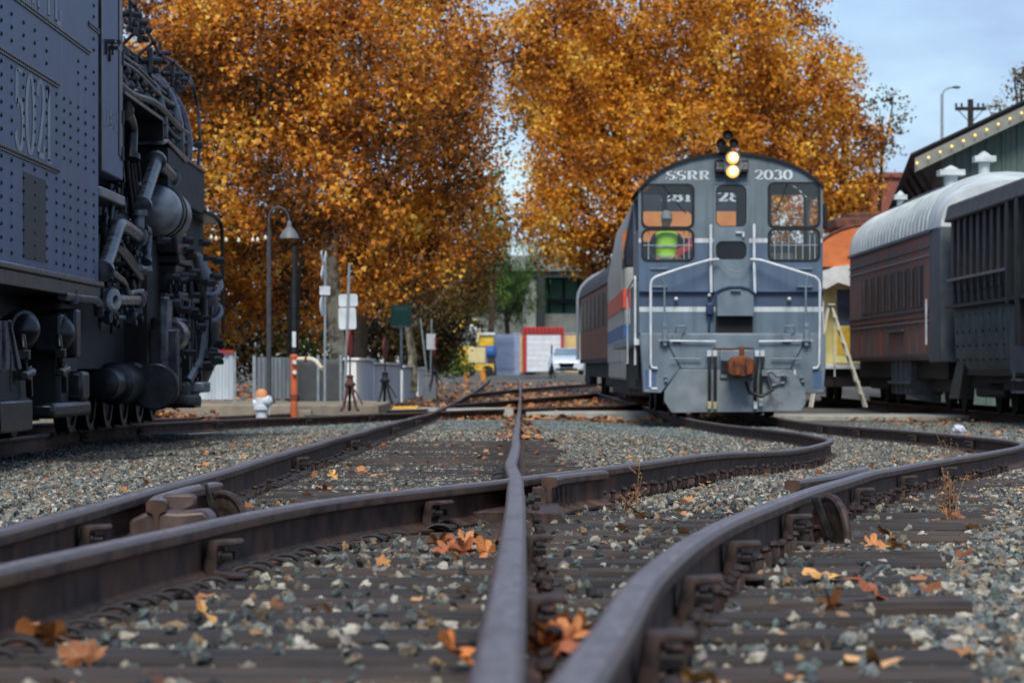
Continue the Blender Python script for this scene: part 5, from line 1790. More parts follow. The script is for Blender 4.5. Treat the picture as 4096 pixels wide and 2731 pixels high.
hoop.build('roof_edge', mat('pale_edge', (140, 146, 156), rough=.5), brown)
for k in range(7):
    y0 = 1.0 + k * 2.85
    wf = MB().bb(-1.475, -1.4, y0, y0 + 1.9, 2.0, 2.95).build('window', mat('car_window_frame', (60, 38, 32), rough=.5), brown)
    for j in range(3):
        MB().bb(-1.48, -1.44, y0 + .08 + j * .62, y0 + .58 + j * .62, 2.05, 2.9).build('pane', mat('dark_pane', (16, 18, 20), (24, 26, 28), rough=.35, spec=.15), wf)
for k in range(9):
    MB().bb(-1.466, -1.44, 0, 21, 1.12 + k * .09, 1.15 + k * .09).build('body_rib', bwood, brown)
MB().bb(-1.462, -1.44, 0, 21, .98, 1.1).bb(-1.3, 1.3, .4, 20.6, .55, 1.04).build('skirt', drk, brown)
for y in (2, 4.2, 16.8, 19):
    for s in (-1, 1):
        MB().lathe((s * .75 - .07, y, .46), (1, 0, 0), [(0, .2), (0, .48), (.14, .46), (.14, .3), (.1, .2)], n=18).build('wheel', drk, brown)
MB().bb(-1.35, -1.1, 1.3, 5.0, .3, .6).bb(-1.35, -1.1, 16, 19.8, .3, .6).build('truck_frame', drk, brown, bevel=.05)
# ------------------------------------------------------------------ parked cars on the right-hand track
def boxpart(name, mm, parent, *bxs, bevel=0.0):
    m = MB()
    for b in bxs:
        m.bb(*b)
    return m.build(name, mm, parent, bevel=bevel)
def car_wheels(parent, ys, r=.45, mm=None):
    for y in ys:
        for s in (-1, 1):
            MB().lathe((s * .72 - .07, y, r), (1, 0, 0), [(0, .2), (0, r + .03), (.03, r + .03), (.035, r), (.14, r), (.14, .3), (.1, .2)], n=22).build('wheel', mm or drk, parent)
P0 = Vector((9.72, 60.2, -.02))
pc = thing('weathered_passenger_car', 'weathered brown grey passenger car with white arched roof and narrow windows', 'passenger car', P0)
pbody = mat('faded_car_side', (100, 86, 80), (130, 108, 98), scale=3.5, rough=.75, c3=(156, 86, 66), c3scale=1.1, stretch=(1, 1.2, .25), c3range=(.46, .66), bump=.004, bscale=20)
pgrey = mat('car_end_grey', (66, 74, 82), (86, 94, 100), scale=3, rough=.6)
pwhite = mat('white_car_roof', (176, 184, 184), (206, 212, 210), scale=2.5, rough=.6, c3=(140, 140, 128), c3scale=2.2, stretch=(.6, 2.5, 1), c3range=(.5, .8))
boxpart('body', pbody, pc, (-1.47, 1.47, 1.6, 16.2, 1.0, 3.55))
boxpart('vestibule', pgrey, pc, (-1.48, 1.48, .0, 1.6, .95, 3.56), bevel=.02)
ra_ = [(-1.52, 3.55)] + [(1.52 * math.cos(R(a)) * (1 if abs(a - 90) > 40 else 1), 3.57 + 1.12 * math.sin(R(a)) ** .85) for a in range(180, -1, -10)]
roof_ = MB().prism(ra_, 1.2, 15.9)
roof_.build('roof', pwhite, pc)
m = MB()
pr = [(15.9, 1.0), (16.2, .93), (16.5, .7), (16.65, .4)]
for (y0, k0), (y1, k1) in zip(pr[:-1], pr[1:]):
    n = len(ra_)
    a = [(x * (.6 + .4 * k0), y0, 3.55 + (z - 3.55) * k0) for x, z in ra_]
    b = [(x * (.6 + .4 * k1), y1, 3.55 + (z - 3.55) * k1) for x, z in ra_]
    m.add(a + b, [(i, i + 1, n + i + 1, n + i) for i in range(n - 1)])
m.build('roof_end', pwhite, pc)
m = MB()
for (y0, k0), (y1, k1) in zip([(1.2, 1.0), (.6, .94), (.1, .8)][:-1], [(1.2, 1.0), (.6, .94), (.1, .8)][1:]):
    n = len(ra_)
    a = [(x * (.8 + .2 * k0), y0, 3.55 + (z - 3.55) * k0) for x, z in ra_]
    b = [(x * (.8 + .2 * k1), y1, 3.55 + (z - 3.55) * k1) for x, z in ra_]
    m.add(a + b, [(i, i + 1, n + i + 1, n + i) for i in range(n - 1)])
m.add([(x * .96, .1, 3.55 + (z - 3.55) * .8) for x, z in ra_], [tuple(range(len(ra_)))])
m.build('roof_end', pwhite, pc)
for y in np.arange(1.6, 15.8, .62):
    MB().tube([(x * 1.004, y, 3.55 + (z - 3.55) * 1.006) for x, z in ra_[1:]], .014, n=5).build('roof_seam', pwhite, pc)
for y, s in ((1.9, .7), (6.6, .9), (15.3, .5)):
    v = MB().cyl((-.35, y, 4.45), (-.35, y, 4.85 + .1 * s), .16 * s, n=12)
    v.bb(-.35 - .3 * s, -.35 + .3 * s, y - .3 * s, y + .3 * s, 4.85 + .1 * s, 4.95 + .12 * s)
    v.lathe((-.35, y, 4.95 + .12 * s), (0, 0, 1), [(0, .22 * s), (.06, .12 * s), (.1, .02)], n=12)
    v.build('roof_vent', pgrey if s > .9 else pwhite, pc)
MB().tube([(-.75, 2, 4.5), (-.75, 6, 4.6), (-.72, 10, 4.62), (-.72, 15, 4.58)], .03, n=6).build('roof_conduit', pgrey, pc)
boxpart('eave_trim', pgrey, pc, (-1.53, -1.46, 1.3, 16.2, 3.5, 3.56))
for k in range(9):
    y = 2.5 + k * 1.24
    wf = boxpart('window', mat('window_surround', (52, 46, 46), (70, 62, 60), rough=.6), pc, (-1.49, -1.44, y, y + 1.02, 2.08, 2.9))
    for j in range(2):
        boxpart('pane', mat('dark_pane', (16, 18, 20)), wf, (-1.495, -1.46, y + .06 + j * .49, y + .43 + j * .49, 2.13, 2.85))
    boxpart('mullion', pgrey, wf, (-1.51, -1.46, y + .46, y + .52, 2.08, 2.9))
for z, t, mm in ((3.22, .03, pgrey), (3.05, .03, pwhite), (1.98, .05, pgrey), (1.86, .03, pbody), (1.76, .03, pwhite), (1.06, .06, pgrey)):
    boxpart('belt_rail', mm if mm != pwhite else mat('belt_pale', (126, 120, 112), (150, 142, 134), rough=.7, scale=4), pc, (-1.5, -1.46, 1.6, 16.2, z, z + t))
for k in range(11):
    boxpart('side_rib', pbody, pc, (-1.482, -1.46, 2.2 + k * 1.25, 2.26 + k * 1.25, 1.12, 1.75))
boxpart('grab_rail', wht, pc, (-1.56, -1.53, 1.55, 1.6, 1.3, 2.2))
boxpart('destination_hooks', mat('hook_green', (80, 96, 84), rough=.7), pc, (-1.53, -1.47, 5.6, 8.2, 1.6, 1.66))
boxpart('battery_box', mat('battery_grey', (78, 80, 80), (104, 106, 106), scale=5, rough=.7), pc, (-1.4, -.7, 5.2, 8.4, .28, 1.0), bevel=.02)
for k in range(4):
    boxpart('battery_rib', pgrey, pc, (-1.43, -1.39, 5.4 + k * .85, 5.55 + k * .85, .3, .98))
boxpart('battery_lip', pgrey, pc, (-1.47, -1.38, 5.1, 8.5, .50, .56))
boxpart('underframe', drk, pc, (-1.25, 1.25, .5, 16, .62, 1.0))
car_wheels(pc, (1.6, 3.8, 12.2, 14.4))
boxpart('truck_frame', drk, pc, (-1.1, -.85, .8, 4.6, .35, .65), (-1.1, -.85, 11.4, 15.2, .35, .65), bevel=.06)
# dark hopper car
H0 = Vector((9.72, 59.6, -.02))
hc = thing('dark_hopper_car', 'dark slatted car with canvas hood above a fluted grey hopper side', 'rail car', H0, math.pi)
# local +y now points towards the camera, local +x to the left side that is seen
canv = mat('canvas_hood', (58, 58, 60), (78, 78, 80), scale=4, rough=.85, bump=.01, bscale=8)
slatm = mat('dark_slat', (66, 58, 56), (98, 84, 78), scale=4, rough=.85, c3=(130, 66, 48), c3scale=1.6, stretch=(1, 1, .4), c3range=(.6, .78))
flut = mat('fluted_steel', (84, 94, 92), (112, 122, 118), scale=4, rough=.6, c3=(142, 148, 142), c3scale=5, c3range=(.6, .8), stretch=(1, 1, .6))
blkst = mat('car_black_steel', (26, 28, 30), (42, 44, 47), scale=4, rough=.6)
hd_ = MB().prism([(-1.5, 3.6), (1.5, 3.6), (1.46, 3.72), (1.42, 3.92), (.9, 4.1), (-.9, 4.1), (-1.42, 3.92)], -.05, 13)
hd_.build('canvas_hood', canv, hc, bevel=.04)
boxpart('inner_wall', blkst, hc, (-1.3, 1.3, 0, 13, 1.9, 3.6))
for k in range(16):
    y = .1 + k * .80
    MB().prism([(y, 2.5), (y + .34 + .1 * math.sin(k), 2.5), (y + .5, 3.62), (y + .04, 3.62)], 1.3, 1.38, lambda x, yy, z: (yy, x, z)).build('slat', slatm, hc, bevel=.02)
    boxpart('post', blkst, hc, (1.36, 1.42, y + .56, y + .66, 2.0, 3.62))
boxpart('hand_rail', mat('pale_rail', (110, 112, 116), rough=.5), hc, (1.4, 1.45, .0, 7.3, 2.47, 2.52))
for z in (2.32, 2.12):
    boxpart('side_board', mat('board_grey', (62, 62, 64), (84, 82, 82), scale=5, rough=.8), hc, (1.3, 1.35, 0, 7.4, z - .07, z + .07))
boxpart('ledge', blkst, hc, (1.2, 1.46, -.1, 13, 1.96, 2.02))
boxpart('end_post', blkst, hc, (1.3, 1.48, 7.3, 7.55, 1.9, 3.62), (1.3, 1.5, 8.4, 8.6, 1.2, 3.6), bevel=.01)
m = MB()
n = 25
vs, fs = [], []
N = n * 4
for i in range(N + 1):
    y = .25 + 6.7 * i / N
    o = .035 * (1 if (i // 2) % 2 else 0)
    vs += [(1.32 + o, y, 1.95), (1.28 + o, y, 1.0), (1.12 + o, y + .0, .72)]
for i in range(N):
    a = i * 3
    fs += [(a, a + 1, a + 4, a + 3), (a + 1, a + 2, a + 5, a + 4)]
m.add(vs, fs).build('fluted_side', flut, hc, recalc=False)
for k in range(8):
    rv_ = MB()
    for z in (1.8, 1.5, 1.25, 1.0):
        rv_.lathe((1.3, .7 + k * .8, z), (1, 0, 0), [(0, .035), (.05, .03), (.06, .01)], n=8)
    rv_.build('rivet_row', blkst, hc)
boxpart('hopper_core', blkst, hc, (-1.2, 1.2, .2, 13, .7, 1.95))
MB().prism([(-.9, .25), (.5, .25), (1.2, 1.0), (.3, 1.0)], 1.0, 1.28, lambda x, yy, z: (yy, x, z)).build('chute_plate', mat('chute_grey', (62, 68, 68), (80, 86, 84), scale=4, rough=.6), hc, bevel=.01)
boxpart('side_panel', pgrey, hc, (1.2, 1.36, 7.1, 9.5, .75, 1.9), bevel=.01)
boxpart('ladder_step', pgrey, hc, (1.3, 1.45, 7.7, 8.3, .62, .66), (1.3, 1.45, 7.7, 8.3, .42, .46), (1.38, 1.42, 7.7, 7.74, .4, .8))
boxpart('underframe', drk, hc, (-1.1, 1.1, 0, 13, .45, .75))
car_wheels(hc, (2.2, 4.0, 9.6, 11.4))
boxpart('truck_frame', drk, hc, (.85, 1.1, 1.4, 4.8, .3, .62), bevel=.06)

# orange car standing beyond
O0 = Vector((9.05, 78.5, 0))
oc = thing('orange_car', 'orange car end with peeling white canopy and cream yellow door', 'rail car', O0)
orng = mat('orange_paint', (206, 108, 52), (224, 132, 74), scale=3, rough=.55, c3=(176, 84, 44), c3scale=1.5)
peel = mat('peeling_white', (196, 198, 196), (222, 222, 220), scale=5, rough=.7, c3=(196, 74, 60), c3scale=2.6, c3range=(.60, .66))
redp = mat('peeling_red', (196, 70, 56), (206, 96, 80), scale=5, rough=.7, c3=(214, 210, 204), c3scale=3, c3range=(.5, .56))
oa = [(-1.55, 3.35)] + [(1.55 * math.cos(R(a)), 3.45 + .95 * math.sin(R(a))) for a in range(180, -1, -12)] + [(1.55, 3.35)]
MB().prism(oa, -.3, 16).build('roof_hood', orng, oc)
ot = MB().tube([(1.57 * math.cos(R(a)), -.3, 3.47 + .95 * math.sin(R(a))) for a in range(180, -1, -10)], .04, n=6)
ot.build('hood_rim', mat('rust_rim', (70, 46, 38), (110, 66, 46), rough=.8, scale=6), oc)
boxpart('roof_junk', mat('rust_rim', (70, 46, 38)), oc, (-.9, .8, .5, 3, 4.35, 4.62), (-.5, .3, 1, 2, 4.6, 4.78), bevel=.05)
sc = [(-1.55, 3.15), (-1.5, 2.85), (-1.2, 2.8)] + [(-1.2 + .3 * i, 2.86 + .1 * (i % 2)) for i in range(1, 9)] + [(1.5, 2.85), (1.55, 3.4), (.6, 3.4), (.45, 3.62), (.1, 3.74), (-.25, 3.62), (-.4, 3.42), (-1.0, 3.35)]
MB().prism(sc, -.36, -.31).build('canopy', peel, oc)
boxpart('corner_post', redp, oc, (-1.55, -1.3, -.3, -.1, .9, 3.0))
boxpart('corner_post', redp, oc, (1.3, 1.55, -.3, -.1, .9, 3.0))
creamw = mat('cream_yellow', (196, 186, 120), (212, 204, 146), scale=3, rough=.6)
boxpart('end_wall', creamw, oc, (-1.5, 1.5, .5, .62, .9, 3.4))
dr = boxpart('door', mat('cream_door', (206, 196, 130), (222, 214, 156), scale=3, rough=.55), oc, (-.95, -.1, .44, .5, .95, 2.95), bevel=.01)
boxpart('door_glass', mat('door_glass', (92, 108, 130), (64, 70, 80), rough=.12, scale=1.5), dr, (-.85, -.35, .425, .439, 1.9, 2.8))
boxpart('door_panel', mat('mustard', (196, 158, 40), (210, 172, 60), rough=.55), dr, (-.85, -.35, .425, .439, 1.15, 1.85))
boxpart('side_walls', redp, oc, (-1.5, -1.45, .6, 16, .9, 3.4), (1.45, 1.5, .6, 16, .9, 3.4))
boxpart('platform', wht, oc, (-1.5, 1.5, -.3, .6, .8, .9), bevel=.01)
boxpart('pilot', drk, oc, (-1.4, 1.4, -.1, 15.5, .35, .79))
boxpart('grab_rail', wht, oc, (-1.3, -1.26, -.3, -.26, 1.0, 2.5), (-1.0, -.97, -.3, -.27, .6, 1.4))
car_wheels(oc, (1.5, 3.5))

# stepladder
LD = 71.5
lad = thing('stepladder', 'paint-splashed wooden stepladder standing open beside the switcher', 'ladder', W(3355, 1625, LD))
lb = Vector(W(3355, 1625, LD))
alum = mat('ladder_paint', (196, 194, 180), (216, 214, 200), scale=12, rough=.65, c3=(196, 172, 70), c3scale=3)
tp_ = W(3322, 1218, LD) - lb
fr_, rr2 = W(3462, 1628, LD) - lb, W(3243, 1628, LD) - lb
for dy in (-.28, .28):
    MB().tube([tp_ + Vector((0, dy * .6, 0)), fr_ + Vector((0, dy, 0))], .035, n=4).build('front_rail', alum, lad)
    MB().tube([tp_ + Vector((-.05, dy * .6, 0)), rr2 + Vector((0, dy, 0))], .028, n=4).build('rear_rail', alum, lad)
for k in range(1, 8):
    t = k / 8
    c = tp_.lerp(fr_, t)
    MB().box(c, (.09, .42 + .14 * t, .022)).build('step', alum, lad)
MB().box(tp_, (.16, .5, .03)).build('top_cap', alum, lad)

# ------------------------------------------------------------------ green shed with lit eaves
S0 = Vector((10.3, 80.0, ground_z(10, 80)))
shed = thing('green_shed', 'dark green board-and-batten shed with light bulbs along its sloping eave', 'building', S0)
def shp(mb, name, mm, parent=None, **k):
    mb.v = [tuple(Vector(v) - S0) for v in mb.v]
    return mb.build(name, mm, parent or shed, **k)
green = mat('shed_green_boards', (74, 92, 86), (94, 112, 104), scale=3, rough=.75, stretch=(3, 1, .3), c3=(62, 76, 72), c3scale=1.2)
e0, e1 = W(3660, 632, 80), W(4560, 205, 80)
wl, wr = W(3765, 1500, 80.8).x, W(4560, 1500, 80.8).x
def roofz(x, D_=80):
    t = (x - e0.x) / (e1.x - e0.x)
    return e0.z + (e1.z - e0.z) * t
wall = MB().prism([(wl, -.2), (wr, -.2), (wr, roofz(wr) - .15), (wl, roofz(wl) - .15)], 80.8, 81.0)
shp(wall, 'gable_wall', mat('shed_recess_shade', (34, 42, 40), (44, 52, 50), rough=.85))
x = wl
while x < wr - .3:
    m = MB().prism([(x, -.15), (x + .37, -.15), (x + .37, roofz(x + .37) - .2), (x, roofz(x) - .2)], 80.77, 80.799)
    shp(m, 'board', green)
    m = MB().prism([(x + .36, -.15), (x + .42, -.15), (x + .42, roofz(x + .42) - .2), (x + .36, roofz(x + .36) - .2)], 80.72, 80.769)
    shp(m, 'batten', green)
    x += .40
fas = mat('fascia_grey', (120, 122, 114), (140, 142, 132), scale=4, rough=.7)
m = MB()
m.add([e0, e1, e1 - Vector((0, 0, .36)), e0 - Vector((0, 0, .36)), e0 + Vector((0, .06, 0)), e1 + Vector((0, .06, 0)), e1 + Vector((0, .06, -.36)), e0 + Vector((0, .06, -.36))], [(0, 1, 2, 3), (7, 6, 5, 4), (0, 4, 5, 1), (1, 5, 6, 2), (2, 6, 7, 3), (3, 7, 4, 0)])
fo = shp(m, 'fascia', fas)
rfm = mat('shed_roof', (30, 32, 32), (44, 46, 46), rough=.85, scale=6)
back = Vector((3.3, 33, 0))
up = Vector((0, 0, .08))
a0, a1 = e0 + Vector((-.12, -.05, 0)), e1 + Vector((0, -.05, 0))
m = MB()
q = [a0 + Vector((0, 0, -.03)), a1 + Vector((0, 0, .02)), a1 + back + Vector((0, 0, .02)), a0 + back + Vector((0, 0, -.03))]
m.add([v + Vector((0, 0, .08)) for v in q] + [v + Vector((0, 0, .14)) for v in q], [(0, 1, 2, 3), (7, 6, 5, 4), (0, 4, 5, 1), (1, 5, 6, 2), (2, 6, 7, 3), (3, 7, 4, 0)])
shp(m, 'roof', rfm)
m = MB()
sw0, sw1 = Vector((wl, 80.9, -.2)), Vector((wl, 80.9, -.2)) + back
hz_ = roofz(wl) - .2
m.add([sw0, sw1, sw1 + Vector((0, 0, hz_)), sw0 + Vector((0, 0, hz_)), sw0 + Vector((.15, 0, 0)), sw1 + Vector((.15, 0, 0)), sw1 + Vector((.15, 0, hz_)), sw0 + Vector((.15, 0, hz_))], [(0, 1, 2, 3), (7, 6, 5, 4), (3, 2, 6, 7), (0, 4, 5, 1), (0, 3, 7, 4), (1, 5, 6, 2)])
shp(m, 'side_wall', mat('shed_recess_shade', (34, 42, 40)))  # side wall darker than the boards: eave shade held in its colour
for k in range(9):
    t = .02 + k * .115
    b0 = e0 + back * t + Vector((.0, 0, -.05))
    b1 = Vector((wl, 80.9, e0.z - 1.1)) + back * t
    shp(MB().tube([b0, b1], .07, n=4), 'eave_bracket', rfm)
bulb = emit_mat('eave_bulb', (255, 200, 90), 1.5)
for k in range(19):
    p = W(3668 + k * 46.5, 640 - k * 22.2 + 12, 79.9)
    shp(MB().sphere(p, .03, 8), 'bulb', bulb)

# brick building far behind
K0 = W(3480, 1480, 140)
kb = thing('brick_building', 'red brick building behind the orange car', 'building', (K0.x, K0.y, ground_z(10, 140)))
def brick_mat():
    m = bpy.data.materials.new('brickwork')
    m.use_nodes = True
    t = m.node_tree
    b = t.nodes['Principled BSDF']
    b.inputs['Roughness'].default_value = .85
    co = t.nodes.new('ShaderNodeTexCoord')
    mp_ = t.nodes.new('ShaderNodeMapping')
    mp_.inputs['Rotation'].default_value = (R(90), 0, 0)
    br = t.nodes.new('ShaderNodeTexBrick')
    br.inputs['Scale'].default_value = 2.2
    br.inputs['Color1'].default_value = lin((150, 78, 62))
    br.inputs['Color2'].default_value = lin((128, 62, 50))
    br.inputs['Mortar'].default_value = lin((140, 110, 96))
    t.links.new(co.outputs['Object'], mp_.inputs[0])
    t.links.new(mp_.outputs[0], br.inputs['Vector'])
    t.links.new(br.outputs['Color'], b.inputs['Base Color'])
    return m
bm1 = brick_mat()
MB().bb(0, 14, 0, 12, -.5, 9.3).build('wall', bm1, kb)
MB().bb(-.15, 14.15, -.15, 12, 9.3, 9.55).build('parapet', bm1, kb, bevel=.03)
for k in range(5):
    wv = MB().bb(1 + k * 2.6, 2.2 + k * 2.6, -.02, .05, 4.6, 6.6).build('window', mat('dark_pane', (16, 18, 20)), kb)
    MB().bb(.95 + k * 2.6, 2.25 + k * 2.6, -.08, .0, 4.48, 4.6).build('sill', fas, wv)

# utility pole and street light behind the shed
U0 = W(3882, 1480, 125)
up_ = thing('utility_pole', 'dark wooden utility pole with two crossarms behind the shed roof', 'utility pole', (U0.x, 125, ground_z(12, 125)))
polem = mat('pole_wood', (38, 32, 30), (54, 46, 42), rough=.9, scale=5)
hp = W(3882, 398, 125).z - ground_z(12, 125)
MB().cyl((0, 0, 0), (0, 0, hp), .17, .12, n=10).build('pole', polem, up_)
for dz in (.38, 1.75):
    MB().bb(-.62, .62, -.1, -.0, hp - dz - .07, hp - dz + .07).build('crossarm', polem, up_)
    for xx in (-.58, -.36, .3, .5):
        MB().lathe((xx, -.05, hp - dz + .07), (0, 0, 1), [(0, .03), (.06, .05), (.13, .05), (.16, .02)], n=8).build('insulator', mat('insulator', (40, 60, 66), rough=.3), up_)
    for s in (-1, 1):
        MB().cyl((s * .5, -.05, hp - dz - .05), (s * .08, -.05, hp - dz - .5), .02, n=6).build('brace', polem, up_)
L0 = W(3768, 1480, 150)
sl_ = thing('street_light', 'tall thin grey street light with curved arm', 'street light', (L0.x, 150, ground_z(12, 150)))
galv = mat('galvanised', (124, 134, 140), (146, 156, 160), rough=.5, scale=6)
gz = ground_z(12, 150)
zt = lambda y: W(0, y, 150).z - gz
MB().cyl((0, 0, 0), (0, 0, zt(378)), .11, .07, n=10).build('pole', galv, sl_)
MB().tube([(0, 0, zt(380)), (.12, 0, zt(362)), (.35, 0, zt(352)), (.5, 0, zt(350))], .04, n=7).build('arm', galv, sl_)
MB().sphere((.68, 0, zt(350)), .22, 10, (1, .6, .32)).build('lamp_head', mat('lamp_head', (70, 78, 84)), sl_)
# ------------------------------------------------------------------ concrete path, platform, yard furniture on the left
conc = mat('concrete', (146, 146, 138), (172, 172, 164), scale=4, rough=.85, c3=(116, 112, 104), c3scale=1.5, bump=.004, bscale=30)
conc2 = mat('concrete_worn', (126, 116, 100), (150, 138, 120), scale=4, rough=.9, c3=(100, 84, 66), c3scale=1.5, bump=.006, bscale=25)
PZ = .0
for k, (x0, x1) in enumerate(((-3.2, -1.45), (-1.28, .03), (.27, 2.68), (4.55, 8.9), (9.1, 12.5))):
    pth = MB().bb(x0, x1, 60.6 + .25 * (k > 1), 63.6, -.3, [.02, .015, -.05, -.11, -.11][k]).build('path', conc, bevel=.02)
    kind(pth, 'structure', 'concrete pedestrian path slab crossing the tracks')
plat = MB().bb(-14, -2.35, 55.2, 62, -.3, .17).build('pavement', conc2, bevel=.03)
kind(plat, 'structure', 'low worn concrete platform along the steam locomotive track')
yp = MB().bb(-2.78, -1.86, 61.2, 63.3, .021, .045)
for i in range(8):
    for j in range(10):
        yp.lathe((-2.72 + i * .115, 61.35 + j * .2, .045), (0, 0, 1), [(0, .02), (.008, .012)], n=6)
tag(yp.build('tactile_pad', mat('tactile_yellow', (222, 164, 20), (236, 182, 40), rough=.6, scale=6)), 'yellow tactile paving pad at the end of the concrete path', 'tactile pad')
# concrete wall blocks along the walk
white_c = mat('white_concrete', (222, 224, 222), (240, 241, 240), scale=2.5, rough=.8, c3=(204, 200, 190), c3scale=1.2, stretch=(1, 1, .5))
labels = ['long white concrete wall block beside the rusty switch stand', 'white concrete wall block beside the dark red switch stand', 'far pale concrete wall block beyond the green sign', 'short pale wall block by the thin tilted poles']
for k, (d0, d1, h) in enumerate(((62.3, 70.0, .97), (70.6, 87, .9), (89, 99, .84), (104, 112, .8))):
    zb = ground_z(-3.1, d0)
    m = MB().bb(-3.32, -3.10, d0, d1, zb - .1, h)
    o = MB()
    o.v = [(v[0] + 3.2, v[1] - d0, v[2] - zb) for v in m.v]
    o.f = m.f
    root = thing('concrete_wall', labels[k], 'wall', (-3.2, d0, zb), 0, 'white concrete wall blocks')
    o.build('block', white_c, root, bevel=.02)
    MB().bb(-.16, .16, -.04, d1 - d0 + .04, h - zb, h - zb + .05).build('coping', white_c, root, bevel=.01)
gb = MB().bb(-.1, .1, 0, 2.4, 0, .62).build('utility_box', mat('box_grey', (104, 112, 122), (120, 128, 136), rough=.6, scale=5), bevel=.02)
gb.location = (-3.25, 100.5, ground_z(-3.2, 101))
tag(gb, 'grey metal box set between the pale wall blocks', 'utility box')
# corrugated fences
def corrugated(name, p0, p1, h, mm, label, n, posts=True, gapbase=.06):
    p0, p1 = Vector(p0), Vector(p1)
    root = thing(name, label, 'fence', p0)
    d_ = p1 - p0
    L = d_.length
    u = d_.normalized()
    nr = Vector((u.y, -u.x, 0))
    vs, fs = [], []
    for i in range(n * 4 + 1):
        t = i / (n * 4)
        o = nr * (.03 if (i // 2) % 2 else 0)
        b = u * (L * t) + o
        vs += [b + Vector((0, 0, gapbase)), b + Vector((0, 0, h))]
    for i in range(n * 4):
        fs.append((2 * i, 2 * i + 2, 2 * i + 3, 2 * i + 1))
    MB().add(vs, fs).build('corrugated_sheet', mm, root, recalc=False, smooth=False)
    for t in np.linspace(0, 1, max(2, int(L / 1.4) + 1)):
        c = u * (L * t) - nr * .05
        MB().bb(c.x - .03, c.x + .03, c.y - .03, c.y + .03, 0, h + .03).build('post', galv, root)
    return root
whf = mat('white_sheet', (168, 178, 184), (196, 206, 210), scale=4, rough=.55, c3=(140, 132, 116), c3scale=1.5, stretch=(1, 1, .3))
grf = mat('grey_sheet', (112, 120, 124), (138, 146, 150), scale=4, rough=.55, stretch=(1, 1, .3))
f1 = corrugated('corrugated_fence', (-8.6, 59.0, .17), (-5.18, 58.2, .17), .92, whf, 'white corrugated fence with a red cap behind the steam locomotive', 26)
MB().bb(2.9, 3.43, -.86, -.75, .92, .98).build('red_cap', mat('cap_red', (160, 40, 40), rough=.6), f1)
f2 = corrugated('corrugated_fence', (-4.78, 58.6, .17), (-4.15, 60.5, .17), .85, grf, 'grey corrugated fence end beside the arched lamp post', 10)
mesh_m = mat('dark_mesh', (66, 70, 72), (88, 92, 92), scale=20, rough=.7)
f3 = thing('mesh_fence', 'dark mesh fence panel behind the orange standpipe', 'fence', (-4.2, 61.0, .17))
m = MB()
for i in range(26):
    m.cyl((i * .033, .02 * i / 26, .05), (i * .033, .02 * i / 26, .82), .006, n=4)
for i in range(20):
    m.cyl((0, 0, .06 + i * .04), (.85, .02, .06 + i * .04), .006, n=4)
m.build('mesh', mesh_m, f3)
for x in (0, .42, .86):
    MB().cyl((x, 0, 0), (x, 0, .9), .03, n=8).build('post', galv, f3)
MB().bb(0, .86, .1, .13, 0, .8).build('backing', mat('backing_grey', (92, 96, 98), (112, 114, 114), rough=.8), f3)

# arched lamp post
def ground_on(px, py, D_):
    return W(px, py, D_)
dkm = mat('lamp_iron', (52, 54, 56), (68, 70, 72), rough=.5, scale=8)
def lampost(px, D_, zb, ytop, label, shade=True, mm=dkm):
    p = W(px, YH, D_)
    r = thing('lamp_post', label, 'lamp post', (p.x, D_, zb))
    z = lambda y: W(0, y, D_).z - zb
    s = D_ / F
    MB().cyl((0, 0, 0), (0, 0, z(ytop)), .045, .04, n=10).build('pole', mm, r)
    MB().lathe((0, 0, 0), (0, 0, 1), [(0, .11), (.1, .1), (.16, .06)], n=12).build('base', mm, r)
    if shade:
        MB().tube([(0, 0, z(925)), (0, 0, z(870)), (6 * s, 0, z(848)), (22 * s, 0, z(833)), (42 * s, 0, z(828)), (62 * s, 0, z(838)), (76 * s, 0, z(858)), (81 * s, 0, z(885))], .022, n=8).build('arch', mm, r)
        MB().lathe((81 * s, 0, z(953)), (0, 0, 1), [(0, 40 * s), (12 * s, 36 * s), (30 * s, 25 * s), (42 * s, 14 * s), (46 * s, 10 * s), (62 * s, 9 * s), (70 * s, 5 * s)], n=24).build('shade', mat('lamp_shade', (92, 94, 96), (106, 108, 110), rough=.5), r)
    return r
lampost(1076, 56.5, .17, 925, 'grey lamp post with arched neck and bell shade beside the steam locomotive')
lp2 = lampost(1177, 60.5, .17, 985, 'black lamp post rising into the orange tree behind the standpipe', False, blk)
MB().bb(-.035, .035, -.05, -.04, 1.05, 1.35).build('sticker', wht, lp2)
# string of bulbs
sg = thing('string_lights', 'string of small pale bulbs hanging from the arched lamp post', 'string lights', W(1076, 925, 56.5))
b0 = W(1076, 925, 56.5)
pts = [W(x, y, 56.5) - b0 for x, y in ((1074, 927), (1000, 934), (940, 934), (880, 930), (800, 918))]
MB().tube([tuple(p) for p in pts], .008, n=5).build('wire', blk, sg)
for x, y in ((1062, 952), (1031, 960), (1011, 960), (955, 962), (905, 960), (865, 955), (845, 950)):
    p = W(x, y, 56.5) - b0
    MB().lathe(p, (0, 0, 1), [(-.035, .005), (-.025, .028), (0, .034), (.025, .02), (.05, .012)], n=10).build('bulb', mat('bulb_glass', (214, 208, 184), rough=.2), sg)
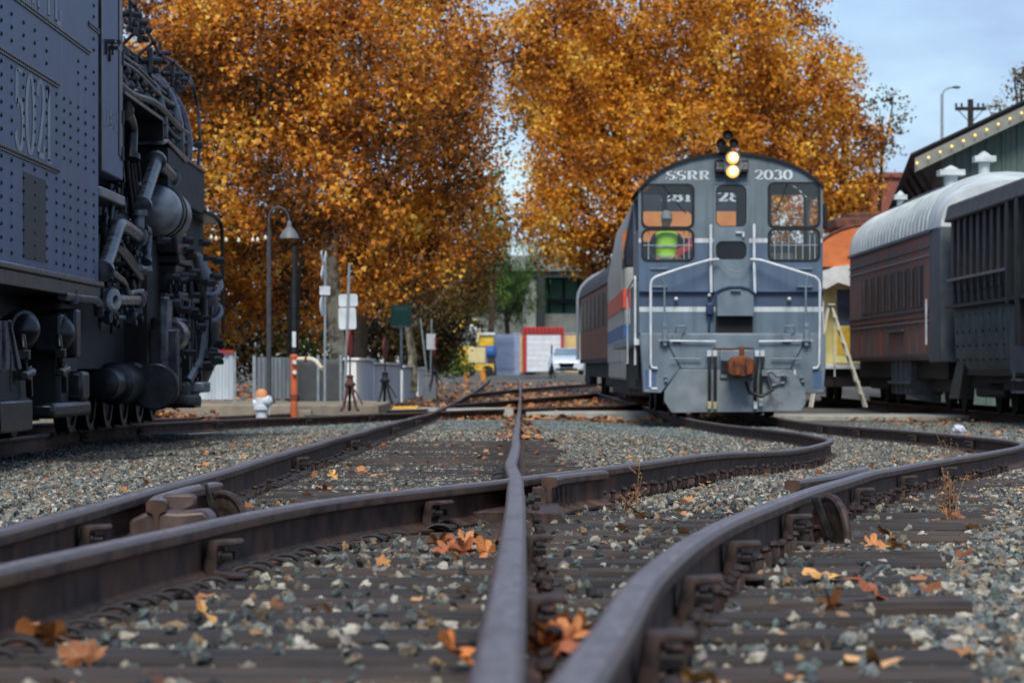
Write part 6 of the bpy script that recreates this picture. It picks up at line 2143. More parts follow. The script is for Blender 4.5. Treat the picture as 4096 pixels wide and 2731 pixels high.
# hydrant
HD = 52.6
hzb = ground_z(-4.2, HD)
hp_ = W(1046, 1640, HD)
hy = thing('fire_hydrant', 'silver fire hydrant with orange top beside the steam locomotive track', 'hydrant', (hp_.x, HD, hzb))
slv = mat('hydrant_silver', (188, 194, 200), (216, 220, 224), scale=8, rough=.42)
MB().lathe((0, 0, 0), (0, 0, 1), [(0, .1), (.16, .095), (.28, .09), (.29, .14), (.35, .14), (.36, .105), (.5, .105)], n=20).build('barrel', slv, hy)
MB().lathe((0, 0, .5), (0, 0, 1), [(0, .105), (.05, .105), (.1, .09), (.13, .05), (.14, .02)], n=20).build('bonnet', mat('hydrant_orange', (214, 132, 76), (226, 150, 96), rough=.5), hy)
MB().lathe((.03, -.05, .44), (.9, -.4, 0), [(0, .06), (.08, .06), (.085, .085), (.14, .085), (.15, .05), (.17, .03)], n=16).build('outlet', slv, hy)
MB().lathe((-.05, 0, .4), (-1, -.2, 0), [(0, .05), (.06, .05), (.065, .06), (.1, .06)], n=14).build('outlet', slv, hy)
MB().tube([(.14, -.1, .40), (.15, -.11, .3), (.14, -.1, .2)], .008, n=5).build('chain', slv, hy)
# standpipe
so_ = W(1176, 1640, 54.2)
spz = ground_z(-3.8, 54.2)
stp = thing('standpipe', 'rust orange standpipe with pale elbow pipe', 'standpipe', (so_.x, 54.2, spz))
zz = lambda y: W(0, y, 54.2).z - spz
orp = mat('standpipe_orange', (186, 84, 44), (206, 104, 60), scale=5, rough=.65, c3=(130, 70, 48), c3scale=2.5)
MB().lathe((0, 0, 0), (0, 0, 1), [(0, .06), (zz(1430), .06), (zz(1428), .075), (zz(1420), .07), (zz(1416), .03)], n=18).build('pipe', orp, stp)
MB().lathe((0, 0, zz(1600)), (0, 0, 1), [(0, .07), (.1, .07)], n=18).build('collar', mat('rust_collar', (120, 62, 36), rough=.8), stp)
s = 54.2 / F
MB().tube([(0, 0, zz(1436)), (35 * s, 0, zz(1436)), (70 * s, 0, zz(1436)), (88 * s, -.02, zz(1444)), (100 * s, -.03, zz(1460)), (108 * s, -.03, zz(1472))], .042, n=12).build('elbow', mat('pale_pipe', (196, 182, 160), (214, 206, 190), scale=6, rough=.6), stp)
MB().cyl((42 * s, 0, zz(1436)), (52 * s, 0, zz(1436)), .05).build('coupling', mat('rust_collar', (120, 62, 36)), stp)
MB().tube([(95 * s, -.03, zz(1462)), (118 * s, -.03, zz(1470)), (112 * s, -.03, zz(1480))], .03, n=10).build('nozzle', mat('brass_fitting', (150, 140, 90)), stp)
for y in (1450, 1490):
    MB().lathe((.0, -.05, zz(y)), (.3, -1, 0), [(0, .03), (.05, .03), (.06, .04), (.08, .03)], n=10).build('valve_cap', wht, stp)
# concrete plinths and rail crates
for (px, D_, w_, h, d_, mm, lab, cat, nm) in ((1085, 54.0, .36, .2, .4, conc, 'pale concrete plinth between hydrant and standpipe', 'plinth', 'concrete_plinth'), (1195, 54.6, .5, .26, .5, conc2, 'worn concrete footing under the orange standpipe', 'plinth', 'concrete_plinth'), (1265, 53.2, .44, .17, .4, blkst, 'dark low box with a split lid beside the sign posts', 'box', 'track_box')):
    p = W(px, 1640, D_)
    zb = ground_z(p.x, D_)
    r = thing(nm, lab, cat, (p.x, D_, zb))
    MB().prism([(-w_ / 2, 0), (w_ / 2, 0), (w_ / 2 - .03, h), (-w_ / 2 + .03, h)], -d_ / 2, d_ / 2).build('body', mm, r, bevel=.02)
    if nm == 'track_box':
        for sx in (-1, 1):
            MB().bb(sx * .11 - .1, sx * .11 + .1, -.2, .2, h + .001, h + .02).build('lid', mat('lid_blue', (66, 74, 84), rough=.6), r)
# signs
def post_sign(name, px0, py0, px1, py1, D_, label, r=.024):
    a, b = W(px0, py0, D_), W(px1, py1, D_)
    root = thing(name, label, 'sign', b)
    MB().cyl((0, 0, 0), tuple(a - b), r, n=8).build('post', galv, root)
    return root, b
r_, b_ = post_sign('crossbuck_sign', 1301, 1030, 1299, 1626, 57.0, 'white railroad crossbuck seen nearly edge on from behind, on a grey post')
al = mat('sign_back', (196, 202, 206), (216, 220, 222), scale=5, rough=.45)
rot = Matrix.Rotation(R(80), 3, 'Z')
for a in (48, -48):
    m = MB().box((0, 0, 0), (.62, .015, .11), rot @ Matrix.Rotation(R(a), 3, 'Y'))
    m.build('crossbuck_blade', al, r_, loc=tuple(W(1296, 1062, 57) - b_ + Vector((0, -.05, 0))))
m = MB().prism([(.17 * math.cos(t), .18 * math.sin(t)) for t in np.linspace(0, 6.2, 22)], -.008, .008)
m.v = [tuple(rot @ Vector(v)) for v in m.v]
m.build('round_plate', al, r_, loc=tuple(W(1290, 1225, 57) - b_ + Vector((0, -.05, 0))))
m = MB().box((0, 0, 0), (.2, .012, .16), Matrix.Rotation(R(20), 3, 'Z'))
m.build('track_count_plate', al, r_, loc=tuple(W(1300, 1162, 57) - b_ + Vector((0, -.045, 0))))
r_, b_ = post_sign('sign_post', 1398, 1055, 1377, 1625, 54.0, 'leaning grey post with two white plates stacked')
tl = Matrix.Rotation(R(-1.8), 3, 'Y')
for (x0, y0, x1, y1, nm) in ((1354, 1176, 1430, 1226, 'upper_plate'), (1354, 1230, 1424, 1317, 'lower_plate')):
    c = W((x0 + x1) / 2, (y0 + y1) / 2, 54) - b_
    s = 54 / F
    pl = MB().prism([tuple((tl @ Vector((x, 0, z)))[i] for i in (0, 2)) for x, z in rounded(-(x1 - x0) * s / 2, -(y1 - y0) * s / 2, (x1 - x0) * s / 2, (y1 - y0) * s / 2, .04)], .03, .042)
    pl.build(nm, al, r_, loc=tuple(c))
r_, b_ = post_sign('green_sign', 1605, 1300, 1606, 1480, 70, 'dark green notice board with two faint text lines on a black post', .03)
gsn = mat('sign_green', (22, 74, 62), (30, 88, 74), rough=.5, scale=4)
MB().box(tuple(W(1605, 1262, 70) - b_), (.46, .04, .46)).build('board', gsn, r_, bevel=.01)
MB().box(tuple(W(1605, 1306, 70) - b_), (.40, .08, .05)).build('ledge', mat('ledge_grey', (96, 104, 104)), r_)
for y in (1232, 1240):
    for k in range(9):
        MB().box(tuple(W(1575 + k * 6.5, y, 70) - b_ + Vector((0, -.024, 0))), (.022 + .01 * ((k * 7) % 3 - 1) * .5, .004, .016)).build('letter', mat('sign_text', (120, 150, 140)), r_)
r_, b_ = post_sign('sign_post', 1727, 1275, 1722, 1500, 88, 'thin grey post with a small white plate edged in red')
MB().box(tuple(W(1724, 1366, 88) - b_ + Vector((0, -.03, 0))), (.25, .015, .44)).build('plate', al, r_)
MB().box(tuple(W(1742, 1368, 88) - b_ + Vector((0, -.05, 0))), (.05, .012, .26)).build('red_target', mat('cap_red', (160, 40, 40)), r_)
r_, b_ = post_sign('leaning_pole', 1682, 1275, 1708, 1500, 90, 'thin bare grey pole leaning beside the white plate')
gp = thing('grey_cabinet', 'grey corrugated cabinet standing by the thin poles', 'cabinet', (W(1718, 1500, 92).x, 92, ground_z(-2.4, 92)))
MB().bb(-.2, .2, 0, .4, 0, .78).build('body', grf, gp, bevel=.02)
for k in range(5):
    MB().bb(-.19 + k * .08, -.16 + k * .08, -.02, 0, .03, .75).build('rib', grf, gp)
MB().bb(-.22, .22, -.03, .42, .781, .82).build('lid', galv, gp, bevel=.01)
# switch stands
def switch_stand(px, py, D_, h, th, mm, tm, label, group=None):
    """h: height of the tripod, th: height of the target's middle above the base"""
    p = W(px, py, D_)
    r = thing('switch_stand', label, 'switch stand', p, 0, group)
    for ax, ay in ((-.15, -.12), (.15, -.12), (-.02, .2)):
        MB().tube([(ax, ay, 0), (ax * .75, ay * .75, .05), (ax * .4, ay * .4, h * .5), (ax * .25, ay * .25, h * .85)], .028, n=6).build('leg', mm, r)
    MB().lathe((0, 0, h * .8), (0, 0, 1), [(0, .09), (.04, .1), (.08, .06), (.14, .05), (.17, .07), (.2, .03)], n=14).build('head', mm, r)
    MB().cyl((0, 0, h), (0, 0, th + .2), .015, n=7).build('mast', mm, r)
    tg = MB().prism([(.2 * math.cos(t), .23 * math.sin(t)) for t in np.linspace(0, 6.1, 20)], -.01, .01)
    rt = Matrix.Rotation(R(82), 3, 'Z')
    tg.v = [tuple(rt @ Vector(v)) for v in tg.v]
    tg.build('target', tm, r, loc=(0, 0, th))
    MB().tube([(.05, 0, h * .75), (.14, -.05, h * .5), (.22, -.08, h * .2)], .014, n=6).build('throw_lever', mm, r)
    return r
rb = mat('stand_rust', (66, 40, 34), (92, 58, 46), scale=10, rough=.8)
redt = mat('target_red', (150, 42, 36), (172, 58, 48), rough=.6, scale=5)
dredt = mat('target_dark_red', (84, 28, 28), (104, 36, 34), rough=.6, scale=5)
switch_stand(1400, 1641, 54, .52, 1.15, rb, redt, 'rust brown switch stand with red target in front of the white wall', 'switch stands')
switch_stand(1540, 1612, 60, .5, 1.05, blk, dredt, 'black switch stand with dark red target beside the yellow pad', 'switch stands')
switch_stand(1737, 1545, 92, .5, 1.1, blk, redt, 'small black switch stand near the thin poles by the far turnout', 'switch stands')
switch_stand(2207, 1512, 128, .5, 1.15, blk, blk, 'dark switch stand in front of the white car', 'switch stands')
# small litter things
def crumple(px, py, D_, r, mm, label, nm='paper_scrap', cat='litter'):
    p = W(px, py, D_)
    m = MB().sphere((0, 0, r * .6), r, 9, (1.3, 1, .8))
    rr = random.Random(px)
    m.v = [(x + rr.uniform(-.25, .25) * r, y + rr.uniform(-.25, .25) * r, max(-.3 * r, z + rr.uniform(-.25, .25) * r)) for x, y, z in m.v]
    o = m.build(nm, mm, smooth=False)
    o.location = (p.x, D_, ground_z(p.x, D_) + .04)
    return tag(o, label, cat)
crumple(3838, 1700, 46, .085, mat('white_paper', (190, 190, 204), (214, 214, 222), rough=.8), 'crumpled white bag under the dark hopper car')
crumple(1660, 1600, 66, .05, mat('teal_plastic', (70, 170, 190), rough=.5), 'small turquoise scrap in the leaf carpet')
ych = thing('yellow_step', 'yellow step stool standing beyond the hopper car wheels', 'step stool', W(4060, 1668, 56))
yel = mat('step_yellow', (222, 170, 30), (232, 184, 50), rough=.5)
MB().bb(0, .6, 0, .4, .2, .24).build('tread', yel, ych)
for x in (.02, .56):
    MB().prism([(x, 0), (x + .05, 0), (x + .05, .2), (x, .2)], 0, .4).build('leg', yel, ych)
# dry weeds
weedm = mat('dry_weed', (120, 84, 56), (150, 110, 74), rough=.8, scale=20)
def weed(px, py, D_, h, n, spread, label, seed):
    p = W(px, py, D_)
    zb = ground_z(p.x, D_)
    r = thing('dry_weed', label, 'weed', (p.x, D_, zb), 0, 'dry weeds between the rails')
    rr = random.Random(seed)
    for k in range(n):
        a = rr.random() * 6.28
        sx = spread * rr.uniform(-1, 1)
        hh = h * rr.uniform(.55, 1)
        pts = [(0, 0, 0), (sx * .25, rr.uniform(-.03, .03), hh * .35), (sx * .6, rr.uniform(-.05, .05), hh * .7), (sx, rr.uniform(-.06, .06), hh)]
        st_ = MB().tube([tuple(q) for q in spline(pts, 4)], .0032, n=4, rfun=lambda t: 1 - .5 * t).build('stalk', weedm, r)
        m = MB()
        for j in range(5):
            t = rr.uniform(.4, 1)
            q = Vector((sx * t, 0, hh * t))
            e = q + Vector((rr.uniform(-.03, .03), rr.uniform(-.03, .03), rr.uniform(.0, .03)))
            m.tube([q, e], .0025, n=3)
            m.sphere(e, .006, 5)
        m.build('seed_head', weedm, st_)
    return r
weed(3800, 1960, 13.2, .28, 9, .08, 'tall thin dry weed rising over the outer curved rail', 3)
weed(2545, 1965, 14.5, .30, 3, .04, 'single dry stalk growing by the curving rail past the frog', 5)
weed(2490, 1960, 14.6, .12, 4, .07, 'low sprawling green brown weed at the curving rail foot', 6)
weed(3790, 1740, 27, .35, 5, .1, 'sparse dry weed behind the outer rail near the hopper car', 8)

# ------------------------------------------------------------------ far background: machine, fences, container, car, viaduct
def at(px, py, D_):
    return W(px, py, D_)
M0 = W(1900, 1492, 150)
mg = ground_z(-1.8, 150)
mc = thing('maintenance_machine', 'yellow track maintenance machine with blue engine part at the end of the track', 'machine', (M0.x, 150, mg))
yl = mat('machine_yellow', (206, 164, 30), (226, 188, 60), scale=4, rough=.5, c3=(170, 120, 40), c3scale=1.5)
crm = mat('machine_cream', (200, 186, 130), (214, 200, 150), rough=.6, scale=4)
s15 = 150 / F
def mb_(x0, y0, x1, y1, d0, d1):
    a, b = W(x0, y1, 150), W(x1, y0, 150)
    return (a.x - M0.x, b.x - M0.x, d0, d1, a.z - mg, b.z - mg)
boxpart('chassis', yl, mc, mb_(1815, 1455, 1975, 1485, 0, 2.2), bevel=.03)
boxpart('body', yl, mc, mb_(1830, 1385, 1895, 1455, .1, 2.0), bevel=.04)
boxpart('side_panel', crm, mc, mb_(1870, 1390, 1942, 1453, -.05, 2.0), bevel=.03)
boxpart('cab', yl, mc, mb_(1912, 1340, 1975, 1385, .2, 1.8), bevel=.03)
boxpart('cab_roof', wht, mc, mb_(1908, 1330, 1980, 1341, .1, 1.9), bevel=.02)
boxpart('operator_seat', blk, mc, mb_(1878, 1350, 1905, 1392, .4, 1.2), bevel=.03)
boxpart('boom_base', wht, mc, mb_(1880, 1290, 1908, 1325, .5, 1.2), bevel=.04)
a, b = W(1818, 1330, 150) - Vector((M0.x, 150, mg)), W(1905, 1285, 150) - Vector((M0.x, 150, mg))
MB().tube([a, (a + b) / 2 + Vector((0, 0, .25)), b], .12, n=6).build('boom', yl, mc)
MB().tube([b, b + Vector((.15, 0, -.5)), b + Vector((.05, 0, -1.0))], .07, n=6).build('boom_arm', crm, mc)
MB().lathe(tuple(W(1968, 1408, 150) - Vector((M0.x, 150, mg))), (1, -.3, 0), [(-.25, .15), (-.2, .3), (.15, .3), (.2, .2)], n=14).build('blue_motor', mat('motor_blue', (36, 82, 150), (50, 100, 170), rough=.5), mc)
for px in (1835, 1880, 1950):
    c = W(px, 1484, 150) - Vector((M0.x, 150, mg))
    MB().lathe((c.x, 0, c.z), (0, -1, 0), [(-.1, .1), (-.1, .27), (.05, .27), (.06, .1)], n=16).build('wheel', blk, mc)
for px in (1855, 1925):
    c = W(px, 1490, 140) - Vector((M0.x, 150, mg))
    boxpart('tool', mat('tool_orange', (206, 130, 40), rough=.6), mc, (c.x - .12, c.x + .12, -.5, -.2, .1, .7), bevel=.03)
# steel picket fence
pf = thing('picket_fence', 'blue grey steel picket fence behind the yellow machine', 'fence', W(1925, 1478, 178))
p0 = W(1925, 1478, 178)
pk = mat('picket_blue', (104, 118, 148), (120, 134, 160), rough=.5, scale=5)
for k in range(19):
    x = k * .1
    MB().bb(x, x + .045, 0, .03, 0, 2.05).build('picket', pk, pf)
for z in (.3, 1.75):
    MB().bb(0, 1.9, .03, .06, z, z + .06).build('rail', pk, pf)
pw = MB().bb(0, 2.2, .3, .4, -.3, 2.0).build('privacy_screen', mat('screen_blue', (138, 150, 180), (156, 168, 194), rough=.7, scale=4), pf)
# cream wall panels and container shed
C0 = W(2092, 1490, 184)
cg = C0.z
cs = thing('container_shed', 'red framed container with white roll-up door', 'container', C0)
redc = mat('container_red', (170, 38, 40), (188, 52, 50), rough=.55, scale=4)
def cb(x0, y0, x1, y1, d0, d1):
    a, b = W(x0, y1, 184), W(x1, y0, 184)
    return (a.x - C0.x, b.x - C0.x, d0, d1, a.z - C0.z, b.z - C0.z)
boxpart('frame', redc, cs, cb(2092, 1335, 2106, 1490, 0, 6), cb(2244, 1335, 2254, 1480, 0, 6), cb(2090, 1308, 2256, 1336, -.02, 6), bevel=.02)
for k in range(10):
    boxpart('frame_rib', mat('container_dark_red', (120, 26, 30), rough=.6), cs, cb(2098 + k * 16, 1312, 2104 + k * 16, 1330, -.06, -.021))
for k in range(7):
    y0 = 1336 + k * 21.5
    boxpart('door_slat', mat('rollup_white', (206, 210, 214), (222, 226, 228), rough=.5, scale=3), cs, cb(2107, y0, 2243, y0 + 20.8, .05, .1), bevel=.01)
boxpart('door_backing', mat('seam_grey', (150, 156, 162)), cs, cb(2106, 1336, 2244, 1488, .11, .2))
for k, (x0, x1, lab) in enumerate(((2052, 2090, 'cream wall panel beside the picket fence and the red container'), (2256, 2330, 'cream wall panel behind the white car'))):
    a = W(x0, 1488, 185)
    r = thing('cream_wall', lab, 'wall', a)
    w_ = W(x1, 1488, 185).x - a.x
    MB().bb(0, w_, 0, .2, 0, W(0, 1338, 185).z - a.z).build('panel', mat('cream_panel', (206, 178, 116), (220, 194, 134), rough=.7, scale=3), r)
    MB().bb(-.03, w_ + .03, -.03, .23, W(0, 1338, 185).z - a.z, W(0, 1330, 185).z - a.z).build('cap', mat('cap_grey', (140, 146, 160), rough=.6), r)
# white car facing the camera
V0 = W(2266, 1498, 166)
car = thing('parked_car', 'white saloon car parked in front of the cream wall', 'car', V0)
cw = mat('car_white', (206, 214, 222), (214, 222, 230), rough=.25, coat=.6, scale=3)
def lof(sections):
    """loft of closed (x, z) outlines at given y"""
    m = MB()
    n = len(sections[0][1])
    vs, fs = [], []
    for y, sec in sections:
        vs += [(x, y, z) for x, z in sec]
    for k in range(len(sections) - 1):
        for i in range(n):
            fs.append((k * n + i, k * n + (i + 1) % n, (k + 1) * n + (i + 1) % n, (k + 1) * n + i))
    fs += [tuple(range(n))[::-1], tuple(range((len(sections) - 1) * n, len(sections) * n))]
    return m.add(vs, fs)
def sec(w0, w1, z0, z1):
    return [(-w0, z0), (w0, z0), (w0 * 1.03, (z0 + z1) / 2), (w1, z1), (-w1, z1), (-w0 * 1.03, (z0 + z1) / 2)]
lof([(0, sec(.78, .7, .25, .66)), (.15, sec(.88, .8, .2, .78)), (1.0, sec(.92, .82, .2, .95)), (1.5, sec(.92, .84, .2, 1.0)), (4.0, sec(.92, .84, .2, 1.02)), (4.7, sec(.86, .78, .25, .95))]).build('body', cw, car, bevel=.05)
lof([(1.35, sec(.80, .76, .95, .98)), (2.1, sec(.80, .58, .98, 1.42)), (3.3, sec(.80, .58, .98, 1.42)), (4.2, sec(.78, .7, .95, 1.0))]).build('roof', cw, car, bevel=.04)
MB().add([(-.70, 1.42, 1.02), (.70, 1.42, 1.02), (.54, 2.0, 1.38), (-.54, 2.0, 1.38)], [(0, 1, 2, 3)]).build('windscreen', mat('windscreen', (96, 116, 130), (116, 136, 150), rough=.1, scale=2), car, loc=(0, -.03, .02))
MB().prism([(-.34, .38), (.34, .38), (.42, .62), (-.42, .62)], -.03, .04).build('grille', mat('dark_pane', (16, 18, 20)), car)
for s in (-1, 1):
    MB().prism([(s * .48, .56), (s * .82, .62), (s * .84, .76), (s * .56, .70)], -.02 + .05, .14).build('headlight', mat('lamp_clear', (190, 200, 206), rough=.1), car)
    MB().lathe((s * .82 - .1, .85, .3), (1, 0, 0), [(0, .3), (.2, .3)], n=16).build('wheel', blk, car)
    MB().lathe((s * .82 - .1, 3.75, .3), (1, 0, 0), [(0, .3), (.2, .3)], n=16).build('wheel', blk, car)
    MB().box((s * 1.0, 1.6, 1.0), (.16, .1, .12)).build('mirror', cw, car, bevel=.03)
MB().prism([(-.6, .24), (.6, .24), (.55, .34), (-.55, .34)], -.02, .1).build('lower_grille', mat('dark_pane', (16, 18, 20)), car)
# concrete viaduct
Q0 = W(1700, 1480, 215)
vd = thing('concrete_viaduct', 'grey concrete viaduct with dark steel column behind the container', 'viaduct', (Q0.x, 215, ground_z(0, 150)))
qg = ground_z(0, 150)
def qb(x0, y0, x1, y1, d0, d1):
    a, b = W(x0, y1, 215), W(x1, y0, 215)
    return (a.x - Q0.x, b.x - Q0.x, d0, d1, a.z - qg, b.z - qg)
vconc = mat('viaduct_concrete', (122, 126, 118), (144, 148, 140), scale=1.5, rough=.9, c3=(104, 106, 98), c3scale=.5)
boxpart('deck', vconc, vd, qb(1500, 1060, 3500, 1085, 0, 9), qb(1500, 1020, 3500, 1060, .2, .6), bevel=.05)
boxpart('girder', mat('girder_dark', (44, 62, 56), (58, 78, 70), rough=.7, scale=2), vd, qb(1500, 1087, 3500, 1108, .3, 8.5))
boxpart('column', vconc, vd, qb(2092, 1108, 2146, 1490, .5, 2), bevel=.1)
boxpart('column', vconc, vd, qb(1700, 1108, 1750, 1490, .5, 2), bevel=.1)
boxpart('steel_column', mat('column_black', (24, 34, 34), rough=.6), vd, qb(2148, 1090, 2180, 1320, .2, 1))
boxpart('retaining_wall', mat('retaining_grey', (104, 108, 102), (124, 128, 122), rough=.9, scale=1.2), vd, qb(1600, 1252, 2700, 1500, 2.2, 2.6))
boxpart('glazed_front', mat('teal_glass', (60, 120, 96), (84, 148, 118), rough=.3, scale=.6), vd, qb(1850, 1108, 2500, 1252, 7, 7.2))
for k in range(6):
    boxpart('glazing_bar', mat('column_black', (24, 34, 34)), vd, qb(2010 + k * 62, 1108, 2018 + k * 62, 1252, 6.9, 6.99))
boxpart('canopy', mat('column_black', (24, 34, 34)), vd, qb(2190, 1190, 2420, 1205, 4, 6.5))
# ------------------------------------------------------------------ trees
NR = np.random.RandomState(11)
OUT = np.array([(0, -.25, 0), (.55, -.35, .10), (.95, .12, .18), (.40, .30, .04), (.52, .78, .12), (.14, .55, .02), (0, 1.05, .0), (-.14, .55, .02), (-.52, .78, .12), (-.40, .30, .04), (-.95, .12, .18), (-.55, -.35, .10)])
OUT6 = np.array([(0, -.3, 0), (.75, -.1, .15), (.34, .34, .03), (0, 1.0, .0), (-.34, .34, .03), (-.75, -.1, .15)])
def leaves_at(P, size, jitter, shape, droop=.5):
    n = len(P)
    a = NR.rand(n) * 2 * np.pi
    tilt = np.clip(NR.normal(.9, .55, n), -.2, 2.2)
    roll = NR.normal(0, .6, n)
    s = size * (1 + jitter * NR.uniform(-1, 1, n))
    ca, sa, ct, st_, cr_, sr = np.cos(a), np.sin(a), np.cos(tilt), np.sin(tilt), np.cos(roll), np.sin(roll)
    x, y, z = shape[:, 0][None], shape[:, 1][None], shape[:, 2][None]
    x1 = x * cr_[:, None] + z * sr[:, None]
    z1 = -x * sr[:, None] + z * cr_[:, None]
    y2 = y * ct[:, None] + z1 * st_[:, None]
    z2 = -y * st_[:, None] + z1 * ct[:, None]
    x3 = x1 * ca[:, None] - y2 * sa[:, None]
    y3 = x1 * sa[:, None] + y2 * ca[:, None]
    V = np.stack([x3, y3, z2], -1) * s[:, None, None] + P[:, None, :]
    return V
def leaf_object(name, V, mm, parent, lr):
    n, k, _ = V.shape
    me = bpy.data.meshes.new(name)
    me.vertices.add(n * k)
    me.vertices.foreach_set('co', V.reshape(-1).astype(np.float32))
    me.loops.add(n * k)
    me.loops.foreach_set('vertex_index', np.arange(n * k, dtype=np.int32))
    me.polygons.add(n)
    me.polygons.foreach_set('loop_start', np.arange(0, n * k, k, dtype=np.int32))
    me.update()
    at_ = me.attributes.new('lr', 'FLOAT', 'POINT')
    at_.data.foreach_set('value', np.repeat(lr, k).astype(np.float32))
    me.materials.append(mm)
    me.validate()
    o = bpy.data.objects.new(name, me)
    COL.objects.link(o)
    o.parent = parent
    return o
bark = mat('sycamore_bark', (150, 138, 112), (196, 184, 156), scale=5, rough=.85, c3=(104, 92, 70), c3scale=3.5, c3range=(.48, .58), bump=.01, bscale=14)
bark_d = mat('dark_bark', (46, 38, 32), (70, 58, 46), scale=6, rough=.9, bump=.02, bscale=10)
AUT = leaf_mat('autumn_leaves', [(60, 42, 20), (112, 70, 26), (172, 98, 28), (212, 130, 34), (232, 166, 52), (236, 198, 92)], noise_scale=.7, transl=.28)
AUT2 = leaf_mat('autumn_leaves_gold', [(88, 52, 18), (150, 88, 24), (202, 124, 32), (226, 154, 42), (238, 182, 62), (238, 204, 100)], noise_scale=.55, transl=.28)
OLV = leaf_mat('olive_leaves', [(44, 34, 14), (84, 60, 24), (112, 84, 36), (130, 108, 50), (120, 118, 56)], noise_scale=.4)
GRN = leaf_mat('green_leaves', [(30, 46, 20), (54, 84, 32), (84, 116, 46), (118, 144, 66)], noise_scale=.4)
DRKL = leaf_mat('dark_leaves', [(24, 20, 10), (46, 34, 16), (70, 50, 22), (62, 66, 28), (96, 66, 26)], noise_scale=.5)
def tree(label, tpx, tpy, tD, trad, lobes, mm, bm, leaf=.074, k=11.0, lean=(0, 0), group='autumn trees behind the yard', cat='tree', shape=None, name='sycamore_tree', cl=22, spread=.23, branch=True, fork=None):
    b = W(tpx, tpy, tD)
    root = thing(name, label, cat, (b.x, tD, b.z), 0, group)
    base = np.array((b.x, tD, b.z))
    allP = []
    cents = []
    for (px, py, rx, ry, D_) in lobes:
        c = np.array(W(px, py, D_))
        Rx, Rz = rx * D_ / F, ry * D_ / F
        Ry = min(Rx, Rz) * .9
        n = int(k * (rx * ry) / (leaf * F / D_) ** 2)
        nc = max(3, n // cl)
        u = NR.normal(size=(nc, 3))
        u /= np.linalg.norm(u, axis=1)[:, None]
        u[:, 1] = np.where(NR.rand(nc) < .75, -abs(u[:, 1]), u[:, 1])
        rr = NR.uniform(.35, 1.0, nc) ** .55 * (1 + .10 * NR.normal(size=nc))
        rr = rr * (1 + .16 * np.sin(5 * u[:, 0] + px) * np.sin(5 * u[:, 2] + py) + .10 * np.sin(11 * u[:, 0] + 2 * px) * np.sin(11 * u[:, 2] + py))
        C = c + u * rr[:, None] * np.array((Rx, Ry, Rz))
        P = np.repeat(C, cl, 0) + NR.normal(size=(nc * cl, 3)) * spread * np.array((1, 1, .8))
        allP.append(P)
        cents.append((c, Rz))
    P = np.vstack(allP) - base
    V = leaves_at(P, leaf, .3, OUT6 if shape is None else shape)
    lr = np.clip(NR.normal(.47, .16, len(P)), 0, 1)
    leaf_object('crown', V, mm, root, lr)
    # trunk and limbs
    top = Vector((lean[0], 0, max(c[2] for c, _ in cents) - b.z - .3))
    pts = []
    for t in np.linspace(0, 1, 9):
        pts.append((top.x * t + .09 * math.sin(t * 7 + tpx), .1 * math.sin(t * 5), top.z * t - .15 * (t == 0)))
    tr = MB().tube(pts, trad, n=14, rfun=lambda t: (1.35 - .35 * min(1, t * 8)) * (1 - .72 * t))
    to = tr.build('trunk', bm, root)
    if branch:
        for c, rz in cents:
            e = Vector(tuple(c)) - b
            s0 = Vector(pts[2]).lerp(Vector(pts[-2]), min(1, max(0, (e.z - rz * 1.1) / top.z)))
            mid = s0.lerp(e, .5) + Vector((0, 0, -.25))
            MB().tube([tuple(q) for q in spline([s0, mid, e, e + Vector((0, 0, rz * .6))], 4)], trad * .42, n=7, rfun=lambda t: 1 - .8 * t).build('limb', bm, to)
            for q in range(5):
                dirv = Vector(NR.normal(size=3))
                dirv.y = -abs(dirv.y)
                dirv = dirv.normalized() * rz * .9
                e2 = mid.lerp(e, NR.rand())
                MB().tube([tuple(v) for v in spline([e2, e2 + dirv * .5 + Vector((0, 0, .15)), e2 + dirv], 3)], trad * .14, n=5, rfun=lambda t: 1 - .7 * t).build('branch', bm, to)
    return root
tree('pale mottled sycamore with orange brown crown beside the crossbuck sign', 1340, 1612, 65, .19,
     [(1000, 260, 400, 380, 64), (1450, 300, 400, 380, 63.5), (1230, 740, 400, 290, 62.5), (1660, 640, 280, 370, 66), (1280, -20, 520, 280, 66), (1500, 900, 260, 200, 66), (820, 330, 300, 300, 66), (1250, 420, 300, 300, 66)], AUT, bark, k=10.5)
tree('dark trunked autumn tree behind the arched lamp post', 1185, 1600, 71, .16,
     [(640, 120, 330, 330, 70), (760, 520, 270, 350, 70), (960, 830, 300, 260, 69), (1050, 1080, 280, 170, 72), (860, 1180, 200, 200, 73), (1200, 1150, 240, 170, 74)], AUT, bark_d, k=11)
tree('brown autumn tree beside the green notice board', 1455, 1580, 80, .2,
     [(1750, 220, 260, 370, 80), (1800, 640, 200, 330, 81), (1620, 990, 250, 200, 78), (1430, 1090, 260, 150, 76), (1880, 930, 130, 190, 84), (1860, 330, 110, 260, 86)], AUT, bark_d, k=11)
tree('olive brown tree by the yellow machine', 1640, 1545, 96, .17,
     [(1840, 1090, 150, 170, 98), (1740, 1190, 140, 120, 95), (1640, 1170, 130, 110, 92), (1890, 1180, 90, 110, 100)], OLV, bark, k=9)
tree('large gold autumn tree behind the striped locomotive', 2480, 1530, 118, .35,
     [(2230, 220, 260, 330, 113), (2250, 620, 150, 280, 112), (2330, 820, 280, 240, 110), (2230, 930, 130, 150, 112), (2560, 60, 360, 360, 117), (2480, 520, 280, 300, 112), (2420, 1010, 250, 120, 114), (2250, 380, 240, 260, 118), (2400, 300, 250, 260, 118), (2110, 200, 110, 150, 116)], AUT2, bark_d, leaf=.10, k=10.5)
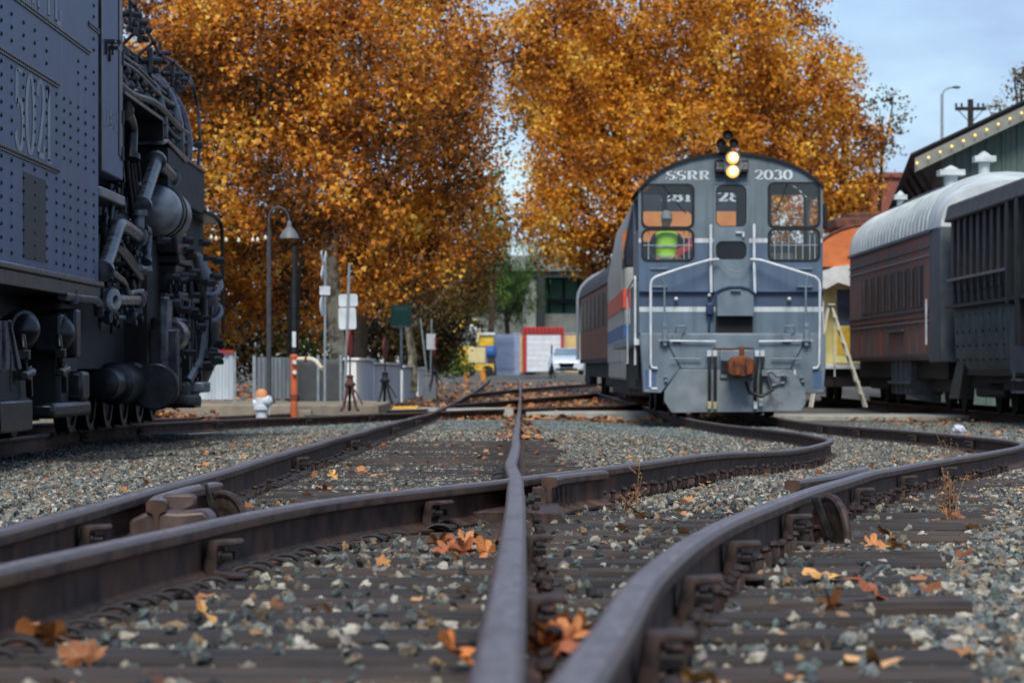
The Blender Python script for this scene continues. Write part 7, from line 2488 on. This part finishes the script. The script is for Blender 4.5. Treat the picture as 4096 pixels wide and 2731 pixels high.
tree('broad gold autumn tree behind the switcher cab', 3000, 1530, 116, .35,
     [(2850, 250, 380, 380, 113), (2780, 640, 400, 280, 111), (3180, 430, 270, 340, 114), (3150, 790, 330, 230, 110), (3020, -20, 300, 260, 117), (2950, 500, 380, 330, 118)], AUT2, bark_d, leaf=.10, k=10.5)
tree('thin edged orange tree beside the brick building', 3380, 1500, 121, .22,
     [(3390, 620, 170, 210, 118), (3360, 800, 150, 160, 116), (3330, 330, 90, 170, 118)], AUT2, bark_d, leaf=.10, k=8)
tree('sparse brown branches of the tree showing above the shed eave', 3520, 1500, 126, .15,
     [(3520, 500, 110, 110, 124), (3570, 420, 55, 60, 124), (3480, 590, 100, 110, 123)], OLV, bark_d, leaf=.10, k=3.0)
tree('dark tree rising over the shed roof behind the utility pole', 4080, 1480, 140, .2,
     [(4120, 380, 90, 110, 140), (4060, 330, 50, 60, 140), (4000, 450, 60, 40, 139)], OLV, bark_d, leaf=.11, k=4.5)
tree('weeping green tree in front of the viaduct', 2030, 1480, 190, .2,
     [(2040, 1060, 120, 140, 190), (2105, 1120, 75, 150, 190), (1990, 1150, 100, 150, 188), (2050, 1210, 75, 110, 190)], GRN, bark_d, leaf=.18, k=12, shape=np.array([(0, -.3, 0), (.16, .3, 0), (0, 1.6, 0), (-.16, .3, 0)]), name='willow_tree')
tree('dark green conifer in the gap between the autumn trees', 1970, 1490, 170, .2,
     [(1968, 760, 60, 90, 170), (1962, 880, 80, 110, 170), (1960, 1000, 95, 100, 170)], GRN, bark_d, leaf=.15, k=8, name='conifer_tree')
# farther row closing the view below the crowns
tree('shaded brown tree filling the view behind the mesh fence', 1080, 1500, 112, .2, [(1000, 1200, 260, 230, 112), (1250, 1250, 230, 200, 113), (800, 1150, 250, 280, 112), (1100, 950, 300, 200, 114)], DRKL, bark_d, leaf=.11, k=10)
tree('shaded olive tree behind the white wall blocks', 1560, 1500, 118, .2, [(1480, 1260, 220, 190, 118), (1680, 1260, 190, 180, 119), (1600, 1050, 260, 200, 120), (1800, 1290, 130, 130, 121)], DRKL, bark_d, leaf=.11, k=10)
# low shrubs behind the fences
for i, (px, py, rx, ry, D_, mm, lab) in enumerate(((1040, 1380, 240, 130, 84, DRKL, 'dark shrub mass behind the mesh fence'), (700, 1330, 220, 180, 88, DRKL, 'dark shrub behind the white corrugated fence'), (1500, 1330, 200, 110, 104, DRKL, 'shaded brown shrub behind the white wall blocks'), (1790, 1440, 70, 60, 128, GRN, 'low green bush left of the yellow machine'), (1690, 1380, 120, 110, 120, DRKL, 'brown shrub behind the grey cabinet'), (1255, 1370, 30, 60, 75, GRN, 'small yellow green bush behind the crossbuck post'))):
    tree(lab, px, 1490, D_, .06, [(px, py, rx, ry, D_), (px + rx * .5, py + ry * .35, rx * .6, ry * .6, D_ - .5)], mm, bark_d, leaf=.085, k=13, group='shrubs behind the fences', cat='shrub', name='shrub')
